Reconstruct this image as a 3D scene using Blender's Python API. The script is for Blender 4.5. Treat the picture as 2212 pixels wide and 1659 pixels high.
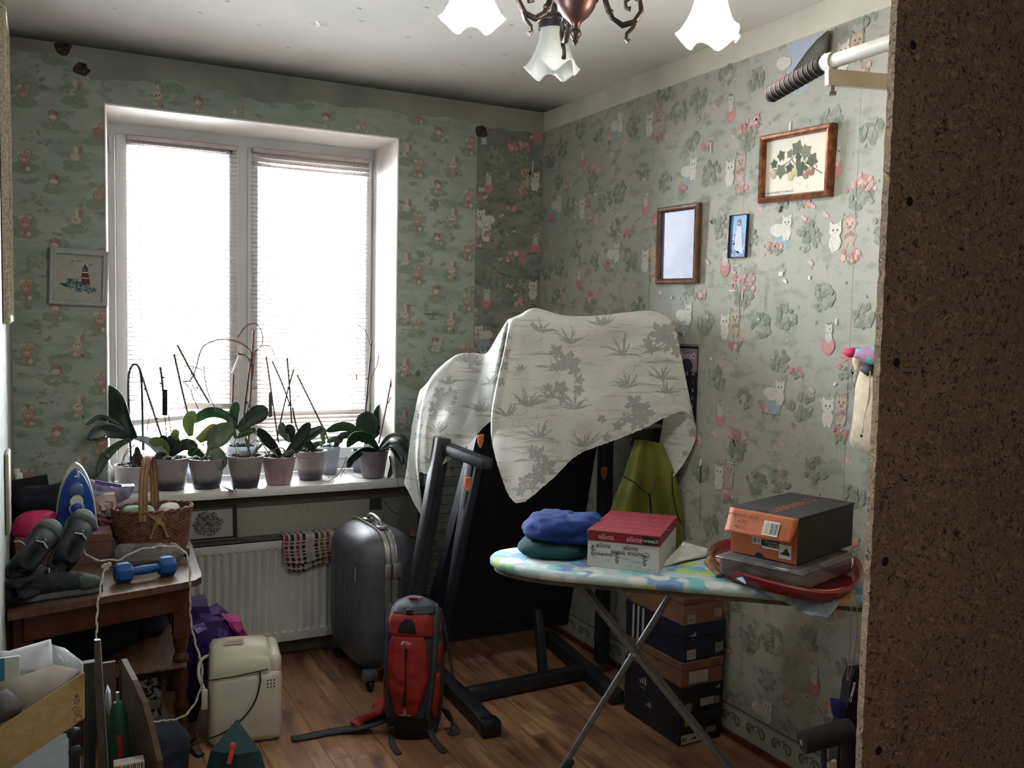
import bpy, bmesh, math, random
import numpy as np
from mathutils import Vector, Matrix, noise
R = random.Random(7)
for o in list(bpy.data.objects): bpy.data.objects.remove(o)
SC = bpy.context.scene
COL = SC.collection
# ------------------------------------------------------------ camera
CW, CH, FPX = 2212.0, 1659.0, 1960.0
YAW, PIT, ROL, EYE = 0.478843, 0.065723, 0.020491, Vector((0, 0, 1.47))
_f = Vector((math.sin(YAW)*math.cos(PIT), math.cos(YAW)*math.cos(PIT), -math.sin(PIT)))
_r = Vector((math.cos(YAW), -math.sin(YAW), 0)); _u = _r.cross(_f)
CR = math.cos(ROL)*_r + math.sin(ROL)*_u
CU = -math.sin(ROL)*_r + math.cos(ROL)*_u
CF = _f
cam_d = bpy.data.cameras.new('camera'); cam = bpy.data.objects.new('camera', cam_d); COL.objects.link(cam)
cam.matrix_world = Matrix(((CR.x, CU.x, -CF.x, EYE.x), (CR.y, CU.y, -CF.y, EYE.y), (CR.z, CU.z, -CF.z, EYE.z), (0, 0, 0, 1)))
cam_d.sensor_fit = 'HORIZONTAL'; cam_d.sensor_width = 36.0; cam_d.lens = FPX/CW*36.0; cam_d.clip_start = 0.02
SC.camera = cam
SC.view_settings.view_transform = 'Standard'; SC.view_settings.look = 'None'
SC.view_settings.exposure = 0.75; SC.view_settings.gamma = 1.0; SC.view_settings.use_curve_mapping = False
SC.cycles.max_bounces = 8; SC.cycles.diffuse_bounces = 4; SC.cycles.glossy_bounces = 3
SC.cycles.transmission_bounces = 6; SC.cycles.transparent_max_bounces = 12
SC.cycles.sample_clamp_indirect = 6.0; SC.cycles.use_denoising = True; SC.cycles.filter_width = 1.0
SC.cycles.caustics_reflective = False; SC.cycles.caustics_refractive = False
# ------------------------------------------------------------ sky and light
W = bpy.data.worlds.new('overcast_sky'); SC.world = W; W.use_nodes = True
bg = W.node_tree.nodes['Background']; bg.inputs[0].default_value = (0.90, 0.95, 1.0, 1); bg.inputs[1].default_value = SKY = 52.0
pl = bpy.data.lights.new('window_portal', 'AREA'); pl.shape = 'RECTANGLE'; pl.size = 1.24; pl.size_y = 1.6; pl.cycles.is_portal = True
po = bpy.data.objects.new('window_portal', pl); COL.objects.link(po); po.location = (0.85, 4.42, 1.52); po.rotation_euler = (-math.pi/2, 0, 0)
# added fill light, unseen behind the camera, to brighten the chipboard panel
hl = bpy.data.lights.new('rear_fill_light', 'AREA'); hl.shape = 'DISK'; hl.size = .35; hl.energy = 3.4; hl.color = (1, .90, .78); ho = bpy.data.objects.new('rear_fill_light', hl); COL.objects.link(ho); ho.location = (.75, -.45, 2.42)

X0, Y0, XL, ZC = 2.195, 3.945, -0.105, 2.505     # right wall, back wall, left wall, ceiling

# ------------------------------------------------------------ helpers
def at(px, py, ax, v):
    """where the sight line through a point of the photo meets a real plane of the room"""
    d = CF + CR*((px-CW/2)/FPX) - CU*((py-CH/2)/FPX)
    i = 'xyz'.index(ax); t = (v-EYE[i])/d[i]
    return EYE + d*t
def s(r, g, b, k=1.0):
    f = lambda c: (c/12.92 if c <= 0.04045 else ((c+0.055)/1.055)**2.4)*k
    return (f(r/255), f(g/255), f(b/255))
WL = {}; COLM = set()
def tag(o, label=None, cat=None, group=None, kind=None):
    if label: o['label'] = label
    if cat: o['category'] = cat
    if group: o['group'] = group
    if kind: o['kind'] = kind
    return o
def thing(name, label, cat, loc, group=None):
    o = bpy.data.objects.new(name, None); COL.objects.link(o); o.location = loc; o.empty_display_size = 0.05
    WL[o] = Vector(loc); return tag(o, label, cat, group)
def copy_tree(o, parent=None):
    c = o.copy(); COL.objects.link(c); c.parent = parent; WL[c] = WL.get(o, Vector())
    for ch in [k for k in bpy.data.objects if k.parent == o]: copy_tree(ch, c)
    return c
class G:
    def __init__(self): self.v = []; self.f = []; self.c = {}
    def add(self, vs, fs, col=None):
        n = len(self.v); self.v += [Vector(p) for p in vs]
        for q in fs:
            if col: self.c[len(self.f)] = col
            self.f.append(tuple(i+n for i in q))
        return self
    def box(self, a, b, M=None, col=None):
        x0, y0, z0 = a; x1, y1, z1 = b
        vs = [Vector(p) for p in ((x0,y0,z0),(x1,y0,z0),(x1,y1,z0),(x0,y1,z0),(x0,y0,z1),(x1,y0,z1),(x1,y1,z1),(x0,y1,z1))]
        if M: vs = [M @ p for p in vs]
        return self.add(vs, [(0,3,2,1),(4,5,6,7),(0,1,5,4),(1,2,6,5),(2,3,7,6),(3,0,4,7)], col)
    def bevbox(self, a, b, r=0.01, seg=2, M=None, col=None):
        bm = bmesh.new(); bmesh.ops.create_cube(bm, size=1)
        a = Vector(a); b = Vector(b); c = (a+b)/2; d = b-a
        for v in bm.verts: v.co = Vector((v.co.x*d.x+c.x, v.co.y*d.y+c.y, v.co.z*d.z+c.z))
        bmesh.ops.bevel(bm, geom=bm.edges[:], offset=min(r, min(abs(d.x), abs(d.y), abs(d.z))*0.49), segments=seg, profile=0.5, affect='EDGES')
        if M: bmesh.ops.transform(bm, matrix=M, verts=bm.verts[:])
        bm.verts.index_update()
        self.add([v.co.copy() for v in bm.verts], [[v.index for v in f.verts] for f in bm.faces], col); bm.free(); return self
    def tube(self, pts, r, n=8, cap=True, col=None, flat=1.0):
        pts = [Vector(p) for p in pts]; k = len(pts)
        rs = r if isinstance(r, (list, tuple)) else [r]*k
        vs = []; nrm = None
        for i, p in enumerate(pts):
            t = (pts[min(i+1, k-1)]-pts[max(i-1, 0)]).normalized()
            if nrm is None:
                nrm = t.orthogonal().normalized()
                if abs(t.z) < .95: nrm = (Vector((0,0,1))-t*t.z).normalized()
            nrm = (nrm-t*nrm.dot(t)).normalized(); bn = t.cross(nrm)
            for j in range(n):
                a = 2*math.pi*j/n; vs.append(p+nrm*math.cos(a)*rs[i]*flat+bn*math.sin(a)*rs[i])
        fs = [(i*n+j, i*n+(j+1) % n, (i+1)*n+(j+1) % n, (i+1)*n+j) for i in range(k-1) for j in range(n)]
        if cap: fs += [tuple(range(n))[::-1], tuple((k-1)*n+j for j in range(n))]
        return self.add(vs, fs, col)
    def lathe(self, prof, c=(0,0,0), n=24, M=None, wob=None, sx=1, sy=1, cap=True, col=None):
        vs = []; c = Vector(c)
        for i, (r, z) in enumerate(prof):
            for j in range(n):
                a = 2*math.pi*j/n; rr = r*(wob(a, i) if wob else 1)
                p = Vector((rr*math.cos(a)*sx, rr*math.sin(a)*sy, z)); vs.append((M @ p if M else p)+c)
        k = len(prof)
        fs = [(i*n+j, i*n+(j+1) % n, (i+1)*n+(j+1) % n, (i+1)*n+j) for i in range(k-1) for j in range(n)]
        if cap:
            if prof[0][0] > 1e-5: fs.append(tuple(range(n))[::-1])
            if prof[-1][0] > 1e-5: fs.append(tuple((k-1)*n+j for j in range(n)))
        return self.add(vs, fs, col)
    def ell(self, c, rx, ry, rz, n=14, m=8, M=None, col=None):
        prof = [(max(1e-4, math.sin(math.pi*i/m)), -math.cos(math.pi*i/m)) for i in range(m+1)]
        S = Matrix.Diagonal((rx, ry, rz, 1)); return self.lathe(prof, c, n, (M @ S) if M else S, col=col)
    def grid(self, P, col=None, close=False):
        nr = len(P); nc = len(P[0]); vs = [p for row in P for p in row]
        fs = [(i*nc+j, i*nc+j+1, (i+1)*nc+j+1, (i+1)*nc+j) for i in range(nr-1) for j in range(nc-1)]
        return self.add(vs, fs, col)
    def prism(self, out, depth, M=None, col=None):
        """outline in local xy, extruded by depth along local z"""
        n = len(out); vs = [Vector((x, y, 0)) for x, y in out]+[Vector((x, y, depth)) for x, y in out]
        if M: vs = [M @ p for p in vs]
        return self.add(vs, [tuple(range(n))[::-1], tuple(range(n, 2*n))]+[(i, (i+1) % n, (i+1) % n+n, i+n) for i in range(n)], col)
    def flat(self, F, poly, h, col):
        """thin print: polygon (u,v) on a frame F=(origin,u,v,n)"""
        o, u, v, n = F
        return self.add([o+u*p[0]+v*p[1]+n*h for p in poly], [tuple(range(len(poly)))], col)
    def mk(self, name, mat, parent=None, smooth=40, org=None, thick=0, sub=0, recalc=True, alpha0=False):
        if parent is not None: o0 = WL[parent]
        elif org is not None: o0 = Vector(org)
        else:
            xs = [p.x for p in self.v]; ys = [p.y for p in self.v]; zs = [p.z for p in self.v]
            o0 = Vector(((min(xs)+max(xs))/2, (min(ys)+max(ys))/2, min(zs)))
        me = bpy.data.meshes.new(name); me.from_pydata([tuple(p-o0) for p in self.v], [], self.f); me.validate(clean_customdata=False)
        if recalc:
            bm = bmesh.new(); bm.from_mesh(me); bmesh.ops.recalc_face_normals(bm, faces=bm.faces[:]); bm.to_mesh(me); bm.free()
        if self.c or mat.name in COLM:
            a = me.color_attributes.new('Col', 'FLOAT_COLOR', 'CORNER'); li = 0
            arr = np.zeros((len(me.loops), 4), dtype=np.float32)
            if len(me.polygons) == len(self.f):
                for i, p in enumerate(me.polygons):
                    cc = self.c.get(i)
                    if cc: arr[p.loop_start:p.loop_start+p.loop_total] = (cc[0], cc[1], cc[2], 1.0)
            a.data.foreach_set('color', arr.ravel())
        if smooth:
            me.polygons.foreach_set('use_smooth', [True]*len(me.polygons))
            try: me.set_sharp_from_angle(angle=math.radians(smooth))
            except Exception: pass
        me.materials.append(mat); o = bpy.data.objects.new(name, me); COL.objects.link(o)
        if parent is not None: o.parent = parent
        else: o.location = o0
        WL[o] = o0
        if sub:
            m = o.modifiers.new('sub', 'SUBSURF'); m.levels = sub; m.render_levels = sub
        if thick:
            m = o.modifiers.new('thick', 'SOLIDIFY'); m.thickness = thick; m.offset = 0
        return o
# ---- materials
def link(nt, a, b): nt.links.new(a, b)
def newmat(name):
    m = bpy.data.materials.new(name); m.use_nodes = True; nt = m.node_tree; return m, nt, nt.nodes['Principled BSDF']
def mixc(nt, fac, a, b, typ='MIX'):
    n = nt.nodes.new('ShaderNodeMix'); n.data_type = 'RGBA'; n.blend_type = typ
    if isinstance(fac, (int, float)): n.inputs[0].default_value = fac
    else: link(nt, fac, n.inputs[0])
    for i, x in ((6, a), (7, b)):
        if isinstance(x, tuple): n.inputs[i].default_value = (*x[:3], 1)
        else: link(nt, x, n.inputs[i])
    return n.outputs[2]
def noisef(nt, scale, lo=0.35, hi=0.65, detail=4, coords='Object', stretch=None, rough=0.55, dist=0.0):
    tc = nt.nodes.new('ShaderNodeTexCoord'); v = tc.outputs[coords]
    if stretch:
        mp = nt.nodes.new('ShaderNodeMapping'); mp.inputs['Scale'].default_value = stretch; link(nt, v, mp.inputs[0]); v = mp.outputs[0]
    n = nt.nodes.new('ShaderNodeTexNoise'); n.inputs['Scale'].default_value = scale; n.inputs['Detail'].default_value = detail
    n.inputs['Roughness'].default_value = rough; n.inputs['Distortion'].default_value = dist; link(nt, v, n.inputs['Vector'])
    mr = nt.nodes.new('ShaderNodeMapRange'); mr.inputs[1].default_value = lo; mr.inputs[2].default_value = hi; link(nt, n.outputs[0], mr.inputs[0])
    return mr.outputs[0]
def bump(nt, b, h, strength=0.3, dist=0.01):
    n = nt.nodes.new('ShaderNodeBump'); n.inputs['Strength'].default_value = strength; n.inputs['Distance'].default_value = dist
    link(nt, h, n.inputs['Height']); link(nt, n.outputs[0], b.inputs['Normal'])
def mat(name, c, c2=None, scale=8, rough=0.6, metal=0, bmp=0, bscale=None, trans=0, ior=1.45, stretch=None, col=False, alpha=1, emis=None, estr=0, sheen=0, coat=0, lo=.35, hi=.65, bd=.004, transl=0, spec=None):
    m, nt, b = newmat(name)
    c2 = c2 or tuple(x*0.82 for x in c)
    base = mixc(nt, noisef(nt, scale, lo, hi, stretch=stretch), c, c2)
    if col:
        COLM.add(name); at_ = nt.nodes.new('ShaderNodeAttribute'); at_.attribute_name = 'Col'
        pr = mixc(nt, noisef(nt, 60, .3, .7), at_.outputs['Color'], (0.82, 0.82, 0.82), 'MULTIPLY')
        base = mixc(nt, at_.outputs['Alpha'], base, pr)
    link(nt, base, b.inputs['Base Color'])
    b.inputs['Roughness'].default_value = rough; b.inputs['Metallic'].default_value = metal
    b.inputs['Transmission Weight'].default_value = trans; b.inputs['IOR'].default_value = ior; b.inputs['Alpha'].default_value = alpha
    if spec is not None: b.inputs['Specular IOR Level'].default_value = spec
    if coat: b.inputs['Coat Weight'].default_value = coat; b.inputs['Coat Roughness'].default_value = .1
    if sheen: b.inputs['Sheen Weight'].default_value = sheen
    if emis: b.inputs['Emission Color'].default_value = (*emis, 1); b.inputs['Emission Strength'].default_value = estr
    if bmp: bump(nt, b, noisef(nt, bscale or scale*4, 0.2, 0.8, stretch=stretch), bmp, bd)
    if transl:
        t = nt.nodes.new('ShaderNodeBsdfTranslucent'); link(nt, base, t.inputs[0]); mx = nt.nodes.new('ShaderNodeMixShader'); mx.inputs[0].default_value = transl
        link(nt, b.outputs[0], mx.inputs[1]); link(nt, t.outputs[0], mx.inputs[2]); link(nt, mx.outputs[0], nt.nodes['Material Output'].inputs[0])
    return m
def glassm(name, c=(0.9, 0.95, 0.95), rough=0.03, a=0.75):
    """thin clear sheet: part see-through, part gloss"""
    m, nt, b = newmat(name); tr = nt.nodes.new('ShaderNodeBsdfTransparent'); tr.inputs[0].default_value = (*c, 1)
    gl = nt.nodes.new('ShaderNodeBsdfGlossy'); gl.inputs['Roughness'].default_value = rough
    fr = nt.nodes.new('ShaderNodeFresnel'); fr.inputs[0].default_value = 1.5
    nf = noisef(nt, 20, .2, .8); df = nt.nodes.new('ShaderNodeBsdfDiffuse'); df.inputs[0].default_value = (*c, 1)
    mx = nt.nodes.new('ShaderNodeMixShader'); link(nt, fr.outputs[0], mx.inputs[0]); link(nt, tr.outputs[0], mx.inputs[1]); link(nt, gl.outputs[0], mx.inputs[2])
    mu = nt.nodes.new('ShaderNodeMath'); mu.operation = 'MULTIPLY'; mu.inputs[1].default_value = (1-a)*2; link(nt, nf, mu.inputs[0])
    m2 = nt.nodes.new('ShaderNodeMixShader'); link(nt, mu.outputs[0], m2.inputs[0]); link(nt, mx.outputs[0], m2.inputs[1]); link(nt, df.outputs[0], m2.inputs[2])
    link(nt, m2.outputs[0], nt.nodes['Material Output'].inputs[0]); return m
def ellp(cx, cy, rx, ry, rot=0, n=12, wob=0.0):
    out = []
    for i in range(n):
        a = 2*math.pi*i/n; k = 1+(R.uniform(-wob, wob) if wob else 0)
        x, y = rx*math.cos(a)*k, ry*math.sin(a)*k; out.append((cx+x*math.cos(rot)-y*math.sin(rot), cy+x*math.sin(rot)+y*math.cos(rot)))
    return out
def leafp(x, y, L, w, rot, n=6):
    pts = [(0, 0)]+[(L*i/n, w*math.sin(math.pi*(i/n)**0.8)) for i in range(1, n)]+[(L, 0)]+[(L*i/n, -w*math.sin(math.pi*(i/n)**0.8)) for i in range(n-1, 0, -1)]
    c, q = math.cos(rot), math.sin(rot); return [(x+a*c-b*q, y+a*q+b*c) for a, b in pts]
def strokep(pts, w):
    """thin ribbon polygon quads along a 2D polyline"""
    out = []
    for (x0, y0), (x1, y1) in zip(pts[:-1], pts[1:]):
        dx, dy = x1-x0, y1-y0; L = math.hypot(dx, dy) or 1e-6; nx, ny = -dy/L*w/2, dx/L*w/2
        out.append([(x0+nx, y0+ny), (x0-nx, y0-ny), (x1-nx, y1-ny), (x1+nx, y1+ny)])
    return out
_tc = {}
def textm(txt, size=1.0, mirror=True, slant=0.0, bold=0.0):
    """mesh data of a word in (u,v); the photo is a mirror image, so the words run right to left"""
    key = (txt, mirror, slant, bold)
    if key not in _tc:
        cu = bpy.data.curves.new('w', 'FONT'); cu.body = txt; cu.size = 1; cu.resolution_u = 3; cu.offset = bold; cu.shear = slant
        cu.align_x = 'CENTER'; cu.align_y = 'CENTER'
        ob = bpy.data.objects.new('w', cu); COL.objects.link(ob); dg = bpy.context.evaluated_depsgraph_get(); dg.update()
        me = ob.evaluated_get(dg).to_mesh(); _tc[key] = ([(v.co.x*(-1 if mirror else 1), v.co.y) for v in me.vertices], [tuple(p.vertices) for p in me.polygons])
        ob.evaluated_get(dg).to_mesh_clear(); bpy.data.objects.remove(ob); bpy.data.curves.remove(cu)
    vs, fs = _tc[key]; return [(x*size, y*size) for x, y in vs], fs
def write(g, F, txt, u, v, size, col, h=0.0006, rot=0.0, mirror=True, slant=0.0, bold=0.0, sx=1.0):
    vs, fs = textm(txt, size, mirror, slant, bold); o, U, V, n = F; c, q = math.cos(rot), math.sin(rot)
    g.add([o+U*(u+x*sx*c-y*q)+V*(v+x*sx*q+y*c)+n*h for x, y in vs], fs, col)
def frame3(o, u, v):
    o = Vector(o); u = Vector(u).normalized(); v = Vector(v); v = (v-u*v.dot(u)).normalized(); return (o, u, v, u.cross(v))
# ------------------------------------------------------------ setting
M_plaster = mat('cream_plaster', s(188,186,172), s(168,166,154), 3, .9, bmp=.25, bscale=40)
def ceiling_mat():
    m, nt, b = newmat('ceiling_paint'); tc = nt.nodes.new('ShaderNodeTexCoord'); sp = nt.nodes.new('ShaderNodeSeparateXYZ'); link(nt, tc.outputs['Object'], sp.inputs[0])
    base = mixc(nt, noisef(nt, 1.5), s(232,228,222), s(220,217,211))
    # grey mould that has grown in the cold corner along the outside wall
    nz = noisef(nt, 2.2, 0, 1); ad = nt.nodes.new('ShaderNodeMath'); ad.operation = 'MULTIPLY_ADD'; ad.inputs[1].default_value = .22
    link(nt, nz, ad.inputs[0]); link(nt, sp.outputs[1], ad.inputs[2])
    fine = noisef(nt, 90, .2, .8); a2 = nt.nodes.new('ShaderNodeMath'); a2.operation = 'MULTIPLY_ADD'; a2.inputs[1].default_value = .05; link(nt, fine, a2.inputs[0]); link(nt, ad.outputs[0], a2.inputs[2])
    mr = nt.nodes.new('ShaderNodeMapRange'); mr.interpolation_type = 'SMOOTHSTEP'; mr.inputs[1].default_value = 3.66; mr.inputs[2].default_value = 4.08; link(nt, a2.outputs[0], mr.inputs[0])
    link(nt, mixc(nt, mr.outputs[0], base, s(84,84,76)), b.inputs['Base Color']); b.inputs['Roughness'].default_value = .95
    bump(nt, b, noisef(nt, 120, .2, .8), .15, .002); return m
def wall_mat(name, base, base2, streak, spot, grime=0.0, dens=.62):
    m, nt, b = newmat(name)
    c = mixc(nt, noisef(nt, 2.2, .35, .65), base, base2)
    c = mixc(nt, noisef(nt, 6, dens-.08, dens+.14, detail=6, stretch=(1, 1, 2.6)), c, streak)
    c = mixc(nt, noisef(nt, 15, dens+.0, dens+.12, detail=6, stretch=(1, 1, 1.7)), c, spot)
    if grime:
        c = mixc(nt, noisef(nt, 1.1, .45, .8), c, tuple(x*(1-grime) for x in base2))
    a = nt.nodes.new('ShaderNodeAttribute'); a.attribute_name = 'Col'
    pr = mixc(nt, noisef(nt, 90, .3, .7), a.outputs['Color'], (.72, .72, .70), 'MULTIPLY')
    k_ = nt.nodes.new('ShaderNodeMath'); k_.operation = 'MULTIPLY'; k_.inputs[1].default_value = .72; link(nt, a.outputs['Alpha'], k_.inputs[0])
    c = mixc(nt, k_.outputs[0], c, pr); link(nt, c, b.inputs['Base Color']); b.inputs['Roughness'].default_value = .75
    b.inputs['Specular IOR Level'].default_value = .25
    bump(nt, b, noisef(nt, 60, .2, .8), .2, .002); return m
M_sage = wall_mat('sage_wallpaper', s(168,172,162), s(154,161,150), s(132,142,128), s(120,128,114), .1, .55)
M_meadow = wall_mat('meadow_wallpaper', s(175,167,157), s(155,156,146), s(158,162,150), s(136,140,126),   .10, .52)
M_ceil = ceiling_mat()
M_white = mat('white_paint', s(236,232,226), s(224,220,213), 4, .6, bmp=.1, bscale=30)
M_pvc = mat('white_pvc', s(214,212,212), s(202,200,200), 3, .35)
M_sill = mat('white_sill', s(226,224,222), s(214,212,208), 5, .3)
M_dark = mat('dark_gap', s(30,28,26), s(20,20,18), 10, .9)
# room shell
g = G(); g.box((XL-.1, -.9, ZC), (X0+.1, 4.5, ZC+.1)); ceil = g.mk('ceiling', M_ceil, org=(0, 0, ZC), smooth=0); tag(ceil, kind='structure')
g = G(); g.box((X0, -.9, 0), (X0+.1, 4.5, ZC)); wr = g.mk('wall_right', M_plaster, org=(X0, 0, 0), smooth=0); tag(wr, kind='structure')
g = G(); g.box((XL-.1, -.9, 0), (XL, 4.5, ZC))
wl = g.mk('wall_left', mat('left_wall_paper', s(160,164,158), s(135,140,134), 7, .8, bmp=.2, stretch=(1,1,2)), org=(XL, 0, 0), smooth=0); tag(wl, kind='structure')
g = G(); g.box((XL, -.9, 0), (X0, -.8, ZC)); tag(g.mk('wall_front', mat('rear_wall_paper', s(120,118,108), s(100,100,92), 5, .9), smooth=0), kind='structure')
OX0, OX1, OZ0, OZ1 = .228, 1.443, .748, 2.297
g = G(); g.box((XL, Y0, 0), (OX0, 4.5, ZC)); g.box((OX1, Y0, 0), (X0, 4.5, ZC)); g.box((OX0, Y0, 0), (OX1, 4.5, OZ0-.04)); g.box((OX0, Y0, OZ1), (OX1, 4.5, ZC))
M_back = mat('grey_plaster', s(150,150,140), s(122,124,114), 3, .92, bmp=.3, bscale=50)
wb = g.mk('wall_back', M_back, org=(0, Y0, 0), smooth=0); tag(wb, kind='structure')
# reveal lining
g = G(); YF = 4.30
g.add([(OX0,Y0-.002,OZ0-.04),(OX0+.004,Y0-.002,OZ0-.04),(OX0+.034,YF,OZ0-.04),(OX0,YF,OZ0-.04),(OX0,Y0-.002,OZ1),(OX0+.004,Y0-.002,OZ1),(OX0+.034,YF,OZ1),(OX0,YF,OZ1)], [(0,3,2,1),(4,5,6,7),(0,1,5,4),(1,2,6,5),(2,3,7,6),(3,0,4,7)])
g.box((OX1-.003, Y0-.002, OZ0-.04), (OX1+.003, YF+.02, OZ1)); g.box((OX0, Y0-.002, OZ1-.003), (OX1, YF+.02, OZ1+.003))
tag(g.mk('trim_1', M_white, smooth=0), kind='structure')
# floor: laminate planks laid along the room
M_sub = mat('underlay', s(60,50,42), s(50,42,36), 10, .9)
g = G(); g.box((XL-.1, -.9, -.06), (X0+.1, 4.5, -.012)); fl = g.mk('floor', M_sub, org=(0, 0, 0), smooth=0); tag(fl, kind='structure')
def plank_mat():
    m, nt, b = newmat('laminate'); tc = nt.nodes.new('ShaderNodeTexCoord'); oi = nt.nodes.new('ShaderNodeObjectInfo')
    # three printed strips across each board, each broken into blocks
    br = nt.nodes.new('ShaderNodeTexBrick'); mp = nt.nodes.new('ShaderNodeMapping'); mp.inputs['Rotation'].default_value = (0, 0, math.pi/2); link(nt, tc.outputs['Object'], mp.inputs[0])
    ad = nt.nodes.new('ShaderNodeVectorMath'); ad.operation = 'ADD'; cx = nt.nodes.new('ShaderNodeCombineXYZ'); mu = nt.nodes.new('ShaderNodeMath'); mu.operation = 'MULTIPLY'; mu.inputs[1].default_value = 7; link(nt, oi.outputs['Random'], mu.inputs[0]); link(nt, mu.outputs[0], cx.inputs[0])
    link(nt, mp.outputs[0], ad.inputs[0]); link(nt, cx.outputs[0], ad.inputs[1]); link(nt, ad.outputs[0], br.inputs[0])
    br.inputs['Scale'].default_value = 1; br.inputs['Brick Width'].default_value = .43; br.inputs['Row Height'].default_value = .0633; br.inputs['Mortar Size'].default_value = .0012; br.offset = .37
    br.inputs['Color1'].default_value = (*s(186,146,108), 1); br.inputs['Color2'].default_value = (*s(136,98,70), 1); br.inputs['Mortar'].default_value = (*s(70,44,30), 1)
    c = mixc(nt, noisef(nt, 5, .3, .7, stretch=(9, .9, 1), detail=6), br.outputs[0], s(128,88,62)); c = mixc(nt, noisef(nt, 3.5, .52, .72, stretch=(3, 1, 1)), c, s(84,56,40))
    link(nt, c, b.inputs['Base Color']); b.inputs['Roughness'].default_value = .38
    bump(nt, b, noisef(nt, 30, .2, .8, stretch=(9, .9, 1)), .08, .001); return m
M_plank = plank_mat()
pm = {}
x = XL; k = 0
while x < X0-.01:
    w = min(.19, X0-x); y = 3.945-((k*.47) % 1.29)-.0
    ys = [3.945]+[y-1.29*i for i in range(0, 5) if -.9 < y-1.29*i < 3.9]+[-.8]
    for y1, y0 in zip(ys[:-1], ys[1:]):
        if y1-y0 < .02: continue
        g = G(); g.box((x+.0006, y0+.0006, -.012), (x+w-.0006, y1-.0006, 0)); p = g.mk('plank', M_plank, fl, smooth=0)
        me = p.data; c = Vector((x, y1, 0))
        for v in me.vertices: v.co -= c
        p.location = c
    x += .19; k += 1
# ---- wallpaper strips with their printed motifs
def clipx(poly, x0, x1):
    def cut(ps, f, val):
        out = []
        for i in range(len(ps)):
            a, b = ps[i], ps[(i+1) % len(ps)]; ia, ib = f(a[0]), f(b[0])
            if ia: out.append(a)
            if ia != ib:
                t = (val-a[0])/(b[0]-a[0]); out.append((val, a[1]+t*(b[1]-a[1])))
        return out
    ps = cut(poly, lambda v: v >= x0, x0)
    return cut(ps, lambda v: v <= x1, x1) if len(ps) > 2 else []
def bear(x, z, q, kind):
    pk, pk2, cr, dk = s(190,148,134), s(160,114,104), s(206,192,174), s(84,66,58)
    out = [(ellp(x, z-.028, .048, .022, 0, 12, .25), s(132,146,126)), (ellp(x+.02, z+.01, .03, .02, .3, 10, .3), s(140,152,134))]
    if kind == 0:      # bear with a big round ear and cheek
        out += [(ellp(x+.013, z+.03, .013, .015), dk), (ellp(x+.013, z+.03, .011, .013), s(200,160,146)), (ellp(x-.012, z+.026, .010, .011), cr), (ellp(x, z+.006, .022, .022, 0, 12, .06), pk2), (ellp(x, z+.008, .018, .018), pk),
                (ellp(x-.006, z+.012, .0025, .003), dk), (ellp(x+.006, z+.012, .0025, .003), dk), (ellp(x, z+.002, .005, .004), cr), (ellp(x+.002, z-.025, .018, .018, 0, 10, .12), pk2), (ellp(x+.012, z-.032, .008, .009), cr), (ellp(x-.012, z-.03, .007, .008), pk)]
    elif kind == 1:    # rabbit with tall ears
        out += [(ellp(x+.016, z+.034, .010, .018, -.35), pk2), (ellp(x+.002, z+.036, .007, .018, .15), cr), (ellp(x, z+.008, .017, .016, 0, 12, .06), cr), (ellp(x-.028, z+.006, .008, .008, 0, 9, .2), s(168,160,146)), (ellp(x-.028, z+.006, .004, .004), s(140,130,118)),
                (ellp(x-.005, z+.01, .003, .0035), dk), (ellp(x+.006, z+.011, .003, .0035), dk), (ellp(x+.004, z-.02, .017, .016, 0, 10, .15), pk), (ellp(x+.016, z-.03, .006, .006), dk), (ellp(x-.01, z-.026, .006, .007), cr)]
    else:              # little figure with curls and flowers
        out += [(ellp(x, z+.012, .022, .020, 0, 12, .12), pk2), (ellp(x-.012, z+.022, .007, .007), s(150,112,92)), (ellp(x+.010, z+.018, .007, .007), s(120,84,72)), (ellp(x-.002, z+.003, .014, .010), cr)]
        for i in range(7): out.append((ellp(x+q.uniform(-.02, .02), z-.02+q.uniform(-.014, .014), .006, .006, 0, 8), q.choice([pk, cr, s(186,160,120), pk2])))
    for i in range(9): out.append((ellp(x+q.uniform(-.05, .05), z+q.uniform(-.05, .03), .004, .0025, q.uniform(0, 3), 6, .3), s(120,132,112)))
    return out
def sprig(x, z, q):
    out = []
    for i in range(9): out.append((leafp(x+q.uniform(-.012, .012), z+q.uniform(-.018, .018), .014, .003, q.uniform(0, 6)), q.choice([s(112,124,104), s(128,138,118), s(150,140,118)])))
    for i in range(3): out.append((ellp(x+.02+q.uniform(-.02, .02), z-.035+q.uniform(-.01, .01), .009, .006, 0, 8, .3), s(126,130,112)))
    return out
def sage_motifs():
    q = random.Random(3); out = []
    base = [(.125, 2.317, 1), (-.05, 2.294, 0), (.05, 2.22, 2), (.206, 2.177, 0), (.425, 2.345, 1)]
    for k in range(5):
        for bx, bz, kd in base:
            for j in range(-1, 10): out.append((bx+.53*k, bz+(.115 if k else 0)-.243*j-(.0), bear(bx+.53*k, bz+(-.12*(k > 0))-.243*j, q, kd)))
        for j in range(-1, 10):
            out.append((-.005+.53*k, 0, sprig(-.005+.53*k, 2.153-.247*j-(.12*(k > 0)), q))); out.append((.29+.53*k, 0, sprig(.29+.53*k, 2.21-.247*j, q)))
    return out
SAGE = sage_motifs()
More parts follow.
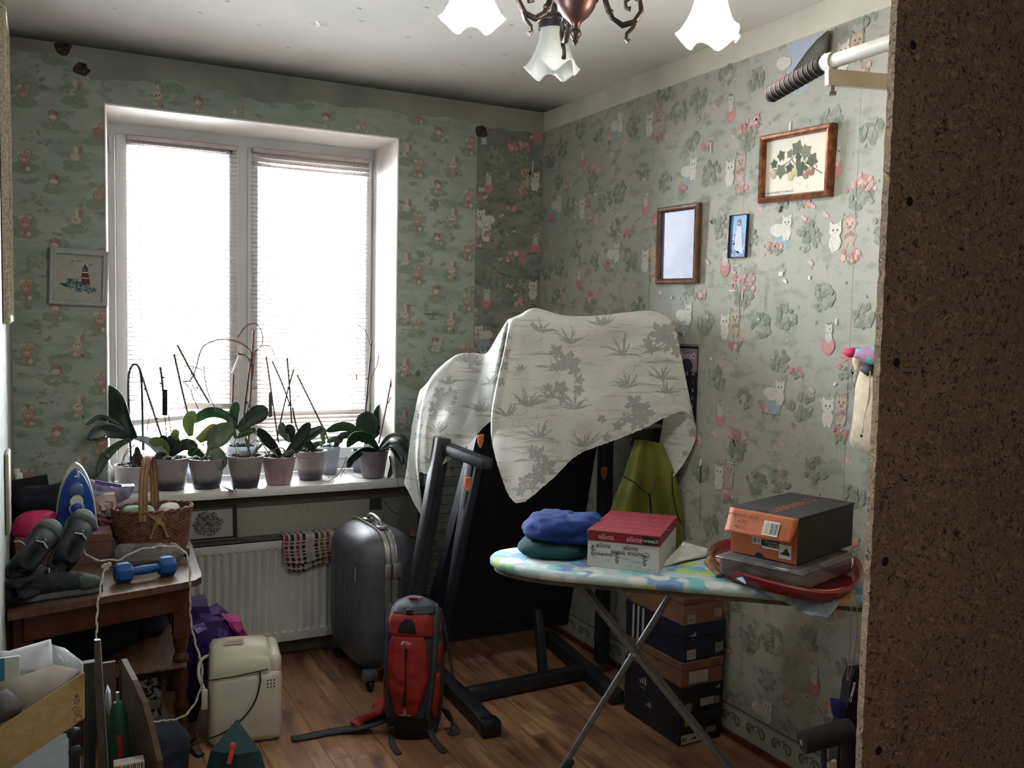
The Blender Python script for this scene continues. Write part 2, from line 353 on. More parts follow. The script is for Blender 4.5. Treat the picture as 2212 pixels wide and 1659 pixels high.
# back wall strips: bare plaster stays above the torn top edge; the last one is the other paper
def back_strip(xa, xb, zt, matx, motifs, zb=.0, seed=0, hole=True):
    q = random.Random(seed); g = G(); F = (Vector((0, Y0, 0)), Vector((1, 0, 0)), Vector((0, 0, 1)), Vector((0, -1, 0)))
    n = 14; top = [(xa+(xb-xa)*i/n, zt(xa+(xb-xa)*i/n)+q.uniform(-.006, .006)) for i in range(n+1)]
    regs = []   # free rectangles around the window opening
    a, b = xa, min(xb, OX0)
    if b > a: regs.append((a, b, zb, 9))
    a, b = max(xa, OX0), min(xb, OX1)
    if b > a: regs += [(a, b, OZ1+.002, 9)]
    a, b = max(xa, OX1+.003), xb
    if b > a: regs.append((a, b, zb, 9))
    h0 = .0008
    for (a, b, z0, _) in regs:
        ps = [p for p in top if a < p[0] < b]; tp = [(a, zt(a))]+ps+[(b, zt(b))]
        for (xp, zp), (xq, zq) in zip(tp[:-1], tp[1:]): g.flat(F, [(xp, z0), (xq, z0), (xq, zq), (xp, zp)], h0, None)
        i = 0
        for mx, mz, polys in motifs:
            if not (a-.06 < mx < b+.06): continue
            for poly, c in polys:
                i += 1; zc = sum(p[1] for p in poly)/len(poly); xc = sum(p[0] for p in poly)/len(poly)
                if zc > zt(xc)-.006 or min(p[1] for p in poly) < z0: continue
                pc = clipx(poly, a, b)
                if len(pc) > 2: g.flat(F, pc, h0+.0002+.00006*(i % 24), c)
    o = g.mk('wallpaper_strip', matx, wb, smooth=0, recalc=False)
    return o
zt_back = lambda x: 2.455-.012*x if x < .16 else (2.402-.02*math.sin(x*9) if x < 1.0 else 2.412+.006*math.sin(x*20))
for i in range(4):
    xa = XL+.005+(.53*i if i else 0)-(0 if i == 0 else .105)
    xb = [.325+XL-.1, 0, 0, 0][0]
edges = [XL+.004, .226, .756, 1.286, 1.836]
for i in range(4): back_strip(edges[i]+(.0006), edges[i+1]-.0006, zt_back, M_sage, SAGE, seed=i)
# ---- meadow pattern: kittens, piglets, puppies, flowers, shrubs
def meadow_cell(y, z, q):
    out = []
    gr = [s(130,138,122), s(146,150,134), s(112,122,104)]; pk = [s(212,152,150), s(204,130,130), s(220,176,170), s(192,112,112)]
    wh = s(222,218,208); dk = s(60,58,54); tan = s(190,168,150); bl = s(152,176,186)
    def shrub(a, b, r, n=20):
        for i in range(n):
            t, rr = q.uniform(0, 6.28), r*math.sqrt(q.random()); out.append((ellp(a+rr*math.cos(t), b+rr*math.sin(t)*.9, .012, .009, q.uniform(0, 3), 7, .3), q.choice(gr)))
    def flowers(a, b, r, n=12, w=1.6):
        for i in range(8): out.append((ellp(a+q.uniform(-r*w, r*w), b-r*.5+q.uniform(-r, r)*.6, .011, .006, q.uniform(0, 3), 7, .3), q.choice(gr)))
        for i in range(n):
            fx, fz = a+q.uniform(-r*w, r*w), b+q.uniform(-r, r)*.7; rr = q.uniform(.006, .012); cc = q.choice(pk)
            for k in range(5): out.append((ellp(fx+rr*.7*math.cos(k*1.257), fz+rr*.7*math.sin(k*1.257), rr*.55, rr*.5, k, 6), cc))
            out.append((ellp(fx, fz, rr*.3, rr*.3, 0, 6), s(214,196,160)))
    def sit(a, b, c, k=1.0, pig=False):
        o = tuple(v*.72 for v in c)
        out.append((ellp(a, b-.038*k, .026*k, .030*k, 0, 14, .06), o)); out.append((ellp(a, b-.038*k, .024*k, .028*k, 0, 14, .06), c))
        for sg in (-1, 1):
            out.append(([(a+sg*.006*k, b+.018*k), (a+sg*.026*k, b+.014*k), (a+sg*.024*k, b+.036*k)], o if not pig else dk)); out.append(([(a+sg*.008*k, b+.018*k), (a+sg*.023*k, b+.015*k), (a+sg*.022*k, b+.031*k)], c))
        out.append((ellp(a, b, .027*k, .024*k, 0, 14, .05), o)); out.append((ellp(a, b, .025*k, .022*k, 0, 14, .05), c))
        for sg in (-1, 1): out.append((ellp(a+sg*.009*k, b+.002*k, .0035*k, .0045*k), dk))
        if pig: out.append((ellp(a, b-.010*k, .009*k, .006*k), s(150,112,100))); out.append((ellp(a-.01*k, b-.03*k, .012*k, .007*k, .5), s(140,110,100))); out.append((ellp(a+.01*k, b-.034*k, .012*k, .007*k, -.5), s(160,128,116)))
        else: out.append((ellp(a, b-.007*k, .003*k, .002*k), s(150,110,104)))
        for sg in (-1, 1): out.append((ellp(a+sg*.010*k, b-.06*k, .008*k, .010*k), c))
    # shrubs first, figures on top
    shrub(y-.10, z-.10, .045, 34); shrub(y+.19, z+.09, .05, 34); shrub(y+.03, z+.15, .045, 28); shrub(y-.20, z-.20, .05, 30); shrub(y+.10, z-.20, .05, 30); shrub(y-.13, z+.09, .04, 24); shrub(y+.21, z-.06, .04, 24)
    flowers(y-.10, z-.055, .034, 18); flowers(y-.075, z-.27, .022, 9); flowers(y-.245, z+.06, .02, 8); flowers(y+.13, z-.09, .016, 6)
    # balloon-like pink ball held up by a small striped cat
    out.append((ellp(y, z, .026, .030, 0, 16, .04), pk[3])); out.append((ellp(y, z+.001, .023, .027, 0, 16, .04), pk[1]))
    sit(y, z+.050, s(200,198,190), .62)
    for i in range(3): out.append((ellp(y+q.uniform(-.012, .012), z+.062+q.uniform(-.012, .012), .006, .002, q.uniform(0, 3), 6), dk))
    sit(y-.037+.028, z-.192, wh, .95); sit(y-.037-.026, z-.176, tan, 1.0, True)       # kitten and piglet pair
    a, b = y-.277, z+.125                                                           # puppy on a blue cloth
    out.append(([(a-.03, b-.03), (a+.035, b-.03), (a+.035, b-.08), (a-.025, b-.08)], bl)); out.append((ellp(a+.02, b-.01, .035, .022, .1, 12, .08), wh)); sit(a-.022, b+.012, wh, .85)
    for i in range(26): out.append((leafp(y+q.uniform(-.25, .25), z+q.uniform(-.27, .27), .016, .002, q.uniform(1.1, 2.0), 4), q.choice(gr)))
    for i in range(5):
        a, b = y+q.uniform(-.25, .25), z+q.uniform(-.27, .27); out.append((ellp(a, b, .009, .007, .6, 8), pk[2])); out.append((ellp(a+.01, b+.006, .007, .008, -.6, 8), pk[2]))
    a, b = y+.18, z+.02                                                             # small outlined egg shape
    out.append((ellp(a, b, .011, .018), s(110,104,96))); out.append((ellp(a, b, .009, .016), s(186,184,172))); out.append((ellp(a, b+.003, .004, .006), s(130,124,116)))
    return out
q = random.Random(11); MEAD = []
for i in range(-1, 8):
    for j in range(-2, 8):
        y = 2.575+.5*(i-3); z = 1.687-.28*(3-i)*(-1)*(-1) + .548*(j-3)
        z = 1.687-.281*(i-3)*-1*-1*(-1 if False else 1)+.548*(j-3) if False else 1.687-(.285*(i-3)*-1)*-1+.548*(j-3)
        if -.3 < z < 2.7 and .9 < y < 4.3: MEAD.append((y, z, meadow_cell(y, z, q)))
def right_strip(ya, yb, zb=.12, seed=0, peel=False):
    q = random.Random(seed); g = G(); F = (Vector((X0, 0, 0)), Vector((0, 1, 0)), Vector((0, 0, 1)), Vector((-1, 0, 0)))
    n = 12; zt = lambda y: 2.413
    ys = [ya+(yb-ya)*i/n for i in range(n+1)]; zs = [2.413+q.uniform(-.005, .003) for _ in ys]
    if peel: # the paper has come away in a tongue below the ceiling
        zs = [2.40 if not (2.13 < y < 2.30) else 2.20 for y in ys]; ys = ys; 
        ys = [ya, 2.12, 2.135, 2.19, 2.25, 2.30, 2.31, yb] if ya < 2.12 and yb > 2.31 else ys
        zs = [2.413, 2.413, 2.36, 2.29, 2.23, 2.28, 2.41, 2.413] if len(ys) == 8 else zs
    for (a, za), (b, zb2) in zip(zip(ys[:-1], zs[:-1]), zip(ys[1:], zs[1:])): g.flat(F, [(a, zb), (b, zb), (b, zb2), (a, za)], .0008, None)
    i = 0
    for my, mz, polys in MEAD:
        if not (ya-.36 < my < yb+.36): continue
        for poly, c in polys:
            i += 1; zc = sum(p[1] for p in poly)/len(poly); yc = sum(p[0] for p in poly)/len(poly)
            lim = 2.405 if not (peel and 2.13 < yc < 2.31) else 2.2
            if zc > lim or zc < zb+.01: continue
            pc = clipx(poly, ya, yb)
            if len(pc) > 2: g.flat(F, pc, .001+.00006*(i % 40), c)
    return g.mk('wallpaper_strip', M_meadow, wr, smooth=0, recalc=False)
ye = [-.8, -.3, .19, .69, 1.19, 1.69, 2.19-.2, 2.49, 3.02, 3.53, 3.943]
for i, (a, b) in enumerate(zip(ye[:-1], ye[1:])): right_strip(a+.0006, b-.0006, seed=i, peel=(a < 2.1 < b))
# the remainder of the back wall, papered with the meadow pattern
q = random.Random(5); MB = []
for i, (xx, zz) in enumerate([(1.90, 2.12), (1.90, 1.57), (1.90, 1.02), (1.90, .47), (2.16, 1.85), (2.16, 1.30), (2.16, .75), (2.16, 2.38)]): MB.append((xx, zz, meadow_cell(xx, zz, q)))
def back_meadow():
    g = G(); F = (Vector((0, Y0, 0)), Vector((1, 0, 0)), Vector((0, 0, 1)), Vector((0, -1, 0))); q = random.Random(9)
    xs = [1.837+(X0-1.838)*i/8 for i in range(9)]; zs = [2.40+q.uniform(-.006, .006) for _ in xs]
    for (a, za), (b, zb) in zip(zip(xs[:-1], zs[:-1]), zip(xs[1:], zs[1:])): g.flat(F, [(a, 0), (b, 0), (b, zb), (a, za)], .0009, None)
    i = 0
    for my, mz, polys in MB:
        for poly, c in polys:
            i += 1; zc = sum(p[1] for p in poly)/len(poly)
            if zc > 2.385: continue
            pc = clipx(poly, 1.837, X0-.001)
            if len(pc) > 2: g.flat(F, pc, .0011+.00006*(i % 40), c)
    g.mk('wallpaper_strip', mat_meadow2, wb, smooth=0, recalc=False)
mat_meadow2 = wall_mat('dark_meadow_wallpaper', s(146,144,134), s(126,130,120), s(102,106,94), s(88,92,80), .3, .53)  # meadow pattern in darker tones, used on the back wall only
back_meadow()
# the loose tongue of paper and the bluish wall it has left
M_tongue = mat('paper_back', s(92,88,82), s(70,66,62), 20, .9)
F = (Vector((X0, 0, 0)), Vector((0, 1, 0)), Vector((0, 0, 1)), Vector((-1, 0, 0)))
g = G(); g.flat(F, [(2.312, 2.405), (2.305, 2.30), (2.27, 2.235), (2.20, 2.25), (2.17, 2.34), (2.135, 2.385), (2.16, 2.41), (2.22, 2.40), (2.27, 2.412)], .0012, s(168,176,192))
g.mk('bare_patch', mat('bare_patch_paint', s(168,176,192), s(150,158,174), 9, .9, col=True), wr, smooth=0, recalc=False)
LE = [(1788, 66), (1765, 85), (1742, 112), (1715, 150), (1695, 186)]; RE = [(1792, 70), (1788, 108), (1774, 136), (1744, 166), (1700, 192)]
rows = []
for (a, b), (c, d) in zip(LE, RE): rows.append([at(a+(c-a)*u, b+(d-b)*u, 'x', X0-.003-.030*math.sin(math.pi*.75*u)) for u in [k/6 for k in range(7)]])
g = G(); g.grid(rows); g.mk('paper_flap', M_tongue, wr, thick=.0008, smooth=80)
# holes knocked through to the masonry
M_hole = mat('crumbled_masonry', s(78,66,56), s(48,42,38), 60, .95, bmp=.6, bscale=120)
for (px, py, rr, sd) in ((137, 104, .030, 1), (176, 150, .027, 2), (1040, 285, .030, 3)):
    c = at(px, py, 'y', Y0); q = random.Random(sd); g = G(); n = 14
    ring = [(math.cos(6.283*i/n)*rr*q.uniform(.75, 1.25), math.sin(6.283*i/n)*rr*q.uniform(.8, 1.2)) for i in range(n)]
    o1 = [Vector((c.x+a, Y0-.003, c.z+b)) for a, b in ring]; o2 = [Vector((c.x+a*.7, Y0-.0015, c.z+b*.7)) for a, b in ring]
    g.add(o1+o2, [(i, (i+1) % n, n+(i+1) % n, n+i) for i in range(n)]+[tuple(range(n, 2*n))])
    g.mk('wall_hole', M_hole, wb, recalc=False)
    g = G(); g.flat((c, Vector((1,0,0)), Vector((0,0,1)), Vector((0,-1,0))), ellp(rr*.3, rr*.5, rr*.28, rr*.28, 0, 10, .15), .0035, (0.006, .006, .006)); g.mk('drill_hole', M_dark, wb, smooth=0, recalc=False)
# scraps of tape and torn paper on the walls
g = G(); q = random.Random(21)
Fr = (Vector((X0, 0, 0)), Vector((0, 1, 0)), Vector((0, 0, 1)), Vector((-1, 0, 0)))
def scrap(px, py, w, h, rot=0, c=None):
    p = at(px, py, 'x', X0); co, si = math.cos(rot), math.sin(rot)
    g.flat(Fr, [(p.y+a*co-b*si, p.z+a*si+b*co) for a, b in ((-w/2, -h/2), (w/2, -h/2*q.uniform(.7, 1)), (w/2*q.uniform(.7, 1), h/2), (-w/2, h/2))], .0042, c or s(214,212,200))
for a in [(1590,574,.034,.004),(1583,628,.032,.006),(1605,640,.005,.03),(1530,685,.004,.02),(1452,643,.009,.011),(1468,645,.008,.008),(1480,645,.008,.008),(1688,592,.022,.014),(1697,607,.02,.01,.6),(1598,775,.003,.018),(1672,772,.016,.003),(1537,775,.012,.01),(1708,275,.010,.035),(1537,320,.007,.04),(1243,470,.006,.02),(1288,420,.02,.008),(1250,600,.03,.005,.5),(1205,330,.008,.05),(1255,258,.006,.05,-.2),(1340,240,.006,.04),(1805,830,.014,.007,-.8),(1808,695,.006,.02),(1480,720,.006,.02),(1515,1000,.012,.03),(1512,1060,.003,.05,.1),(1580,1000,.05,.003),(1750,600,.01,.012),(1640,690,.012,.006),(1400,820,.02,.01)]: scrap(*a)
for a in [(1688, 452, .010, .022, .4), (1538, 480, .02, .006, .8), (1404, 610, .002, .22), (1655, 640, .0015, .10), (1515, 1025, .006, .07), (1514, 1100, .002, .10)]: scrap(*a, c=s(48,46,42))
g.mk('paper_scraps', mat('scrap_paper', s(210,208,196), None, 20, .8, col=True), wr, smooth=0, recalc=False)['kind'] = 'stuff'
Fr = (Vector((0, Y0, 0)), Vector((1, 0, 0)), Vector((0, 0, 1)), Vector((0, -1, 0))); g = G(); _at = at
def scrapb(px, py, w, h, rot=0, c=None):
    p = at(px, py, 'y', Y0); co, si = math.cos(rot), math.sin(rot)
    g.flat(Fr, [(p.x+a*co-b*si, p.z+a*si+b*co) for a, b in ((-w/2, -h/2), (w/2, -h/2*q.uniform(.7, 1)), (w/2*q.uniform(.7, 1), h/2), (-w/2, h/2))], .004, c or s(176,178,166))
for a in [(948,745,.02,.08,-.35),(950,440,.012,.02,.5),(957,450,.008,.02),(1040,410,.035,.02),(1045,305,.03,.035),(930,678,.07,.002),(935,690,.04,.002),(1080,735,.03,.01),(1150,360,.01,.05),(1110,500,.02,.01),(880,712,.05,.002),(890,660,.06,.002)]: scrapb(*a, c=(s(60,58,50) if a[3] < .003 else None))
g.mk('paper_scraps', mat('scrap_paper_dim', s(170,172,160), None, 20, .8, col=True), wb, smooth=0, recalc=False)['kind'] = 'stuff'
# bare patch below the sill, with a darker strip along its top edge
g = G(); pts = [(.50, .655-.14), (.50, .70), (1.325, .70), (1.325, .50), (1.0, .50)]
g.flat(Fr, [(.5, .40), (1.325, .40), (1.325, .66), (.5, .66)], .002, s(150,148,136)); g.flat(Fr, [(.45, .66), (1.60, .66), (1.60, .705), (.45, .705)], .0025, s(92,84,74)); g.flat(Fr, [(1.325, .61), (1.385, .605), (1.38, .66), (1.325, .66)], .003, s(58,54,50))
g.flat(Fr, [(1.325, .40), (1.62, .40), (1.62, .66), (1.38, .66), (1.38, .6), (1.325, .605)], .0022, s(122,124,110))
for pp in strokep([(1.38, .66), (1.41, .62), (1.44, .59), (1.47, .575)], .003)+strokep([(1.40, .6), (1.385, .55), (1.40, .5)], .002): g.flat(Fr, pp, .0032, s(50,48,44))
g.mk('bare_patch', mat('patch_plaster', s(150,148,136), None, 8, .9, col=True), wb, smooth=0, recalc=False)
# papered skirting band of the right wall and the red-brown baseboard below it
Fr = (Vector((X0, 0, 0)), Vector((0, 1, 0)), Vector((0, 0, 1)), Vector((-1, 0, 0))); g = G(); q = random.Random(2)
g.flat(Fr, [(1.0, .02), (Y0, .02), (Y0, .118), (1.0, .118)], .0012, s(172,172,156))
g.flat(Fr, [(1.0, .112), (Y0, .112), (Y0, .119), (1.0, .119)], .0016, s(98,98,86)); g.flat(Fr, [(1.0, .106), (Y0, .106), (Y0, .108), (1.0, .108)], .0016, s(120,120,104))
for k in range(24):
    y = 1.05+.125*k
    for sg, ox in ((1, 0), (-1, .06)):
        for (r0, r1, ph) in ((.026, .010, 0), (.018, .005, 1.6)):
            pts = [(y+ox+sg*(r0+(r1-r0)*t)*math.cos(ph+t*5.2)*.9, .066+(r0+(r1-r0)*t)*math.sin(ph+t*5.2)) for t in [i/10 for i in range(11)]]
            for pp in strokep(pts, .0042): g.flat(Fr, pp, .0018, s(96,98,84))
        for i in range(4): g.flat(Fr, leafp(y+ox+sg*.01*i, .05+.012*i, .022, .004, 1.2+.5*sg*i, 5), .002, s(110,112,96))
g.mk('trim_2', mat('border_paper', s(172,172,156), None, 20, .8, col=True), smooth=0, recalc=False, org=(X0, 0, 0))['kind'] = 'structure'
g = G(); g.box((X0-.014, 1.0, 0), (X0-.0005, Y0, .022)); g.mk('baseboard_right', mat('red_brown_wood', s(98,50,36), s(76,40,30), 12, .5, stretch=(8, .6, 8)), smooth=0)['kind'] = 'structure'
# cream paint between paper and ceiling
g = G(); g.box((X0-.0012, .2, 2.412), (X0-.0001, Y0, ZC-.001)); g.mk('trim_3', mat('cream_paint', s(206,202,184), s(190,188,172), 5, .85), smooth=0)['kind'] = 'structure'
# ------------------------------------------------------------ window
win = thing('window_1', None, None, (.85, YF, OZ0)); win['kind'] = 'structure'
g = G(); fy0, fy1 = 4.285, 4.36
xl, xr, zb, zt = OX0+.03, OX1-.002, OZ0, OZ1-.003
g.box((xl, fy0, zb), (xl+.028, fy1, zt)); g.box((xr-.022, fy0, zb), (xr, fy1, zt)); g.box((xl+.028, fy0, zt-.05), (.803, fy1, zt)); g.box((xl+.028, fy0, zb), (.803, fy1, zb+.055)); g.box((.847, fy0, zt-.05), (xr-.022, fy1, zt)); g.box((.847, fy0, zb), (xr-.022, fy1, zb+.055)); g.box((.803, fy0, zb), (.847, fy1, zt))
g.mk('frame', M_pvc, win, smooth=0)
for (a, b) in ((.288, .806), (.843, 1.432)):
    g = G(); y0, y1, w = 4.272, 4.34, .046; z0, z1 = .80, 2.25
    for bx in (((a, y0, z0), (a+w, y1, z1)), ((b-w*(1 if a < .5 else .6), y0, z0), (b, y1, z1)), ((a+w, y0, z1-.045), (b-w*.6, y1, z1)), ((a+w, y0, z0), (b-w*.6, y1, z0+.055))): g.bevbox(*bx, r=.004, seg=1)
    sa = g.mk('sash', M_pvc, win)
    g = G(); g.box((a+w-.004, 4.30, z0+.05), (b-w*.5, 4.304, z1-.04)); g.mk('pane', glassm('window_glass', (.97, .98, .98), .01, .99), sa, smooth=0)
g = G(); g.box((.262, 4.262, 2.165), (.277, 4.285, 2.235)); g.mk('hinge', M_pvc, win, smooth=0)
g = G(); hb = at(518, 760, 'y', 4.262); g.bevbox((hb.x-.012, 4.262, hb.z-.035), (hb.x+.012, 4.285, hb.z+.03), .004); g.tube([(hb.x, 4.27, hb.z), (hb.x, 4.235, hb.z)], .007, 10); he = at(502, 806, 'y', 4.235); g.tube([(hb.x, 4.235, hb.z+.004), (he.x, 4.235, he.z)], .0085, 8, flat=.6); g.mk('window_handle', M_white, win)
# sill
g = G(); g.bevbox((.155, 3.895, .712), (1.62, 4.29, .748), .006); sill = g.mk('trim_4', M_sill); sill['kind'] = 'structure'
# blinds, one slat at a time
M_slat = mat('blind_slat', s(216,206,202), s(208,196,192), 30, .45, transl=.04)
M_cord = mat('blind_cord', s(150,140,136), None, 40, .8)
def blind(x0, x1, ztop, zend, tilt, label, bundle, seed, yb=4.258):
    q = random.Random(seed); t = thing('venetian_blind', label, 'blind', ((x0+x1)/2, yb, zend), 'venetian blinds in the window'); L = x1-x0
    g = G(); g.bevbox((x0, yb-.012, ztop), (x1, yb+.013, ztop+.022), .003, 1); g.mk('head_rail', mat('rail_metal', s(176,160,158), None, 20, .4, metal=.3), t)
    def slat(z, a, dz=0, ww=.0125):
        g = G(); P = []
        for i in range(2):
            x = x0+L*i
            P.append([Vector((x, yb+u*ww*math.cos(a), z+(dz*(i-.5)*2)+u*ww*math.sin(a)+.0022*(1-u*u))) for u in (-1, -.5, 0, .5, 1)])
        g.grid(P); return g.mk('slat', M_slat, t, thick=.0003)
    z = ztop-.012; zs = []; i = 0
    nb = 8 if bundle else 0
    while z > zend+.03:
        a = tilt(z); slat(z, a); zs.append(z); z -= .0197; i += 1
    if bundle:
        for k in range(9): slat(zend+.026-.0036*k, .0, dz=-.012+.001*k)
        for k in range(4): slat(zend-.012-.003*k-.02, .0, dz=.018-.001*k)
    g = G()
    dz = .022 if bundle else 0
    g.add([(x0, yb-.012, zend-.05-dz if bundle else zend), (x1, yb-.012, zend-.05+dz if bundle else zend), (x1, yb+.012, zend-.05+dz if bundle else zend), (x0, yb+.012, zend-.05-dz if bundle else zend)]+
          [(x0, yb-.012, (zend-.05-dz if bundle else zend)+.014), (x1, yb-.012, (zend-.05+dz if bundle else zend)+.014), (x1, yb+.012, (zend-.05+dz if bundle else zend)+.014), (x0, yb+.012, (zend-.05-dz if bundle else zend)+.014)],
          [(0,3,2,1),(4,5,6,7),(0,1,5,4),(1,2,6,5),(2,3,7,6),(3,0,4,7)]); g.mk('bottom_rail', M_slat, t, smooth=0)
    for u in (.14, .86):
        for yy in (-.0125, .0125):
            g = G(); g.tube([(x0+L*u, yb+yy, ztop), (x0+L*u, yb+yy, zend)], .0006, 4); g.mk('ladder_cord', M_cord, t)
    g = G(); g.tube([(x0+(.05 if bundle else L-.06), yb-.016, ztop), (x0+(.05 if bundle else L-.06), yb-.018, 1.22)], .0009, 5); g.lathe([(.001, 0), (.004, -.01), (.0045, -.03), (.001, -.035)], (x0+(.05 if bundle else L-.06), yb-.018, 1.22), 8); g.mk('pull_cord', M_cord, t)
    return t
blind(.332, .793, 2.222, 1.065, lambda z: .12, 'narrower left venetian blind, pulled up unevenly above the orchids', True, 1)
blind(.857, 1.412, 2.225, .90, lambda z: (.95 if z > 2.17 else .15) if z > 1.05 else .9-.35*math.sin((z-.9)*30), 'wider right venetian blind, lowered almost to the sill', False, 2)
# ------------------------------------------------------------ chandelier
M_bronze = mat('antique_bronze', s(78,66,60), s(46,40,38), 18, .4, metal=.7)
M_copper = mat('copper_cup', s(104,72,64), s(70,50,46), 14, .4, metal=.7)
M_blackcap = mat('black_cap', s(28,28,34), None, 20, .4)
def shade_mat(name, strength, c):
    m, nt, b = newmat(name); base = mixc(nt, noisef(nt, 12), s(226,226,220), s(206,206,200)); link(nt, base, b.inputs['Base Color']); b.inputs['Roughness'].default_value = .25
    v = nt.nodes.new('ShaderNodeTexVoronoi'); v.inputs['Scale'].default_value = 90; tc = nt.nodes.new('ShaderNodeTexCoord'); link(nt, tc.outputs['Object'], v.inputs[0]); bump(nt, b, v.outputs[0], .6, .003)
    if strength: b.inputs['Emission Color'].default_value = (*c, 1); b.inputs['Emission Strength'].default_value = strength
    t = nt.nodes.new('ShaderNodeBsdfTranslucent'); link(nt, base, t.inputs[0]); mx = nt.nodes.new('ShaderNodeMixShader'); mx.inputs[0].default_value = .5
    tp = nt.nodes.new('ShaderNodeBsdfTransparent'); m2 = nt.nodes.new('ShaderNodeMixShader'); m2.inputs[0].default_value = .3 if not strength else .05
    link(nt, b.outputs[0], mx.inputs[1]); link(nt, t.outputs[0], mx.inputs[2]); link(nt, mx.outputs[0], m2.inputs[1]); link(nt, tp.outputs[0], m2.inputs[2]); link(nt, m2.outputs[0], nt.nodes['Material Output'].inputs[0]); return m
HC = Vector((1.215, 2.03, 0))
ch = thing('chandelier', 'bronze three-armed chandelier with ruffled white glass shades, two of them lit', 'chandelier', (HC.x, HC.y, ZC))
g = G(); g.lathe([(.001, ZC-.001), (.06, ZC-.001), (.062, ZC-.012), (.035, ZC-.032), (.012, ZC-.04), (.010, 2.36), (.022, 2.355), (.024, 2.34), (.012, 2.335), (.012, 2.325)], HC, 28); g.mk('ceiling_rose', M_bronze, ch)
g = G(); g.lathe([(.012, 2.325), (.052, 2.318), (.058, 2.305), (.056, 2.292), (.052, 2.290), (.046, 2.272), (.034, 2.255), (.020, 2.243), (.012, 2.234), (.011, 2.228)], HC, 28); g.mk('hub_cup', M_copper, ch)
g = G(); g.lathe([(.011, 2.228), (.010, 2.222), (.014, 2.216), (.015, 2.208), (.010, 2.200), (.007, 2.194), (.008, 2.19), (.003, 2.184), (.001, 2.18)], HC, 18); g.mk('finial', M_bronze, ch)
for name, (lx, ly), lit, cc in (('L', (.925, 2.028), 6.0, (.86, .93, 1)), ('R', (1.487, 1.835), 6.0, (1, .93, .82)), ('B', (1.303, 2.300), 0, None)):
    d = Vector((lx, ly, 0))-HC; d.z = 0; L = d.length; d.normalize()
    P = lambda r, z: HC+d*r+Vector((0, 0, z))
    arm = G(); arm.tube([P(.045, 2.31), P(.075, 2.335), P(.12, 2.372), P(.18, 2.395), P(.24, 2.392), P(L-.01, 2.372), P(L, 2.352)], [.007, .008, .007, .007, .007, .008, .010], 10)
    pts = [(.05, 2.31), (.072, 2.296), (.080, 2.272), (.092, 2.245), (.118, 2.228), (.148, 2.236), (.165, 2.262), (.160, 2.288), (.140, 2.298), (.124, 2.286), (.126, 2.270), (.138, 2.268)]
    arm.tube([P(*p) for p in pts], [.007, .007, .0075, .0075, .008, .0075, .007, .006, .0055, .005, .0055, .007], 10)
    arm.tube([P(.152, 2.238), P(.146, 2.222), P(.130, 2.208), P(.128, 2.194), P(.136, 2.188)], [.007, .006, .005, .0055, .007], 8)
    for r, z in ((.075, 2.298), (.085, 2.262)): arm.ell(P(r, z), .010, .010, .009, 10, 6)
    am = arm.mk('arm', M_bronze, ch)
    c0 = Vector((lx, ly, 0))
    g = G(); g.lathe([(.001, 2.356), (.014, 2.355), (.03, 2.349), (.043, 2.342), (.046, 2.330), (.044, 2.326), (.001, 2.326)], c0, 24); g.mk('lamp_cap', M_bronze, am)
    g = G(); g.lathe([(.0425, 2.326), (.043, 2.308), (.041, 2.307), (.04, 2.326)], c0, 24, cap=False); g.mk('black_collar', M_blackcap, am)
    def wob(a, i, n=9): k = max(0, i-2)/6; return 1+.30*k*k*math.cos(4*a+.6)
    prof = [(.038, 2.318), (.037, 2.298), (.040, 2.278), (.046, 2.258), (.053, 2.240), (.060, 2.224), (.066, 2.210), (.071, 2.200), (.074, 2.192)]
    vs = []; g = G(); n = 48
    for i, (r, z) in enumerate(prof):
        k = max(0, i-3)/5
        for j in range(n):
            a = 6.2832*j/n; w = math.cos(5*a+.6)
            vs.append(c0+Vector((r*(1+.16*k*w)*math.cos(a), r*(1+.16*k*w)*math.sin(a), z+.016*k*k*w)))
    g.add(vs, [(i*n+j, i*n+(j+1) % n, (i+1)*n+(j+1) % n, (i+1)*n+j) for i in range(len(prof)-1) for j in range(n)])
    g.mk('glass_shade', shade_mat('lit_shade_glass' if lit else 'shade_glass', lit, cc), am, thick=.002)
    g = G(); g.lathe([(.013, 2.325), (.013, 2.30), (.022, 2.27), (.026, 2.25), (.022, 2.228), (.001, 2.222)], c0, 16)
    bulb = g.mk('bulb', mat('lit_bulb' if lit else 'dead_bulb', s(240,240,236), None, 9, .3, emis=cc, estr=30 if lit else 0), am)
    if lit:
        li = bpy.data.lights.new('bulb_light', 'POINT'); li.energy = 6.5; li.color = cc; li.shadow_soft_size = .05
        lo = bpy.data.objects.new('bulb_light', li); COL.objects.link(lo); lo.parent = am; lo.location = c0+Vector((0, 0, 2.17))-WL[am]
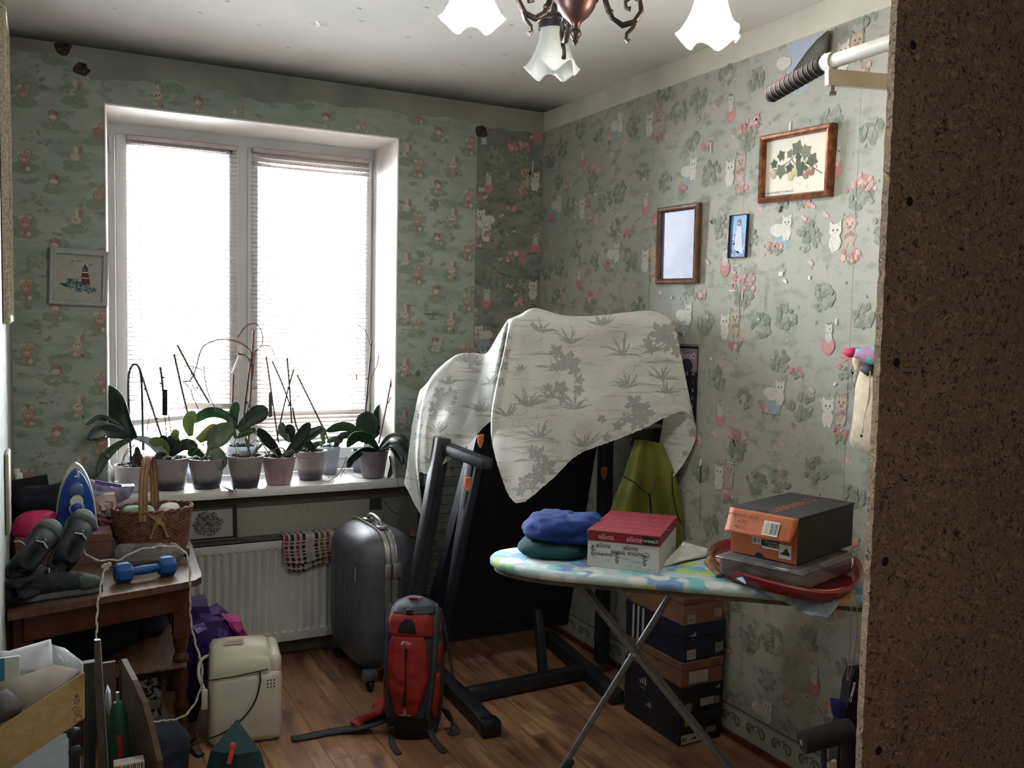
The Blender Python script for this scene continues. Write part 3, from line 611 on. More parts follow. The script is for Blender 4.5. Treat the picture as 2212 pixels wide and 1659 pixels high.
# ---- star stickers
M_star = mat('star_sticker', s(214,210,200), s(196,192,184), 60, .5)
stars = [(692, 52, .045, .3), (490, 3, .016, .1), (247, 18, .014, .5), (558, 54, .016, .9), (622, 102, .015, .2), (775, 18, .015, .6), (780, 45, .014, .1), (880, 80, .015, .8), (875, 138, .015, 0), (920, 16, .016, .4), (1015, 80, .016, .9), (1000, 140, .016, .3), (1090, 118, .017, .6), (1108, 158, .018, .1), (1104, 54, .015, .4), (432, 27, .012, .2)]
SLAB = ['tiny star sticker at the top edge of the photo, left of the large paper star', 'tiny star sticker nearest the top left corner of the ceiling', 'tiny star sticker just left of the large paper star', 'tiny star sticker closest below the large paper star', 'tiny star sticker just right of the large paper star, near the top edge', 'tiny star sticker just right of and level with the large paper star', 'tiny star sticker about midway between the large star and the lit left shade', 'tiny star sticker lowest on the ceiling between the large star and the left shade', 'tiny star sticker at the top edge left of the lit left glass shade', 'tiny star sticker directly under the lit left glass shade', 'tiny star sticker further below the lit left shade, nearer the window wall', 'tiny star sticker just left of the unlit glass shade, the higher of the two', 'tiny star sticker just left of the unlit glass shade, the lower of the two', 'tiny star sticker between the lit left shade and the left bronze scroll', 'tiny star sticker alone above the left half of the window']
for i, (px, py, r, a0) in enumerate(stars):
    c = at(px, py, 'z', ZC); g = G()
    pts = [(r*(1 if k % 2 == 0 else .42)*math.cos(a0+k*math.pi/5), r*(1 if k % 2 == 0 else .42)*math.sin(a0+k*math.pi/5)) for k in range(10)]
    ctr = Vector((c.x, c.y, ZC-.004 if i == 0 else ZC-.0025)); vs = [Vector((c.x+x, c.y+y, ZC-.0004)) for x, y in pts]
    g.add(vs+[ctr], [(k, (k+1) % 10, 10) for k in range(10)]+[tuple(range(10))[::-1]])
    o = g.mk('ceiling_star', M_star, smooth=0)
    if i == 0: tag(o, 'large pale paper star on the ceiling above the window', 'sticker')
    else: tag(o, SLAB[i-1], 'sticker', 'small star stickers on the ceiling')
# ------------------------------------------------------------ pictures
def picture(name, label, cat, F, w, h, bw, dep, mframe, mpic, art=None, glass=None, group=None, prof=True):
    o, u, v, n = F; t = thing(name, label, cat, o, group)
    g = G()
    rings = [(0, 0), (0, dep*.7), (bw*.22, dep), (bw*.6, dep*.86), (bw*.8, dep*.95), (bw, dep*.6), (bw, dep*.35)]
    loops = [[o+u*sx*(w/2-i_)+v*sy*(h/2-i_)+n*d_ for sx, sy in ((-1,-1),(1,-1),(1,1),(-1,1))] for i_, d_ in rings]
    vs = [p for l in loops for p in l]; k = len(loops)
    g.add(vs, [(i*4+j, i*4+(j+1) % 4, (i+1)*4+(j+1) % 4, (i+1)*4+j) for i in range(k-1) for j in range(4)]); g.mk('frame', mframe, t, smooth=25)
    g = G(); fa = (o, u, v, n)
    g.flat(fa, [(-w/2+bw*.9, -h/2+bw*.9), (w/2-bw*.9, -h/2+bw*.9), (w/2-bw*.9, h/2-bw*.9), (-w/2+bw*.9, h/2-bw*.9)], dep*.30, None)
    if art: art(g, fa, dep*.30, w-2*bw, h-2*bw)
    g.mk('print', mpic, t, smooth=0, recalc=False)
    g = G(); g.add([o+u*a*(w/2-.003)+v*b*(h/2-.003)+n*.001 for a, b in ((-1,-1),(1,-1),(1,1),(-1,1))], [(0, 1, 2, 3)]); g.mk('backing', M_dark, t, smooth=0)
    if glass:
        g = G(); g.flat(fa, [(-w/2+bw*.9, -h/2+bw*.9), (w/2-bw*.9, -h/2+bw*.9), (w/2-bw*.9, h/2-bw*.9), (-w/2+bw*.9, h/2-bw*.9)], dep*.45, None); g.mk('glass', glass, t, smooth=0)
    return t
def wallF(pts, lean_top=0.0, off=.002):
    """frame on the right wall from four photo corners TL,TR,BR,BL"""
    P = [at(a, b, 'x', X0-.012) for a, b in pts]; c = (P[0]+P[1]+P[2]+P[3])/4
    w = ((P[0]-P[1]).length+(P[3]-P[2]).length)/2; h = ((P[0]-P[3]).length+(P[1]-P[2]).length)/2
    u = ((P[1]-P[0])+(P[2]-P[3])).normalized(); v = Vector((-lean_top, 0, 1)).normalized(); v = (v-u*v.dot(u)).normalized(); n = u.cross(v)
    if n.x > 0: n = -n
    return (Vector((X0-off-lean_top*h/2, c.y, c.z)), u, v, n), w, h
M_wood = mat('brown_frame_wood', s(112,76,52), s(72,48,34), 14, .4, stretch=(1, 4, 1))
M_cop = mat('copper_frame', s(150,92,60), s(84,48,34), 40, .32, metal=.55)
M_paper = mat('picture_paper', s(214,208,192), s(204,198,182), 6, .7, col=True)
glassy, nt_, b_ = newmat('picture_glass'); link(nt_, mixc(nt_, noisef(nt_, 3), s(120,120,150), s(90,92,120)), b_.inputs['Base Color']); b_.inputs['Roughness'].default_value = .06; b_.inputs['IOR'].default_value = 1.45; b_.inputs['Specular IOR Level'].default_value = .07; bump(nt_, b_, noisef(nt_, 5, .2, .8), .02, .004)
F, w, h = wallF([(1424, 450), (1512, 438), (1510, 612), (1421, 614)], .02)
picture('framed_picture', 'brown wooden portrait frame whose glass mirrors the window blinds', 'picture', F, w, h, .021, .022, M_wood, glassy)
def grapes(g, F, h0, w, h):
    q = random.Random(4); gr = [s(86,92,74), s(104,108,86), s(72,78,62), s(120,122,98)]
    def lf(x, y, r, rot, c):
        pts = []
        for i in range(20):
            a = 6.2832*i/20; k = .62+.38*abs(math.cos(2.5*a))+.08*math.cos(10*a); pts.append((x+r*k*math.cos(a+rot), y+r*k*math.sin(a+rot)))
        g.flat(F, pts, h0+.0004+q.random()*.0003, c)
        for i in range(5):
            for pp in strokep([(x, y), (x+r*.8*math.cos(rot+i*1.2566), y+r*.8*math.sin(rot+i*1.2566))], r*.05): g.flat(F, pp, h0+.0009, tuple(v*.75 for v in c))
    W = lambda px, py: (-(w/2)+(px-160)/1130*w, h/2-(py-(455-(px-160)*.20))/1000*h*.97)
    for a, b in (((480, 890), (660, 740)), ((660, 740), (700, 620)), ((650, 760), (730, 860)), ((730, 860), (950, 900)), ((470, 740), (500, 790)), ((890, 700), (900, 820)), ((1040, 880), (1200, 970)), ((1080, 820), (1110, 880)), ((300, 965), (380, 960))):
        for pp in strokep([W(*a), W(*b)], w*.014): g.flat(F, pp, h0+.0003, s(118,110,90))
    for x, y, r, rot in ((740, 560, .125, 1.2), (900, 610, .115, .6), (445, 700, .085, 1.9), (610, 660, .072, 1.3), (770, 720, .068, .3), (1010, 750, .115, 2.2), (315, 860, .075, .4), (450, 980, .115, .9), (615, 920, .09, 1.5), (780, 840, .072, 2.6), (840, 930, .12, .2)): lf(*W(x, y), r*w*.82, rot, q.choice(gr))
    for x, y, c in ((310, 1050, s(176,156,134)), (640, 1060, s(186,176,128)), (710, 980, s(190,182,136)), (910, 1010, s(150,112,96)), (1010, 940, s(146,108,92))):
        a, b = W(x, y); g.flat(F, ellp(a, b, w*.048, h*.085, .3, 16), h0+.0010, tuple(v*.8 for v in c)); g.flat(F, ellp(a-.002, b+.002, w*.040, h*.074, .3, 16), h0+.0012, c); g.flat(F, ellp(a-.004, b+.008, w*.012, h*.02, .3, 8), h0+.0013, s(220,206,190))
    for x, y in ((810, 1190), (940, 1220)):
        a, b = W(x, y); g.flat(F, ellp(a, b, w*.02, h*.03, .3, 10), h0+.0004, s(196,190,176))
    write(g, F, 'Gooseberry  English Red Hairy', -w*.26, -h*.44, .0105, s(90,84,70), h0+.0005, mirror=True, slant=.3)
F, w, h = wallF([(1650, 297), (1804, 264), (1798, 426), (1643, 438)], .035)
picture('framed_picture', 'copper-coloured landscape frame with a botanical print of leaves and berries', 'picture', F, w, h, .021, .026, M_cop, M_paper, grapes)
def icon(g, F, h0, w, h):
    g.flat(F, [(-w/2, -h/2), (w/2, -h/2), (w/2, h*.08), (-w/2, h*.05)], h0+.0002, s(96,128,178)); g.flat(F, [(-w/2, -h/2), (w/2, -h/2), (w/2, -h*.36), (-w/2, -h*.30)], h0+.0004, s(72,98,150))
    q = random.Random(8)
    for i in range(26): g.flat(F, ellp(q.uniform(-w/2.2, w/2.2), q.uniform(-h/2.1, 0), w*.12, h*.02, q.uniform(-.5, .5), 7, .3), h0+.0005, q.choice([s(120,150,196), s(84,112,166), s(140,166,200)]))
    g.flat(F, [(-w*.22, -h*.30), (w*.30, -h*.42), (w*.22, -h*.1), (w*.16, h*.20), (w*.05, h*.28), (-w*.10, h*.26), (-w*.16, h*.05)], h0+.0008, s(206,206,214))
    for i in range(7):
        x = -w*.1+i*w*.045
        for pp in strokep([(x, h*.2), (x+w*.03*(i-3)*.4, -h*.33)], w*.012): g.flat(F, pp, h0+.0010, s(168,172,190))
    g.flat(F, ellp(-w*.01, h*.32, w*.11, h*.085, 0, 14), h0+.0010, s(66,48,40)); g.flat(F, ellp(-w*.01, h*.30, w*.06, h*.055, 0, 14), h0+.0012, s(190,150,124)); g.flat(F, ellp(-w*.01, h*.265, w*.045, h*.02, 0, 10), h0+.0014, s(84,60,48))
F, w, h = wallF([(1574, 466), (1612, 462), (1612, 556), (1574, 557)], .0)
picture('small_picture', 'small unframed blue picture of a white-robed figure', 'picture', F, w, h, .002, .012, mat('picture_edge', s(40,44,60), None, 20, .5), mat('blue_print', s(122,160,204), s(108,146,192), 8, .5, col=True), icon)
# calendar
M_cal = mat('calendar_sheet', s(24,24,40), s(16,16,26), 6, .35, col=True)
cal = thing('wall_calendar', 'dark spiral-bound wall calendar half hidden by the draped cloth', 'calendar', (X0, 2.85, 1.10))
Fc = (Vector((X0-.009, 2.85, 1.25)), Vector((0, -1, 0)), Vector((0, 0, 1)), Vector((-1, 0, 0)))
g = G(); g.box((X0-.009, 2.705, 1.085), (X0-.0055, 2.995, 1.40)); g.flat(Fc, [(-.145, .055), (.145, .055), (.145, .142), (-.145, .142)], .0004, s(140,120,136)); g.flat(Fc, ellp(.085, .075, .035, .028, 0, 14), .0006, s(50,48,66)); g.flat(Fc, ellp(.02, .09, .05, .03, 0, 14), .0005, s(176,156,172))
write(g, Fc, 'Октябрь', .075, .112, .03, s(222,218,224), .001)
for i, wd in enumerate(['Пн', 'Вт', 'Ср', 'Чт', 'Пт', 'Сб', 'Вс']): write(g, Fc, wd, .125-.04*i, .045, .017, s(214,208,214), .001)
for dday in range(1, 32):
    c_, r_ = (dday-1) % 7, (dday-1)//7
    if dday == 17: g.flat(Fc, ellp(.125-.04*c_, .014-.030*r_, .017, .014, 0, 16), .0007, s(110,44,58))
    write(g, Fc, str(dday), .125-.04*c_, .014-.030*r_, .017, s(220,216,222), .001)
g.mk('sheet', M_cal, cal, smooth=0)
g = G()
for i in range(30): g.tube([(X0-.007+.004*math.cos(a), 2.71+.0095*i, 1.402+.006*math.sin(a)) for a in [k*.785 for k in range(9)]], .0008, 4, cap=False)
g.mk('spiral_binding', M_blackcap, cal)
# lighthouse picture hanging by the window, overlapping the reveal
def lighthouse(g, F, h0, w, h):
    X = lambda a, b: (-w/2+(a-300)/900*w, h/2-(b-440)/920*h); q = random.Random(6)
    for i in range(80):
        a = q.uniform(480, 1090); k = (a-480)/610; g.flat(F, ellp(*X(a, 1060+90*k+q.uniform(-90, 90)*(.5+.5*math.sin(k*3.1))), w*.04, h*.022, q.uniform(-.8, .8), 7, .35), h0+.0002+.00001*i, q.choice([s(96,124,126), s(72,98,102), s(120,146,146), s(58,78,88), s(140,150,144)]))
    for i in range(24): g.flat(F, ellp(*X(q.uniform(520, 780), 990+q.uniform(-50, 50)), w*.03, h*.018, q.uniform(-.8, .8), 7, .35), h0+.0011, q.choice([s(84,112,112), s(104,130,124)]))
    g.flat(F, [X(370, 1025), X(520, 1040), X(560, 1120), X(430, 1075)], h0+.0012, s(66,76,74))
    for (y0, y1, c) in ((775, 800, s(206,196,184)), (800, 890, s(92,58,52)), (890, 915, s(196,170,160)), (915, 1030, s(104,58,52))):
        xa = lambda y: 806-(y-775)*.04; xb = lambda y: 925+(y-775)*.20
        g.flat(F, [X(xa(y0), y0), X(xb(y0), y0), X(xb(y1), y1), X(xa(y1), y1)], h0+.0014, c)
    g.flat(F, [X(812, 690), X(920, 690), X(920, 775), X(812, 775)], h0+.0014, s(80,78,76)); g.flat(F, [X(826, 690), X(862, 615), X(905, 690)], h0+.0015, s(60,54,52)); g.flat(F, [X(840, 700), X(866, 700), X(866, 750), X(840, 750)], h0+.0016, s(150,150,144))
    for a, b in (((690, 568), (740, 556)), ((740, 556), (795, 570)), ((930, 620), (985, 625)), ((985, 625), (1020, 600)), ((650, 690), (676, 690)), ((590, 600), (640, 560))):
        for pp in strokep([X(*a), X(*b)], w*.012): g.flat(F, pp, h0+.0006, s(60,60,56))
c = at(168, 600, 'y', Y0-.02); Fl = frame3((.132, Y0-.004, 1.617), (1, 0, -.03), (.01, -.03, 1)); Fl = (Fl[0], Fl[1], Fl[2], Vector((0, -1, 0)))
picture('framed_picture', 'white-framed lighthouse picture overlapping the left window edge', 'picture', Fl, .208, .218, .022, .016, mat('white_frame_wood', s(172,174,172), s(156,158,158), 20, .6), mat('linen_print', s(172,170,160), s(162,160,150), 30, .8, col=True), lighthouse)
# gilt-edged frame on the left wall
Fq = (Vector((XL+.002, 3.55, 1.85)), Vector((0, 1, 0)), Vector((0, 0, 1)), Vector((1, 0, 0)))
picture('mirror', 'tall gilt-edged wall mirror seen edge-on at the left', 'mirror', (Vector((XL+.002, 3.38, 1.93)), Fq[1], Fq[2], Fq[3]), .40, .98, .03, .02, mat('gilt_frame', s(200,190,160), s(150,140,118), 120, .35, metal=.5), mat('mirror_glass', s(200,205,208), None, 3, .06, metal=.9))
g = G(); g.bevbox((XL+.001, 3.10, .80), (XL+.014, 3.24, 1.05), .012); tag(g.mk('wall_heater', mat('yellowed_plastic', s(176,174,156), s(160,158,140), 6, .5)), 'pale yellowed box fixed to the left wall at the photo edge', 'wall box')
# ------------------------------------------------------------ pull-up bar
M_wmetal = mat('white_powder_coat', s(214,212,206), s(200,198,192), 12, .35)
M_foam = mat('black_foam', s(34,30,32), s(24,22,24), 60, .85, bmp=.3)
pb = thing('pull_up_bar', 'white wall-mounted pull-up bar with a ribbed black foam grip', 'pull-up bar', (X0, 1.5, 2.1))
bx = 1.62; e1 = at(1662, 206, 'x', bx); e2 = at(1778, 139, 'x', bx); e3 = at(1935, 88, 'x', bx)
g = G(); dv = (e3-e2); g.tube([e2-(e2-e1).normalized()*.0, e2+dv*.05, e3, e3+dv*.15], .0165, 16); g.tube([e2-(e1-e2).normalized()*.01, e2+dv*.16], .021, 12); bar = g.mk('bar', M_wmetal, pb)
g = G(); npt = 24; g.tube([e1+(e2-e1)*(i/npt) for i in range(npt+1)], [.0175]+[.0205]*(npt-1)+[.0195], 18); gp = g.mk('foam_grip', M_foam, pb)
for i in range(11):
    c = e1+(e2-e1)*((i+.6)/11.6); d = (e2-e1).normalized(); g = G(); g.tube([c-d*.0012, c+d*.0012], .0212, 18, cap=False); g.mk('grip_ring', mat('pinkish_thread', s(92,66,62), None, 20, .8) if i == 0 else bpy.data.materials['pinkish_thread'], gp, thick=.0006)
g = G(); a1 = at(1800, 158, 'x', bx); wl1 = Vector((X0-.003, a1.y-.10, a1.z+.045)); g2 = at(1925, 186, 'x', X0-.2)
def slab(g, p, q_, up, wd, th):
    d = (q_-p).normalized(); up = (up-d*up.dot(d)).normalized(); sd = d.cross(up); L = (q_-p).length
    M = Matrix((( d.x, sd.x, up.x, p.x), (d.y, sd.y, up.y, p.y), (d.z, sd.z, up.z, p.z), (0, 0, 0, 1))); g.box((0, -wd/2, -th/2), (L, wd/2, th/2), M)
slab(g, a1+Vector((-.02, 0, -.012)), Vector((X0-.001, a1.y-.02, a1.z+.03)), Vector((0, 0, 1)), .012, .036); g.mk('bracket_arm', M_wmetal, pb, smooth=0)
g = G(); slab(g, a1+Vector((.30, -.02, 0)), Vector((X0-.001, a1.y-.03, a1.z-.16)), Vector((0, 1, 0)), .03, .008); g.mk('brace', M_wmetal, pb, smooth=0)
g = G(); g.box((X0-.006, a1.y-.07, a1.z-.2), (X0-.001, a1.y+.0, a1.z+.08)); g.mk('wall_plate', M_wmetal, pb, smooth=0)
g = G(); g.lathe([(.001, -.008), (.009, -.008), (.009, 0), (.005, .001), (.005, .02)], a1+Vector((0, 0, -.042)), 6); g.mk('bolt', mat('zinc', s(150,150,146), None, 30, .3, metal=.9), pb, smooth=20)
# ------------------------------------------------------------ chipboard panel in front at right
def chip_mat():
    m, nt, b = newmat('raw_chipboard'); tc = nt.nodes.new('ShaderNodeTexCoord')
    v = nt.nodes.new('ShaderNodeTexVoronoi'); v.inputs['Scale'].default_value = 150; v.inputs['Randomness'].default_value = 1
    dn = nt.nodes.new('ShaderNodeTexNoise'); dn.inputs['Scale'].default_value = 40; link(nt, tc.outputs['Object'], dn.inputs[0]); vm = nt.nodes.new('ShaderNodeVectorMath'); vm.operation = 'MULTIPLY_ADD'; vm.inputs[1].default_value = (.06, .06, .06)
    link(nt, dn.outputs['Color'], vm.inputs[0]); link(nt, tc.outputs['Object'], vm.inputs[2]); link(nt, vm.outputs[0], v.inputs[0])
    c = mixc(nt, noisef(nt, 3, .3, .7), s(140,120,92), s(122,104,80)); sep = nt.nodes.new('ShaderNodeSeparateColor'); link(nt, v.outputs['Color'], sep.inputs[0])
    mr = nt.nodes.new('ShaderNodeMapRange'); mr.inputs[1].default_value = .72; mr.inputs[2].default_value = .95; link(nt, sep.outputs[0], mr.inputs[0])
    c = mixc(nt, mr.outputs[0], c, s(164,140,104)); mr2 = nt.nodes.new('ShaderNodeMapRange'); mr2.inputs[1].default_value = .80; mr2.inputs[2].default_value = .97; link(nt, sep.outputs[1], mr2.inputs[0]); c = mixc(nt, mr2.outputs[0], c, s(70,56,42))
    c = mixc(nt, noisef(nt, 55, .64, .70, detail=3, dist=.6), c, s(50,38,28)); c = mixc(nt, noisef(nt, 80, .60, .70, detail=2, stretch=(.5, 1, 1), dist=1.5), c, s(172,148,112))
    link(nt, c, b.inputs['Base Color']); b.inputs['Roughness'].default_value = .85; bump(nt, b, sep.outputs[0], .25, .002); return m
M_chip = chip_mat(); YP = 1.26
cp = thing('chipboard_panel', 'tall raw chipboard panel with screw holes filling the right foreground', 'panel', (1.83, YP, 0))
eb, et = at(1860, 1659, 'y', YP), at(1940, 0, 'y', YP); q = random.Random(13); n = 160; g = G()
sl = (et.x-eb.x)/(et.z-eb.z); xe = lambda z: eb.x+sl*(z-eb.z)
left = [(xe(2.46*i/n)+q.uniform(-.0016, .0016), 2.46*i/n) for i in range(n+1)]
for (xa, za), (xb, zb) in zip(left[:-1], left[1:]):
    g.add([(xa, YP, za), (X0-.003, YP, za), (X0-.003, YP, zb), (xb, YP, zb), (xa, YP+.016, za), (X0-.003, YP+.016, za), (X0-.003, YP+.016, zb), (xb, YP+.016, zb)], [(0, 1, 2, 3), (4, 7, 6, 5), (0, 3, 7, 4)])
g.mk('board', M_chip, cp, smooth=0)
for px, py in ((1972, 97), (1965, 435), (1937, 783), (1912, 1213), (1898, 1622), (2090, 590)):
    c = at(px, py, 'y', YP-.0004); g = G(); g.flat((c, Vector((1,0,0)), Vector((0,0,1)), Vector((0,-1,0))), ellp(0, 0, .0095 if px != 2090 else .003, .0095 if px != 2090 else .003, 0, 16, .10), .0004, None)
    g.lathe([(.0062, 0), (.0048, .0002)], (0, 0, 0), 10, Matrix.Translation(c) @ Matrix.Rotation(math.pi/2, 4, 'X'), cap=False); g.mk('screw_hole', M_dark, cp, smooth=0)
# ------------------------------------------------------------ pouch and bright cloth hanging on the wall behind the panel
pc = thing('fabric_pouch', 'cream canvas pouch with a black snap hanging beside the chipboard', 'pouch', (2.12, 1.88, 1.1))
M_cream = mat('cream_canvas', s(206,194,170), s(186,174,150), 40, .85, bmp=.2)
xp = X0-.07
out = [(1868, 792), (1856, 830), (1852, 880), (1848, 920), (1843, 950), (1846, 962), (1862, 972), (1884, 984), (1905, 990), (1930, 975), (1935, 900), (1930, 830), (1910, 796)]
def slabpoly(g, pts, xpl, th, col=None, bulge=0):
    P = [at(a, b, 'x', xpl) for a, b in pts]; c = sum(P, Vector())/len(P); n = len(P)
    fr = [p+Vector((-th/2, 0, 0)) for p in P]; bk = [p+Vector((th/2, 0, 0)) for p in P]; m = [c+(p-c)*.6+Vector((-th/2-bulge, 0, 0)) for p in P]
    g.add(fr+bk+m+[c+Vector((-th/2-bulge*1.2, 0, 0))], [(i, (i+1) % n, n+(i+1) % n, n+i) for i in range(n)]+[tuple(range(n, 2*n))]+[(i, (i+1) % n, 2*n+(i+1) % n, 2*n+i) for i in range(n)]+[(2*n+i, 2*n+(i+1) % n, 3*n) for i in range(n)], col)
g = G(); slabpoly(g, out, xp, .03, bulge=.02); g.mk('pouch_body', M_cream, pc, smooth=80)
g = G(); g.tube([at(a, b, 'x', xp-.037) for a, b in ((1880, 800), (1876, 860), (1868, 900), (1862, 935))], .002, 6); g.tube([at(a, b, 'x', xp-.03) for a, b in ((1897, 800), (1886, 870), (1880, 930), (1886, 985))], .003, 6); g.mk('piping', M_cream, pc)
g = G(); g.ell(at(1861, 941, 'x', xp-.035), .003, .0055, .0055); g.mk('snap', M_blackcap, pc)
g = G(); slabpoly(g, [(1865, 800), (1874, 784), (1890, 788), (1896, 800), (1880, 812)], xp-.02, .03, bulge=.006); g.mk('dark_loop', mat('dark_band', s(60,62,70), None, 30, .7), pc, smooth=60)
g = G(); slabpoly(g, [(1846, 775), (1862, 764), (1875, 788), (1862, 812), (1850, 838), (1856, 800)], xp+.02, .02, bulge=.01); g.mk('flap', M_cream, pc, smooth=80)
rg = thing('folded_hat', 'pink and turquoise patterned cloth stuffed above the cream pouch', 'cloth', (2.12, 1.9, 1.36))
g = G(); slabpoly(g, [(1827, 762), (1834, 753), (1850, 751), (1860, 756), (1852, 772), (1840, 772)], xp-.03, .03, bulge=.008); g.mk('pink_trim', mat('hot_pink_cloth', s(206,40,92), s(170,30,76), 30, .7), rg, smooth=70)
g = G(); slabpoly(g, [(1852, 772), (1858, 752), (1875, 752), (1895, 748), (1935, 745), (1935, 790), (1890, 788), (1872, 782), (1865, 775)], xp-.03, .035, bulge=.012); g.mk('patterned_cloth', mat('turquoise_pattern_cloth', s(84,156,170), s(150,108,140), 22, .7, lo=.48, hi=.52), rg, smooth=70)
# ------------------------------------------------------------ orchids on the sill
def leafm(name, c, c2, tl=.35): return mat(name, c, c2, 30, .32, stretch=(1, 1, .3), transl=tl, bmp=.1)
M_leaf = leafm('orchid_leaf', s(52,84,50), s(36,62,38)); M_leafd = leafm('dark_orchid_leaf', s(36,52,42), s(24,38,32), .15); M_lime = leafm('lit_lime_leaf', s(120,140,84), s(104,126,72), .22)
M_leafg = leafm('dusty_leaf', s(104,112,94), s(80,94,72), .3); M_leafy = leafm('yellowing_leaf', s(150,140,90), s(120,130,76), .2); M_under = leafm('pale_leaf_underside', s(150,156,160), s(120,130,128), .3)
M_bark = mat('bark_chips', s(44,36,32), s(22,18,16), 120, .9, bmp=.9, bscale=160, bd=.01)
M_stick = mat('bamboo_stake', s(110,96,84), s(76,62,56), 60, .7); M_redstick = mat('reddish_stake', s(122,84,78), s(90,60,56), 60, .7); M_wire = mat('black_wire', s(30,30,32), None, 30, .5)
M_root = mat('aerial_root', s(130,128,116), s(84,84,72), 80, .8, bmp=.3); M_twig = mat('dry_flower_stalk', s(112,98,90), s(70,60,54), 80, .8)
def potm(name, top, bot, zt, hh, tl=.25):
    """plastic pot: cloudy above, dark wet substrate showing through below"""
    m, nt, b = newmat(name); tc = nt.nodes.new('ShaderNodeTexCoord'); sp = nt.nodes.new('ShaderNodeSeparateXYZ'); link(nt, tc.outputs['Object'], sp.inputs[0])
    nz = noisef(nt, 30, 0, 1); ad = nt.nodes.new('ShaderNodeMath'); ad.operation = 'MULTIPLY_ADD'; ad.inputs[1].default_value = .02; link(nt, nz, ad.inputs[0]); link(nt, sp.outputs[2], ad.inputs[2])
    mr = nt.nodes.new('ShaderNodeMapRange'); mr.inputs[1].default_value = zt-.008; mr.inputs[2].default_value = zt+.02; link(nt, ad.outputs[0], mr.inputs[0])
    c = mixc(nt, mr.outputs[0], bot, mixc(nt, noisef(nt, 25, .3, .7), top, tuple(v*.75 for v in top))); link(nt, c, b.inputs['Base Color']); b.inputs['Roughness'].default_value = .3
    t = nt.nodes.new('ShaderNodeBsdfTranslucent'); link(nt, c, t.inputs[0]); mx = nt.nodes.new('ShaderNodeMixShader'); mx.inputs[0].default_value = tl
    link(nt, b.outputs[0], mx.inputs[1]); link(nt, t.outputs[0], mx.inputs[2]); link(nt, mx.outputs[0], nt.nodes['Material Output'].inputs[0]); return m
ZS = .748
def smooth_path(P, n=4):
    P = [Vector(p) for p in P]; out = []
    for i in range(len(P)-1):
        p0, p1, p2, p3 = P[max(i-1, 0)], P[i], P[i+1], P[min(i+2, len(P)-1)]
        for k in range(n):
            t = k/n; out.append(.5*((2*p1)+(p2-p0)*t+(2*p0-5*p1+4*p2-p3)*t*t+(3*p1-p0-3*p2+p3)*t**3))
    return out+[P[-1]]
class Plant:
    def __init__(self, name, label, cx, py, rt, rb, hpx, mpot, yb=None, group='orchids on the window sill', soil=True):
        front = at(cx, py, 'z', ZS); D = (front-EYE).dot(CF); k = D/FPX; rb, rt, h = rb*k, rt*k, hpx*k
        c = Vector((front.x, front.y+rb*.95, ZS)) if yb is None else at(cx, py, 'y', yb); c.z = ZS
        self.c, self.y, self.k, self.h, self.rt = c, c.y, k, h, rt
        self.t = thing(name, label, 'plant' if soil else 'pot', c, group)
        g = G(); e = .0025
        g.lathe([(rb*.9, 0), (rb, .004), (rb+(rt-rb)*.97, h*.96), (rt+.003, h*.965), (rt+.003, h), (rt-.001, h), (rt-e-.001, h*.95), (rb-e, .008), (.001, .008)], c, 32); self.pot = g.mk('pot', mpot, self.t)
        if soil:
            q = random.Random(int(cx)); g = G(); g.lathe([(.001, h*.93), (rt*.5, h*.94), (rt*.93, h*.9), (rt*.9, h*.8)], c, 18, cap=False)
            for i in range(40):
                a, r = q.uniform(0, 6.28), rt*.85*math.sqrt(q.random()); w = q.uniform(.004, .009); g.ell(c+Vector((r*math.cos(a), r*math.sin(a), h*.94+q.uniform(0, .008))), w, w*.7, w*.6, 6, 4, Matrix.Rotation(q.uniform(0, 3), 4, 'X'))
            g.mk('bark', M_bark, self.t)['kind'] = 'stuff'
    def leaf(self, pts, w, m=None, dy=0.0, roll=.5, fold=.25):
        """pts: photo points of the midrib, w: half width in photo pixels, dy: how far the tip comes towards the room"""
        n = len(pts); P = [at(a, b, 'y', self.y-dy*i/(n-1)) for i, (a, b) in enumerate(pts)]; P = smooth_path(P, 5); k = len(P); rows = []; W = w*self.k
        for i, p in enumerate(P):
            t = (P[min(i+1, k-1)]-P[max(i-1, 0)]).normalized(); v = (p-EYE).normalized(); sd = t.cross(v).normalized(); up = sd.cross(t).normalized()
            s_ = i/(k-1); ww = W*(.30+.70*math.sin(min(1, s_*1.6)*math.pi/2))*(1-max(0, (s_-.62)/.38)**2.6)+.0008
            d = sd*math.cos(roll)+up*math.sin(roll)*.8
            rows.append([p+d*ww*u+up*(-abs(u)*fold*ww) for u in (-1, -.62, -.25, 0, .25, .62, 1)])
        g = G(); g.grid(rows); return g.mk('leaf', m or M_leaf, self.t, thick=.0018, smooth=80)
    def stick(self, pts, r=.0016, m=None, dy=0.0, name='stake', wavy=0, clips=()):
        r *= (2.3 if name != 'flower_stalk' else 2.1); n = len(pts); P = [at(a, b, 'y', self.y-dy*i/max(1, n-1)) for i, (a, b) in enumerate(pts)]
        if n > 2: P = smooth_path(P, 4)
        if wavy:
            q = random.Random(int(pts[0][0]*7)); P = [p+Vector((q.uniform(-1, 1), 0, q.uniform(-1, 1)))*wavy for p in P]
        g = G(); g.tube(P, r, 6); o = g.mk(name, m or M_stick, self.t)
        for c in clips:
            g = G(); p = at(c[0], c[1], 'y', self.y-.004); g.ell(p, .0048, .004, .0042, 8, 5); g.mk('clip', M_wire, self.t)
        return o
    def roots(self, lst, r=.0018):
        g = G()
        for pts in lst: g.tube(smooth_path([at(a, b, 'y', self.y-self.rt-.004 if len(pts) > 3 else self.y-self.rt*.6) for a, b in pts], 4), [r]*(len(pts)*4-3), 5)
        g.mk('aerial_roots', M_root, self.t)
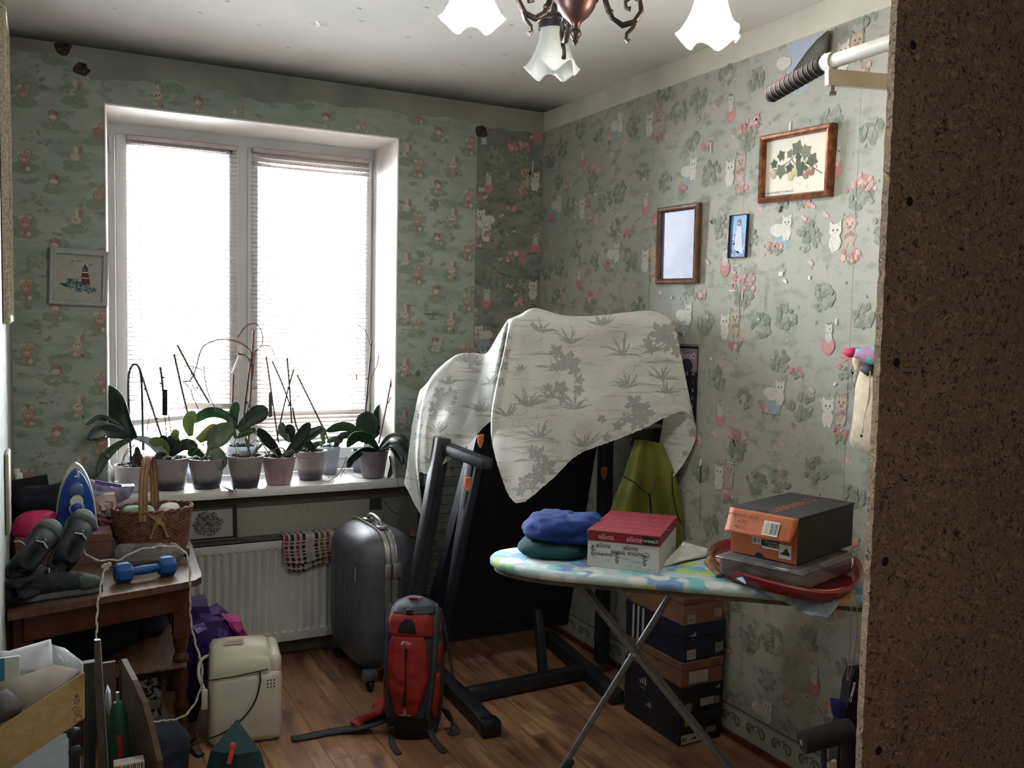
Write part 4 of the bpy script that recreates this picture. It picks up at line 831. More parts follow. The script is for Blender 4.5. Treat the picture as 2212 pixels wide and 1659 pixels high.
PM_w = potm('white_ceramic', s(196,192,188), s(190,186,182), -1, .1, .05); PM_a = potm('cloudy_pot', s(176,168,170), s(44,46,58), .045, .1); PM_b = potm('pinkish_pot', s(190,168,168), s(164,146,144), .004, .1, .3)
PM_c = potm('grey_pot', s(178,166,166), s(78,74,82), .05, .1); PM_d = potm('clear_pot', s(196,204,212), s(150,156,168), .03, .1, .5); PM_e = potm('mauve_pot', s(140,126,132), s(112,102,108), .01, .1, .15)
# back row
p8 = Plant('potted_orchid', 'upright orchid with broad dark leaves in the rear right corner of the sill', 776, 1026, 16, 13, 48, PM_d, yb=4.17)
p8.leaf([(798, 958), (792, 925), (795, 888)], 24, M_leafd, .0, .2); p8.leaf([(795, 950), (765, 928), (738, 921), (703, 932)], 11, M_leaf, .01); p8.leaf([(800, 945), (822, 912), (845, 882), (851, 847)], 15, M_leafd, .02, .9); p8.leaf([(805, 940), (812, 905), (822, 885), (838, 871)], 12, M_leaf, .01, -.5)
p8.leaf([(785, 955), (762, 940), (735, 945), (722, 975)], 8, M_leafd, .03); p8.leaf([(800, 950), (818, 925), (835, 885)], 11, M_leafd); p8.leaf([(790, 948), (770, 935), (750, 938)], 8, M_leafd)
p8.stick([(803, 733), (797, 800), (788, 903)], .002, M_wire, clips=((800, 778), (793, 818))); p8.stick([(799, 875), (798, 950)], .0015, M_wire); p8.stick([(802, 752), (790, 715), (780, 706), (767, 699)], .0009, M_twig, 0, 'flower_stalk', .0012); p8.stick([(790, 880), (803, 815), (814, 790), (818, 767)], .001, M_twig, 0, 'flower_stalk', .0014)
p6b = Plant('potted_orchid', 'small orchid in a clear pot behind the grey pot on the sill', 712, 1026, 23, 15, 62, PM_d, yb=4.15)
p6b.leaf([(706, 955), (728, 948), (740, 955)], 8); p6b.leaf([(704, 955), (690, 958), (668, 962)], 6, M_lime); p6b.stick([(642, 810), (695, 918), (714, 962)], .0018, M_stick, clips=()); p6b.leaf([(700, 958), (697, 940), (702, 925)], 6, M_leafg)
p4b = Plant('potted_orchid', 'largest orchid, with long leaves and arching dry flower stalks above the sill', 524, 1043, 35, 24, 78, PM_d, yb=4.13)
p4b.leaf([(512, 925), (485, 897), (448, 892), (410, 915)], 14, M_leaf, .05, .7); p4b.leaf([(514, 930), (540, 905), (560, 893), (579, 882)], 21, M_leafd, .03, .5); p4b.leaf([(508, 922), (505, 895), (512, 868)], 11, M_leaf); p4b.leaf([(514, 940), (540, 928), (565, 940)], 5, M_leafg); p4b.leaf([(512, 945), (535, 935), (552, 925)], 6, M_leaf); p4b.leaf([(510, 948), (500, 920), (492, 900)], 7, M_leaf)
p4b.stick([(548, 713), (541, 850), (536, 968)], .0022, M_redstick, clips=((546, 790), (533, 870))); p4b.stick([(543, 770), (530, 860), (524, 930)], .0016, M_twig, clips=((545, 818),)); p4b.stick([(504, 808), (502, 872)], .002, M_redstick)
p4b.stick([(524, 930), (533, 850), (540, 790), (542, 762), (528, 746), (505, 736), (470, 734), (440, 748), (430, 770), (424, 792), (413, 820), (398, 824)], .0013, M_twig, 0, 'flower_stalk', .0006)
p4b.stick([(526, 930), (541, 850), (549, 780), (551, 760), (566, 745), (567, 722), (558, 704), (548, 698), (530, 706), (521, 718), (512, 730)], .0011, M_twig, 0, 'flower_stalk', .0012); p4b.stick([(563, 748), (576, 746), (588, 754), (593, 768)], .0009, M_twig, 0, 'flower_stalk', .001); p4b.stick([(541, 840), (552, 838), (558, 834)], .0009, M_twig, 0, 'flower_stalk', .001)
p4b.stick([(512, 764), (534, 770), (542, 785)], .0022, M_leafg, 0, 'flower_stalk', .002)
# front row
p1 = Plant('potted_orchid', 'leggy orchid with a black wire hoop in the white pot at the sill\'s left end', 298, 1052, 46, 36, 55, PM_w, yb=4.05)
p1.leaf([(290, 948), (262, 912), (246, 875), (236, 832)], 24, M_leafd, .02, .3); p1.leaf([(288, 940), (250, 914), (216, 902), (186, 918)], 8, M_leafd, .22, .9); p1.leaf([(285, 944), (252, 934), (222, 930), (188, 950)], 15, M_leafd, .22, .2); p1.leaf([(287, 948), (255, 962), (226, 990), (208, 1030)], 10, M_leaf, .20, .6); p1.leaf([(288, 945), (320, 952), (345, 972), (371, 1008)], 10, M_under, .05, .3)
p1.stick([(283, 1002), (279, 900), (277, 830), (281, 798), (291, 787), (301, 796), (306, 830), (308, 900), (309, 972)], .0021, M_wire, 0, 'wire_hoop'); p1.stick([(302, 797), (325, 870), (352, 952)], .0019, M_stick, clips=((313, 840), (339, 904)))
g = G(); c = at(296, 985, 'y', 4.05); g.lathe([(.03, -.035), (.024, -.01), (.013, .015), (.008, .035), (.001, .04)], c, 10, wob=lambda a, i: 1+.15*math.sin(3*a+i)); g.mk('stem', M_bark, p1.t)
p1.roots([[(292, 960), (275, 972), (266, 990), (263, 1000)], [(290, 962), (270, 985), (268, 998)], [(300, 962), (306, 948), (312, 960), (310, 985)], [(318, 930), (322, 905), (332, 898), (338, 912), (335, 935)]])
p2 = Plant('potted_orchid', 'compact orchid with rounded leaves and an upright strip of bark', 372, 1061, 38, 29, 70, PM_a)
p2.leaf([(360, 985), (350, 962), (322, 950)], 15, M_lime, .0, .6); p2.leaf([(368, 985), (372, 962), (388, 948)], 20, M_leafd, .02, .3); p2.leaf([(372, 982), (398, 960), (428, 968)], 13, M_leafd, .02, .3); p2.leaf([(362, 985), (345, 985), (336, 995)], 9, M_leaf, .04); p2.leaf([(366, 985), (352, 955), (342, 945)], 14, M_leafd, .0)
p2.stick([(346, 793), (350, 820), (352, 845)], .002, M_twig, clips=((353, 815), (347, 828))); p2.stick([(356, 898), (361, 955)], .0008, M_wire); p2.stick([(364, 896), (371, 950)], .0008, M_wire)
c = at(357, 870, 'y', p2.y); g = G(); g.bevbox((c.x-.0115, c.y-.003, c.z-.054), (c.x+.0085, c.y+.003, c.z+.056), .0025); g.mk('bark_strip', M_bark, p2.t)
p2.stick([(376, 765), (395, 850), (417, 940)], .0018, M_stick); p2.stick([(383, 745), (420, 815), (452, 870)], .0018, M_stick, clips=((420, 810), (426, 838)))
p2.stick([(397, 790), (420, 792), (440, 802)], .0008, M_twig, 0, 'flower_stalk', .0015); p2.stick([(440, 790), (443, 818), (450, 850), (468, 890)], .0009, M_twig, 0, 'flower_stalk', .001); p2.stick([(393, 823), (410, 838), (418, 862), (432, 890)], .0009, M_twig, 0, 'flower_stalk', .0018); p2.stick([(418, 790), (412, 822), (424, 845)], .0008, M_twig, 0, 'flower_stalk', .0015)
p3 = Plant('potted_orchid', 'orchid with sunlit lime leaves and one large drooping dusty leaf', 451, 1058, 39, 28, 66, PM_a)
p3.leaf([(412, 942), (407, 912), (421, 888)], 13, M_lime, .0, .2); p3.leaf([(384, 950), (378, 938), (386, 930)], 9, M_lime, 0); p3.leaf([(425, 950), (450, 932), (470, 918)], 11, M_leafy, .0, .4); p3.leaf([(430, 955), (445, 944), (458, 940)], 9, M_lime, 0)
p3.leaf([(504, 922), (488, 930), (470, 945), (462, 968)], 24, M_leafg, .03, .2, .1); p3.leaf([(462, 966), (470, 985), (480, 1015)], 17, M_leafg, .06, .2); p3.leaf([(440, 985), (420, 975), (408, 985)], 10, M_leaf); p3.leaf([(446, 985), (455, 965), (450, 950)], 8, M_leafg)
q = random.Random(31); g = G()
for i in range(34):
    t = q.random(); c = at(392+54*t+q.uniform(-9, 9), 928+46*t+q.uniform(-13, 13), 'y', p3.y-.03); g.tube([c+Vector((.005*math.cos(a), 0, .004*math.sin(a))) for a in [k*.9 for k in range(8)]], .0011, 4)
g.mk('seed_cluster', mat('brown_seed_cluster', s(128,110,70), s(96,82,54), 60, .8), p3.t)['kind'] = 'stuff'
p3.roots([[(447, 985), (452, 965), (470, 962), (480, 975)], [(447, 990), (440, 975), (425, 970), (415, 985)], [(455, 990), (470, 992), (490, 1000)]])
p4 = Plant('potted_orchid', 'bare-topped pinkish grey pot in the middle of the sill, moss showing through its lower half', 535, 1056, 39, 27, 70, PM_c)
p4.leaf([(545, 985), (558, 968), (570, 955)], 3, M_leafg); p4.leaf([(540, 985), (535, 960), (530, 945)], 3, M_leafg); p4.roots([[(510, 945), (506, 960), (511, 975), (508, 1000)], [(530, 985), (540, 965), (552, 950), (560, 962)], [(548, 985), (560, 955), (572, 965), (580, 980)], [(520, 985), (512, 965), (500, 958)]])
p5 = Plant('potted_orchid', 'orchid with dark strap leaves and a wooden tag in a pinkish pot', 608, 1049, 37, 26, 62, PM_b)
p5.leaf([(606, 985), (590, 965), (572, 945), (557, 924)], 12, M_leafd, .03, .3); p5.leaf([(614, 988), (638, 958), (655, 935), (669, 912)], 13, M_leafd, .03, .3); p5.leaf([(622, 985), (650, 955), (672, 938), (700, 922)], 12, M_leafd, .0, .4); p5.leaf([(612, 985), (640, 970), (660, 955)], 9, M_leafd, .03)
p5.stick([(575, 770), (583, 825), (592, 890), (602, 957)], .0015, M_stick); c = at(584, 873, 'y', p5.y-.005); g = G(); g.prism([(-.008, -.056), (.008, -.055), (.008, .042), (.001, .058), (-.008, .045)], .002, Matrix.Translation(c) @ Matrix.Rotation(math.pi/2, 4, 'X')); g.mk('wooden_tag', mat('grey_wood_tag', s(104,94,90), s(84,74,70), 40, .8), p5.t)
p5.stick([(588, 780), (610, 830), (628, 880)], .0014, M_stick); p5.stick([(620, 773), (625, 830), (630, 915)], .0016, M_stick, clips=((622, 838), (623, 876))); p5.stick([(635, 796), (615, 870), (598, 950)], .0014, M_stick); p5.stick([(625, 885), (640, 860), (655, 852), (678, 852)], .0007, M_twig, 0, 'flower_stalk', .0005)
p5.roots([[(598, 985), (585, 972), (578, 985), (572, 975)], [(600, 988), (592, 972), (610, 968), (618, 980)], [(615, 985), (630, 972), (640, 985), (628, 992)], [(606, 990), (618, 975), (632, 978)], [(590, 990), (580, 978), (565, 955), (560, 945)]], .0028)
p6 = Plant('potted_orchid', 'young orchid with small round leaves in a cloudy grey pot', 677, 1039, 34, 25, 64, PM_c)
p6.leaf([(628, 955), (624, 938), (628, 916)], 13, M_leafd, 0, .2); p6.leaf([(618, 948), (608, 930), (611, 912)], 8, M_leafg, 0, .3); p6.leaf([(680, 975), (664, 958), (652, 946)], 10, M_leaf, .0, .3); p6.leaf([(630, 945), (622, 948), (616, 935)], 7, M_under); p6.leaf([(672, 975), (682, 962), (690, 955)], 6, M_leaf)
p6.stick([(632, 880), (640, 920), (660, 970)], .0017, M_stick); p6.roots([[(655, 970), (645, 965), (640, 985), (665, 990)]])
p7 = Plant('potted_orchid', 'arching orchid spilling its leaves and roots over the right end of the sill', 813, 1035, 33, 24, 60, PM_e)
p7.leaf([(816, 970), (795, 947), (768, 944), (749, 966)], 13, M_leaf, .03, .6); p7.leaf([(816, 975), (790, 972), (765, 988), (748, 1004)], 8, M_leafd, .06, .5); p7.leaf([(820, 970), (842, 946), (868, 950), (886, 985)], 12, M_leafd, .20, .6); p7.leaf([(822, 972), (848, 960), (868, 980), (874, 1012)], 8, M_under, .16, .6); p7.leaf([(822, 975), (845, 966), (862, 985), (872, 1005)], 8, M_leafd, .16, .5)
p7.leaf([(842, 985), (848, 1005), (838, 1035)], 6, mat('withered_leaf', s(92,66,50), s(60,46,38), 30, .7), .04); p7.leaf([(766, 990), (756, 1002), (750, 1010)], 6, M_leafd, .08)
p7.stick([(853, 770), (840, 850), (818, 958)], .0017, M_redstick); p7.stick([(838, 872), (845, 858), (857, 853)], .0012, M_twig, 0, 'flower_stalk', .001)
g = G()
for pts in ([(760, 985), (745, 1000), (735, 1020), (712, 1038), (705, 1040)], [(748, 985), (742, 1005), (728, 1028), (708, 1031)], [(738, 1010), (745, 1022), (760, 1025), (775, 1032), (802, 1033)], [(750, 1000), (735, 1030), (728, 1034)]):
    g.tube(smooth_path([at(a, b, 'y', 4.0-.0*i) if b < 1022 else at(a, b, 'z', ZS+.002) for i, (a, b) in enumerate(pts)], 4), .0013, 5)
g.tube(smooth_path([at(a, b, 'y', 3.885) for a, b in ((846, 995), (856, 1020), (862, 1050), (872, 1068), (886, 1088))], 4), .0012, 5)
g.mk('aerial_roots', M_root, p7.t)
p9 = Plant('plant_pot', 'tall empty white pot beside the rightmost orchid', 861, 1026, 17, 15, 52, PM_d, yb=4.10, soil=False, group=None)
p0 = Plant('plant_pot', 'little white cup behind the sunlit orchid', 413, 1046, 10, 9, 30, PM_d, yb=4.16, soil=False, group=None)
# bottle and small things on the sill
c = at(225, 1062, 'y', 4.0); c.z = ZS
bo = thing('glass_bottle', 'clear bottle with a black cap on the left end of the sill', 'bottle', (c.x, 3.93, ZS)); b0 = Vector((c.x, 3.93, ZS)); M_clear = glassm('clear_plastic', (.88, .9, .9), .06, .86)
g = G(); g.lathe([(.030, 0), (.034, .006), (.035, .085), (.033, .105), (.022, .128), (.014, .138), (.012, .15)], b0, 22); g.mk('bottle_body', M_clear, bo)
g = G(); g.lathe([(.014, .148), (.0145, .150), (.0145, .168), (.012, .171), (.001, .171)], b0, 18); g.mk('cap', M_blackcap, bo)
g = G(); g.add([at(a, b, 'z', ZS+dz) for a, b, dz in ((487, 1042, .002), (497, 1040, .012), (512, 1062, .006), (502, 1064, .001), (478, 1050, .001))], [(0, 1, 2), (0, 2, 3), (0, 3, 4)]); tag(g.mk('foil_scrap', mat('silver_foil', s(170,172,186), s(110,108,130), 60, .3, metal=.6), thick=.0006), 'crumpled silver foil scrap at the front edge of the sill', 'foil')
# ------------------------------------------------------------ radiator with grille, towel and framed print behind
M_rad = mat('radiator_enamel', s(196,196,192), s(184,184,180), 5, .35); M_radt = mat('radiator_top_grey', s(84,80,76), s(60,56,54), 30, .6)
RY = 3.835; rz0, rz1 = .088, .535; rx0, rx1 = .30, 1.42
ra = thing('radiator', 'white ribbed panel radiator under the window', 'radiator', ((rx0+rx1)/2, RY+.04, 0)); g = G(); P = []
for zi in range(9):
    z = rz0+(rz1-rz0)*[0, .03, .085, .10, .5, .90, .915, .97, 1][zi]; dep = [0, 0, 0, 1, 1, 1, 0, 0, 0][zi]; row = []
    nx = 34
    for i in range(nx*4+1):
        x = rx0+(rx1-rx0)*i/(nx*4); ph = i % 4; row.append(Vector((x, RY+(.010 if ph in (2,) else (.005 if ph in (1, 3) else 0))*dep, z)))
    P.append(row)
g.grid(P); g.mk('front_panel', M_rad, ra, smooth=30, recalc=False)
g = G(); g.box((rx0, RY+.011, rz0), (rx1, RY+.02, rz1)); g.box((rx0, RY, rz0), (rx0+.004, 3.925, rz1)); g.box((rx1-.004, RY, rz0), (rx1, 3.925, rz1)); g.box((rx0, 3.90, rz0), (rx1, 3.925, rz1)); g.box((rx0+.05, 3.92, .4), (rx0+.1, Y0, .44)); g.box((rx1-.1, 3.92, .4), (rx1-.05, Y0, .44)); g.mk('casing', M_rad, ra, smooth=0)
g = G()
for i in range(80): x = rx0+(rx1-rx0)*(i+.5)/80; g.box((x-.0045, RY+.002, rz1-.002), (x+.0045, 3.924, rz1+.003))
g.box((rx0, RY+.0, rz1-.004), (rx1, RY+.010, rz1+.004)); g.box((rx0, 3.88, rz1-.004), (rx1, 3.925, rz1+.004)); g.mk('top_grille', M_radt, ra, smooth=0)
# kitchen towel over the front edge
M_tow = mat('checked_towel', s(168,156,144), s(146,136,126), 60, .95, bmp=.5, bscale=300, col=True)
def towel():
    g = G(); pal = [s(112,36,44), s(34,32,44), s(120,40,50), s(26,26,34), None, s(28,28,40), s(78,82,64), s(128,36,46), None]
    def bandcol(i, j, nx, ny):
        u = i/nx; k = int(u*9); f = u*9-k; r = j*.42
        if .22 < f < .78 and pal[k] and (r % 1) > .38: return pal[k]
        return s(150,144,136) if .22 < f < .78 else None
    for (x0, x1, drop, off, n) in ((.905, 1.135, .105, .008, 0), (.915, 1.10, .135, .004, 1)):
        nx, ny = 46, 26; L = drop+.075; rows = []
        for j in range(ny+1):
            d = L*j/ny; row = []
            for i in range(nx+1):
                x = x0+(x1-x0)*i/nx; w = .004*math.sin(i*.5+n)*(j/ny); tiltz = -.006*math.sin(i/nx*3.14)
                if d < .07: p = Vector((x, RY+.07-d-.004, rz1+.008+off*.5))
                else: p = Vector((x+.004*math.sin(j*.3), RY-.006-off-abs(w), rz1+.006-(d-.07)*(1+.08*math.sin(i*.12))))
                row.append(p)
            rows.append(row)
        base = len(g.v)
        for row in rows: g.v += row
        for j in range(ny):
            for i in range(nx):
                c = bandcol(i+.5, j+.5, nx, ny)
                if c: g.c[len(g.f)] = c
                g.f.append((base+j*(nx+1)+i, base+j*(nx+1)+i+1, base+(j+1)*(nx+1)+i+1, base+(j+1)*(nx+1)+i))
    o = g.mk('kitchen_towel', M_tow, smooth=80, recalc=False, thick=.003); return tag(o, 'checked kitchen towel of red, black and beige blocks hung over the radiator', 'towel')
towel()
Fp = frame3((.58, 3.905, .612), (1, 0, 0), (0, .10, 1))
def greyflowers(g, F, h0, w, h):
    q = random.Random(12)
    for i in range(60):
        a, r = q.uniform(0, 6.28), math.sqrt(q.random()); x, y = .03+r*w*.22*math.cos(a), -.0+r*h*.36*math.sin(a)
        for k in range(5): g.flat(F, ellp(x+.009*math.cos(k*1.257), y+.009*math.sin(k*1.257), .006, .005, k, 6), h0+.0003+.00002*i, q.choice([s(80,76,76), s(104,98,96), s(64,62,62), s(124,118,114)]))
picture('framed_picture', 'black-framed grey flower print leaning under the sill behind the wicker basket', 'picture', Fp, .29, .15, .016, .014, mat('black_frame', s(34,30,30), None, 20, .5), mat('grey_print', s(150,148,144), s(138,136,132), 9, .6, col=True), greyflowers)
# wire airer folded against the back wall
M_air = mat('black_airer_wire', s(26,26,30), None, 30, .4, metal=.3); g = G(); ax0, ax1, ay = 1.535, 1.76, 3.90
g.tube(smooth_path([(ax0, ay-.1, .003), (ax0, ay, 1.02), (ax0+.02, ay+.005, 1.08), (ax0+.06, ay+.008, 1.10), (ax1-.06, ay+.008, 1.10), (ax1-.02, ay+.005, 1.08), (ax1, ay, 1.02), (ax1, ay-.1, .003)], 4), .005, 8)
for i in range(22): z = .12+.042*i; g.tube([(ax0, ay-.1*(1-z/1.02), z), (ax1, ay-.1*(1-z/1.02), z)], .0013, 5)
for i in range(3): g.tube([(ax0+.012+.006*i, ay-.09, .08), (ax0+.012+.006*i, ay+.002, 1.04)], .0018, 5)
tag(g.mk('clothes_airer', M_air), 'folded black wire airer leaning on the wall behind the draped cloth', 'clothes airer')
# ------------------------------------------------------------ folded treadmill under a draped cloth
M_tread = mat('dark_navy_vinyl', s(20,23,36), s(13,15,26), 12, .55, bmp=.1); M_steel = mat('dark_grey_steel', s(40,42,48), s(30,32,38), 20, .45); M_orange = mat('orange_finish', s(206,110,58), s(170,86,44), 20, .5)
tm = thing('folded_treadmill', 'folded dark treadmill standing under the patterned cloth', 'treadmill', (1.75, 3.2, 0))
def beam(p, q_, w, th, up=(0, 0, 1), r=.006):
    p, q_, up = Vector(p), Vector(q_), Vector(up); d = (q_-p).normalized(); up = (up-d*up.dot(d)).normalized(); sd = d.cross(up); L = (q_-p).length
    M = Matrix(((d.x, sd.x, up.x, p.x), (d.y, sd.y, up.y, p.y), (d.z, sd.z, up.z, p.z), (0, 0, 0, 1))); return ((0, -w/2, -th/2), (L, w/2, th/2), r, 2, M)
g = G(); g.bevbox(*beam((1.408, 2.85, .032), (1.44, 3.60, .032), .06, .05)); g.mk('base_rail', M_steel, tm)
g = G(); g.bevbox(*beam((1.405, 2.80, .032), (1.408, 2.86, .032), .075, .06, r=.012)); g.mk('rubber_foot', M_blackcap, tm)
g = G(); g.bevbox(*beam((1.97, 2.85, .032), (2.07, 3.60, .032), .06, .05)); g.mk('base_rail', M_steel, tm)
g = G(); g.bevbox(*beam((1.45, 3.11, .035), (2.0, 3.13, .035), .05, .05)); g.bevbox(*beam((1.80, 3.14, .05), (1.80, 3.20, .30), .035, .035, (0, 1, 0))); g.mk('crossbar', M_steel, tm)
q4 = [(1.40, 3.45, .12), (2.10, 3.45, .12), (2.10, 3.20, 1.16), (1.545, 3.20, 1.16)]
g = G(); nrm = Vector((0, -.967, -.25)).normalized(); th = .055
def inner(P, k): c = sum((Vector(p) for p in P), Vector())/4; return [c+(Vector(p)-c)*k for p in P]
A, B = [Vector(p) for p in q4], [Vector(p)-nrm*th for p in q4]
g.add(A+B, [(0, 1, 2, 3), (4, 7, 6, 5), (0, 4, 5, 1), (1, 5, 6, 2), (2, 6, 7, 3), (3, 7, 4, 0)]); dk = g.mk('deck', M_tread, tm, smooth=0)
g = G(); I = inner(q4, .88); g.add([p+nrm*.004 for p in I]+[p for p in I], [(0, 1, 2, 3), (0, 4, 5, 1), (1, 5, 6, 2), (2, 6, 7, 3), (3, 7, 4, 0)]); g.mk('running_belt', mat('belt_black', s(16,17,24), None, 30, .7), dk, smooth=0)
g = G(); g.bevbox(*beam((1.225, 3.27, .0), (1.395, 3.27, 1.02), .06, .05, (0, 1, 0))); g.mk('upright', M_steel, tm)
g = G(); g.bevbox(*beam((1.345, 3.22, .03), (1.475, 3.11, .95), .03, .05, (0, 1, 0))); g.bevbox(*beam((1.37, 3.24, .03), (1.455, 3.14, .93), .012, .06, (0, 1, 0))); g.mk('upright', M_tread, tm)
g = G(); g.bevbox(*beam((1.395, 3.30, .985), (1.465, 3.00, .950), .055, .045, r=.012)); g.mk('handrail', M_steel, tm)
g = G(); g.bevbox(*beam((2.09, 3.15, .05), (2.03, 3.08, 1.32), .05, .05, (0, 1, 0))); g.mk('upright', M_steel, tm)
g = G(); g.bevbox(*beam((1.66, 3.12, 1.36), (2.02, 2.95, 1.36), .10, .05, r=.03)); g.mk('console', M_tread, tm)
for px, py, yy in ((1036, 950, 3.11), (1008, 1043, 3.05), (1303, 1020, 3.06)):
    c = at(px, py, 'y', yy); g = G(); pts = [(-.010, .020), (.012, .022), (.012, -.002), (.006, -.022), (.0, -.030), (-.010, -.012)]
    g.prism(pts, .012, Matrix.Translation(c) @ Matrix.Rotation(math.pi/2, 4, 'X')); g.mk('orange_pad', M_orange, tm, smooth=60)  # small leaf-shaped orange pads near the deck edges
g = G(); g.tube(smooth_path([(1.375, 3.235, .93), (1.345, 3.235, .75), (1.30, 3.235, .55), (1.25, 3.235, .42), (1.20, 3.24, .36)], 4), .003, 6); g.mk('cable', M_blackcap, tm)
# --- cloth
CC = [[(925,860,3.6),(908,842,3.5),(893,905,3.45),(885,960,3.45),(880,1000,3.45),(873,1045,3.45)],
[(935,840,3.6),(922,828,3.45),(905,900,3.42),(897,960,3.42),(898,1030,3.42),(912,1112,3.42)],
[(950,820,3.6),(945,798,3.42),(918,860,3.38),(908,930,3.36),(903,985,3.36),(905,1025,3.36)],
[(970,800,3.6),(985,768,3.40),(950,850,3.32),(930,920,3.30),(925,975,3.28),(925,1024,3.28)],
[(1010,790,3.6),(1020,765,3.38),(980,862,3.36),(965,905,3.38),(958,950,3.29),(958,1003,3.25)],
[(1050,790,3.6),(1050,764,3.36),(1022,850,3.25),(1008,900,3.22),(1000,935,3.20),(1005,968,3.20)],
[(1080,760,3.5),(1075,725,3.25),(1050,800,3.22),(1040,850,3.2),(1035,895,3.18),(1040,928,3.16)],
[(1100,730,3.4),(1092,697,3.15),(1080,760,3.13),(1072,810,3.12),(1068,860,3.12),(1068,903,3.12)],
[(1110,720,3.4),(1099,690,3.12),(1094,770,3.2),(1088,830,3.2),(1082,870,3.2),(1077,895,3.2)],
[(1115,715,3.4),(1104,688,3.06),(1088,760,2.99),(1072,830,2.98),(1062,885,2.97),(1060,928,2.97)],
[(1130,710,3.4),(1122,681,3.04),(1105,770,3.0),(1090,860,2.97),(1080,950,2.96),(1078,1015,2.95)],
[(1160,700,3.35),(1155,668,3.01),(1145,780,2.99),(1135,880,2.96),(1125,990,2.94),(1116,1087,2.93)],
[(1215,710,3.3),(1215,683,2.98),(1205,780,2.94),(1200,870,2.93),(1190,960,2.92),(1185,1042,2.92)],
[(1280,710,3.2),(1280,684,2.93),(1275,760,2.91),(1265,840,2.90),(1255,915,2.89),(1246,984,2.89)],
[(1345,705,3.1),(1345,677,2.87),(1342,750,2.86),(1332,820,2.85),(1322,890,2.85),(1312,957,2.85)],
[(1400,700,3.0),(1405,672,2.82),(1405,740,2.79),(1402,800,2.80),(1395,870,2.80),(1388,927,2.80)],
[(1430,715,2.88),(1440,683,2.77),(1452,750,2.74),(1462,800,2.73),(1470,850,2.73),(1476,889,2.73)],
[(1445,725,2.84),(1457,700,2.76),(1472,770,2.71),(1484,830,2.70),(1495,890,2.69),(1504,943,2.69)],
[(1445,730,2.85),(1455,706,2.80),(1466,790,2.78),(1474,860,2.77),(1468,950,2.77),(1451,1031,2.78)],
[(1435,730,2.9),(1442,708,2.86),(1440,800,2.86),(1436,880,2.86),(1425,950,2.87),(1414,988,2.88)]]
def cat(p0, p1, p2, p3, t): return .5*((2*p1)+(-p0+p2)*t+(2*p0-5*p1+4*p2-p3)*t*t+(-p0+3*p1-3*p2+p3)*t**3)
def dense(CCn, nu, nv):
    A = np.array(CCn, dtype=float)          # cols, rows, 3
    def interp(A, n):
        k = A.shape[0]; out = []
        for i in range(k-1):
            p0, p1, p2, p3 = A[max(i-1, 0)], A[i], A[i+1], A[min(i+2, k-1)]
            for j in range(n): out.append(cat(p0, p1, p2, p3, j/n))
        out.append(A[-1]); return np.array(out)
    B = interp(A, nu); B = interp(B.transpose(1, 0, 2), nv); return B          # rows, cols, 3
NU, NV = 22, 46
D = dense(CC, NU, NV); nr, nc = D.shape[:2]
# printed foliage, drawn in the cloth's own flat coordinates
mot = []
q = random.Random(17)
def sprigc(x, y, r, up=1):
    for i in range(7):
        a = -math.pi/2*up+(i-3)*.42+q.uniform(-.1, .1); L = r*q.uniform(.7, 1.15); pts = []
        bend = q.uniform(-.5, .5)
        P = [(x+L*t*math.cos(a+bend*t), y+L*t*math.sin(a+bend*t)) for t in (0, .25, .5, .75, 1)]
        w = [2.0, 4.6, 4.2, 2.6, .8]; lft = []; rgt = []
        for k, (u, v) in enumerate(P):
            nx, ny = -math.sin(a+bend*k/4), math.cos(a+bend*k/4); lft.append((u+nx*w[k]*.5, v+ny*w[k]*.5)); rgt.append((u-nx*w[k]*.5, v-ny*w[k]*.5))
        mot.append((lft+rgt[::-1], .50))
    for i in range(3): # loose thin loops
        a = q.uniform(0, 6.28); P = [(x+r*.9*t*math.cos(a+1.5*t), y+r*.9*t*math.sin(a+1.5*t)) for t in [k/8 for k in range(9)]]
        for pp in strokep(P, 1.3): mot.append((pp, .66))
def maple(x, y, r, rot=0):
    pts = []
    for i in range(30):
        a = 6.2832*i/30; k = .50+.50*abs(math.cos(2.5*a))**1.3+.10*math.cos(15*a); pts.append((x+r*k*math.cos(a+rot), y+r*k*math.sin(a+rot)))
    mot.append((pts, .50))
    for i in range(5):
        for pp in strokep([(x, y), (x+r*.8*math.cos(rot+i*1.2566), y+r*.8*math.sin(rot+i*1.2566))], 1.2): mot.append((pp, .58))
for a in [(1170, 718, 36), (1232, 742, 38), (1300, 704, 34), (1345, 768, 48), (1140, 878, 48), (1242, 884, 42), (1168, 948, 48), (1262, 966, 46), (1355, 838, 40), (1200, 800, 26), (1010, 782, 30), (1430, 820, 38), (1440, 850, 30), (1040, 890, 32), (1190, 860, 30), (1095, 900, 40), (968, 830, 26), (945, 935, 30), (1410, 760, 36), (930, 1000, 20), (1125, 800, 20), (1060, 830, 24)]: sprigc(*a)
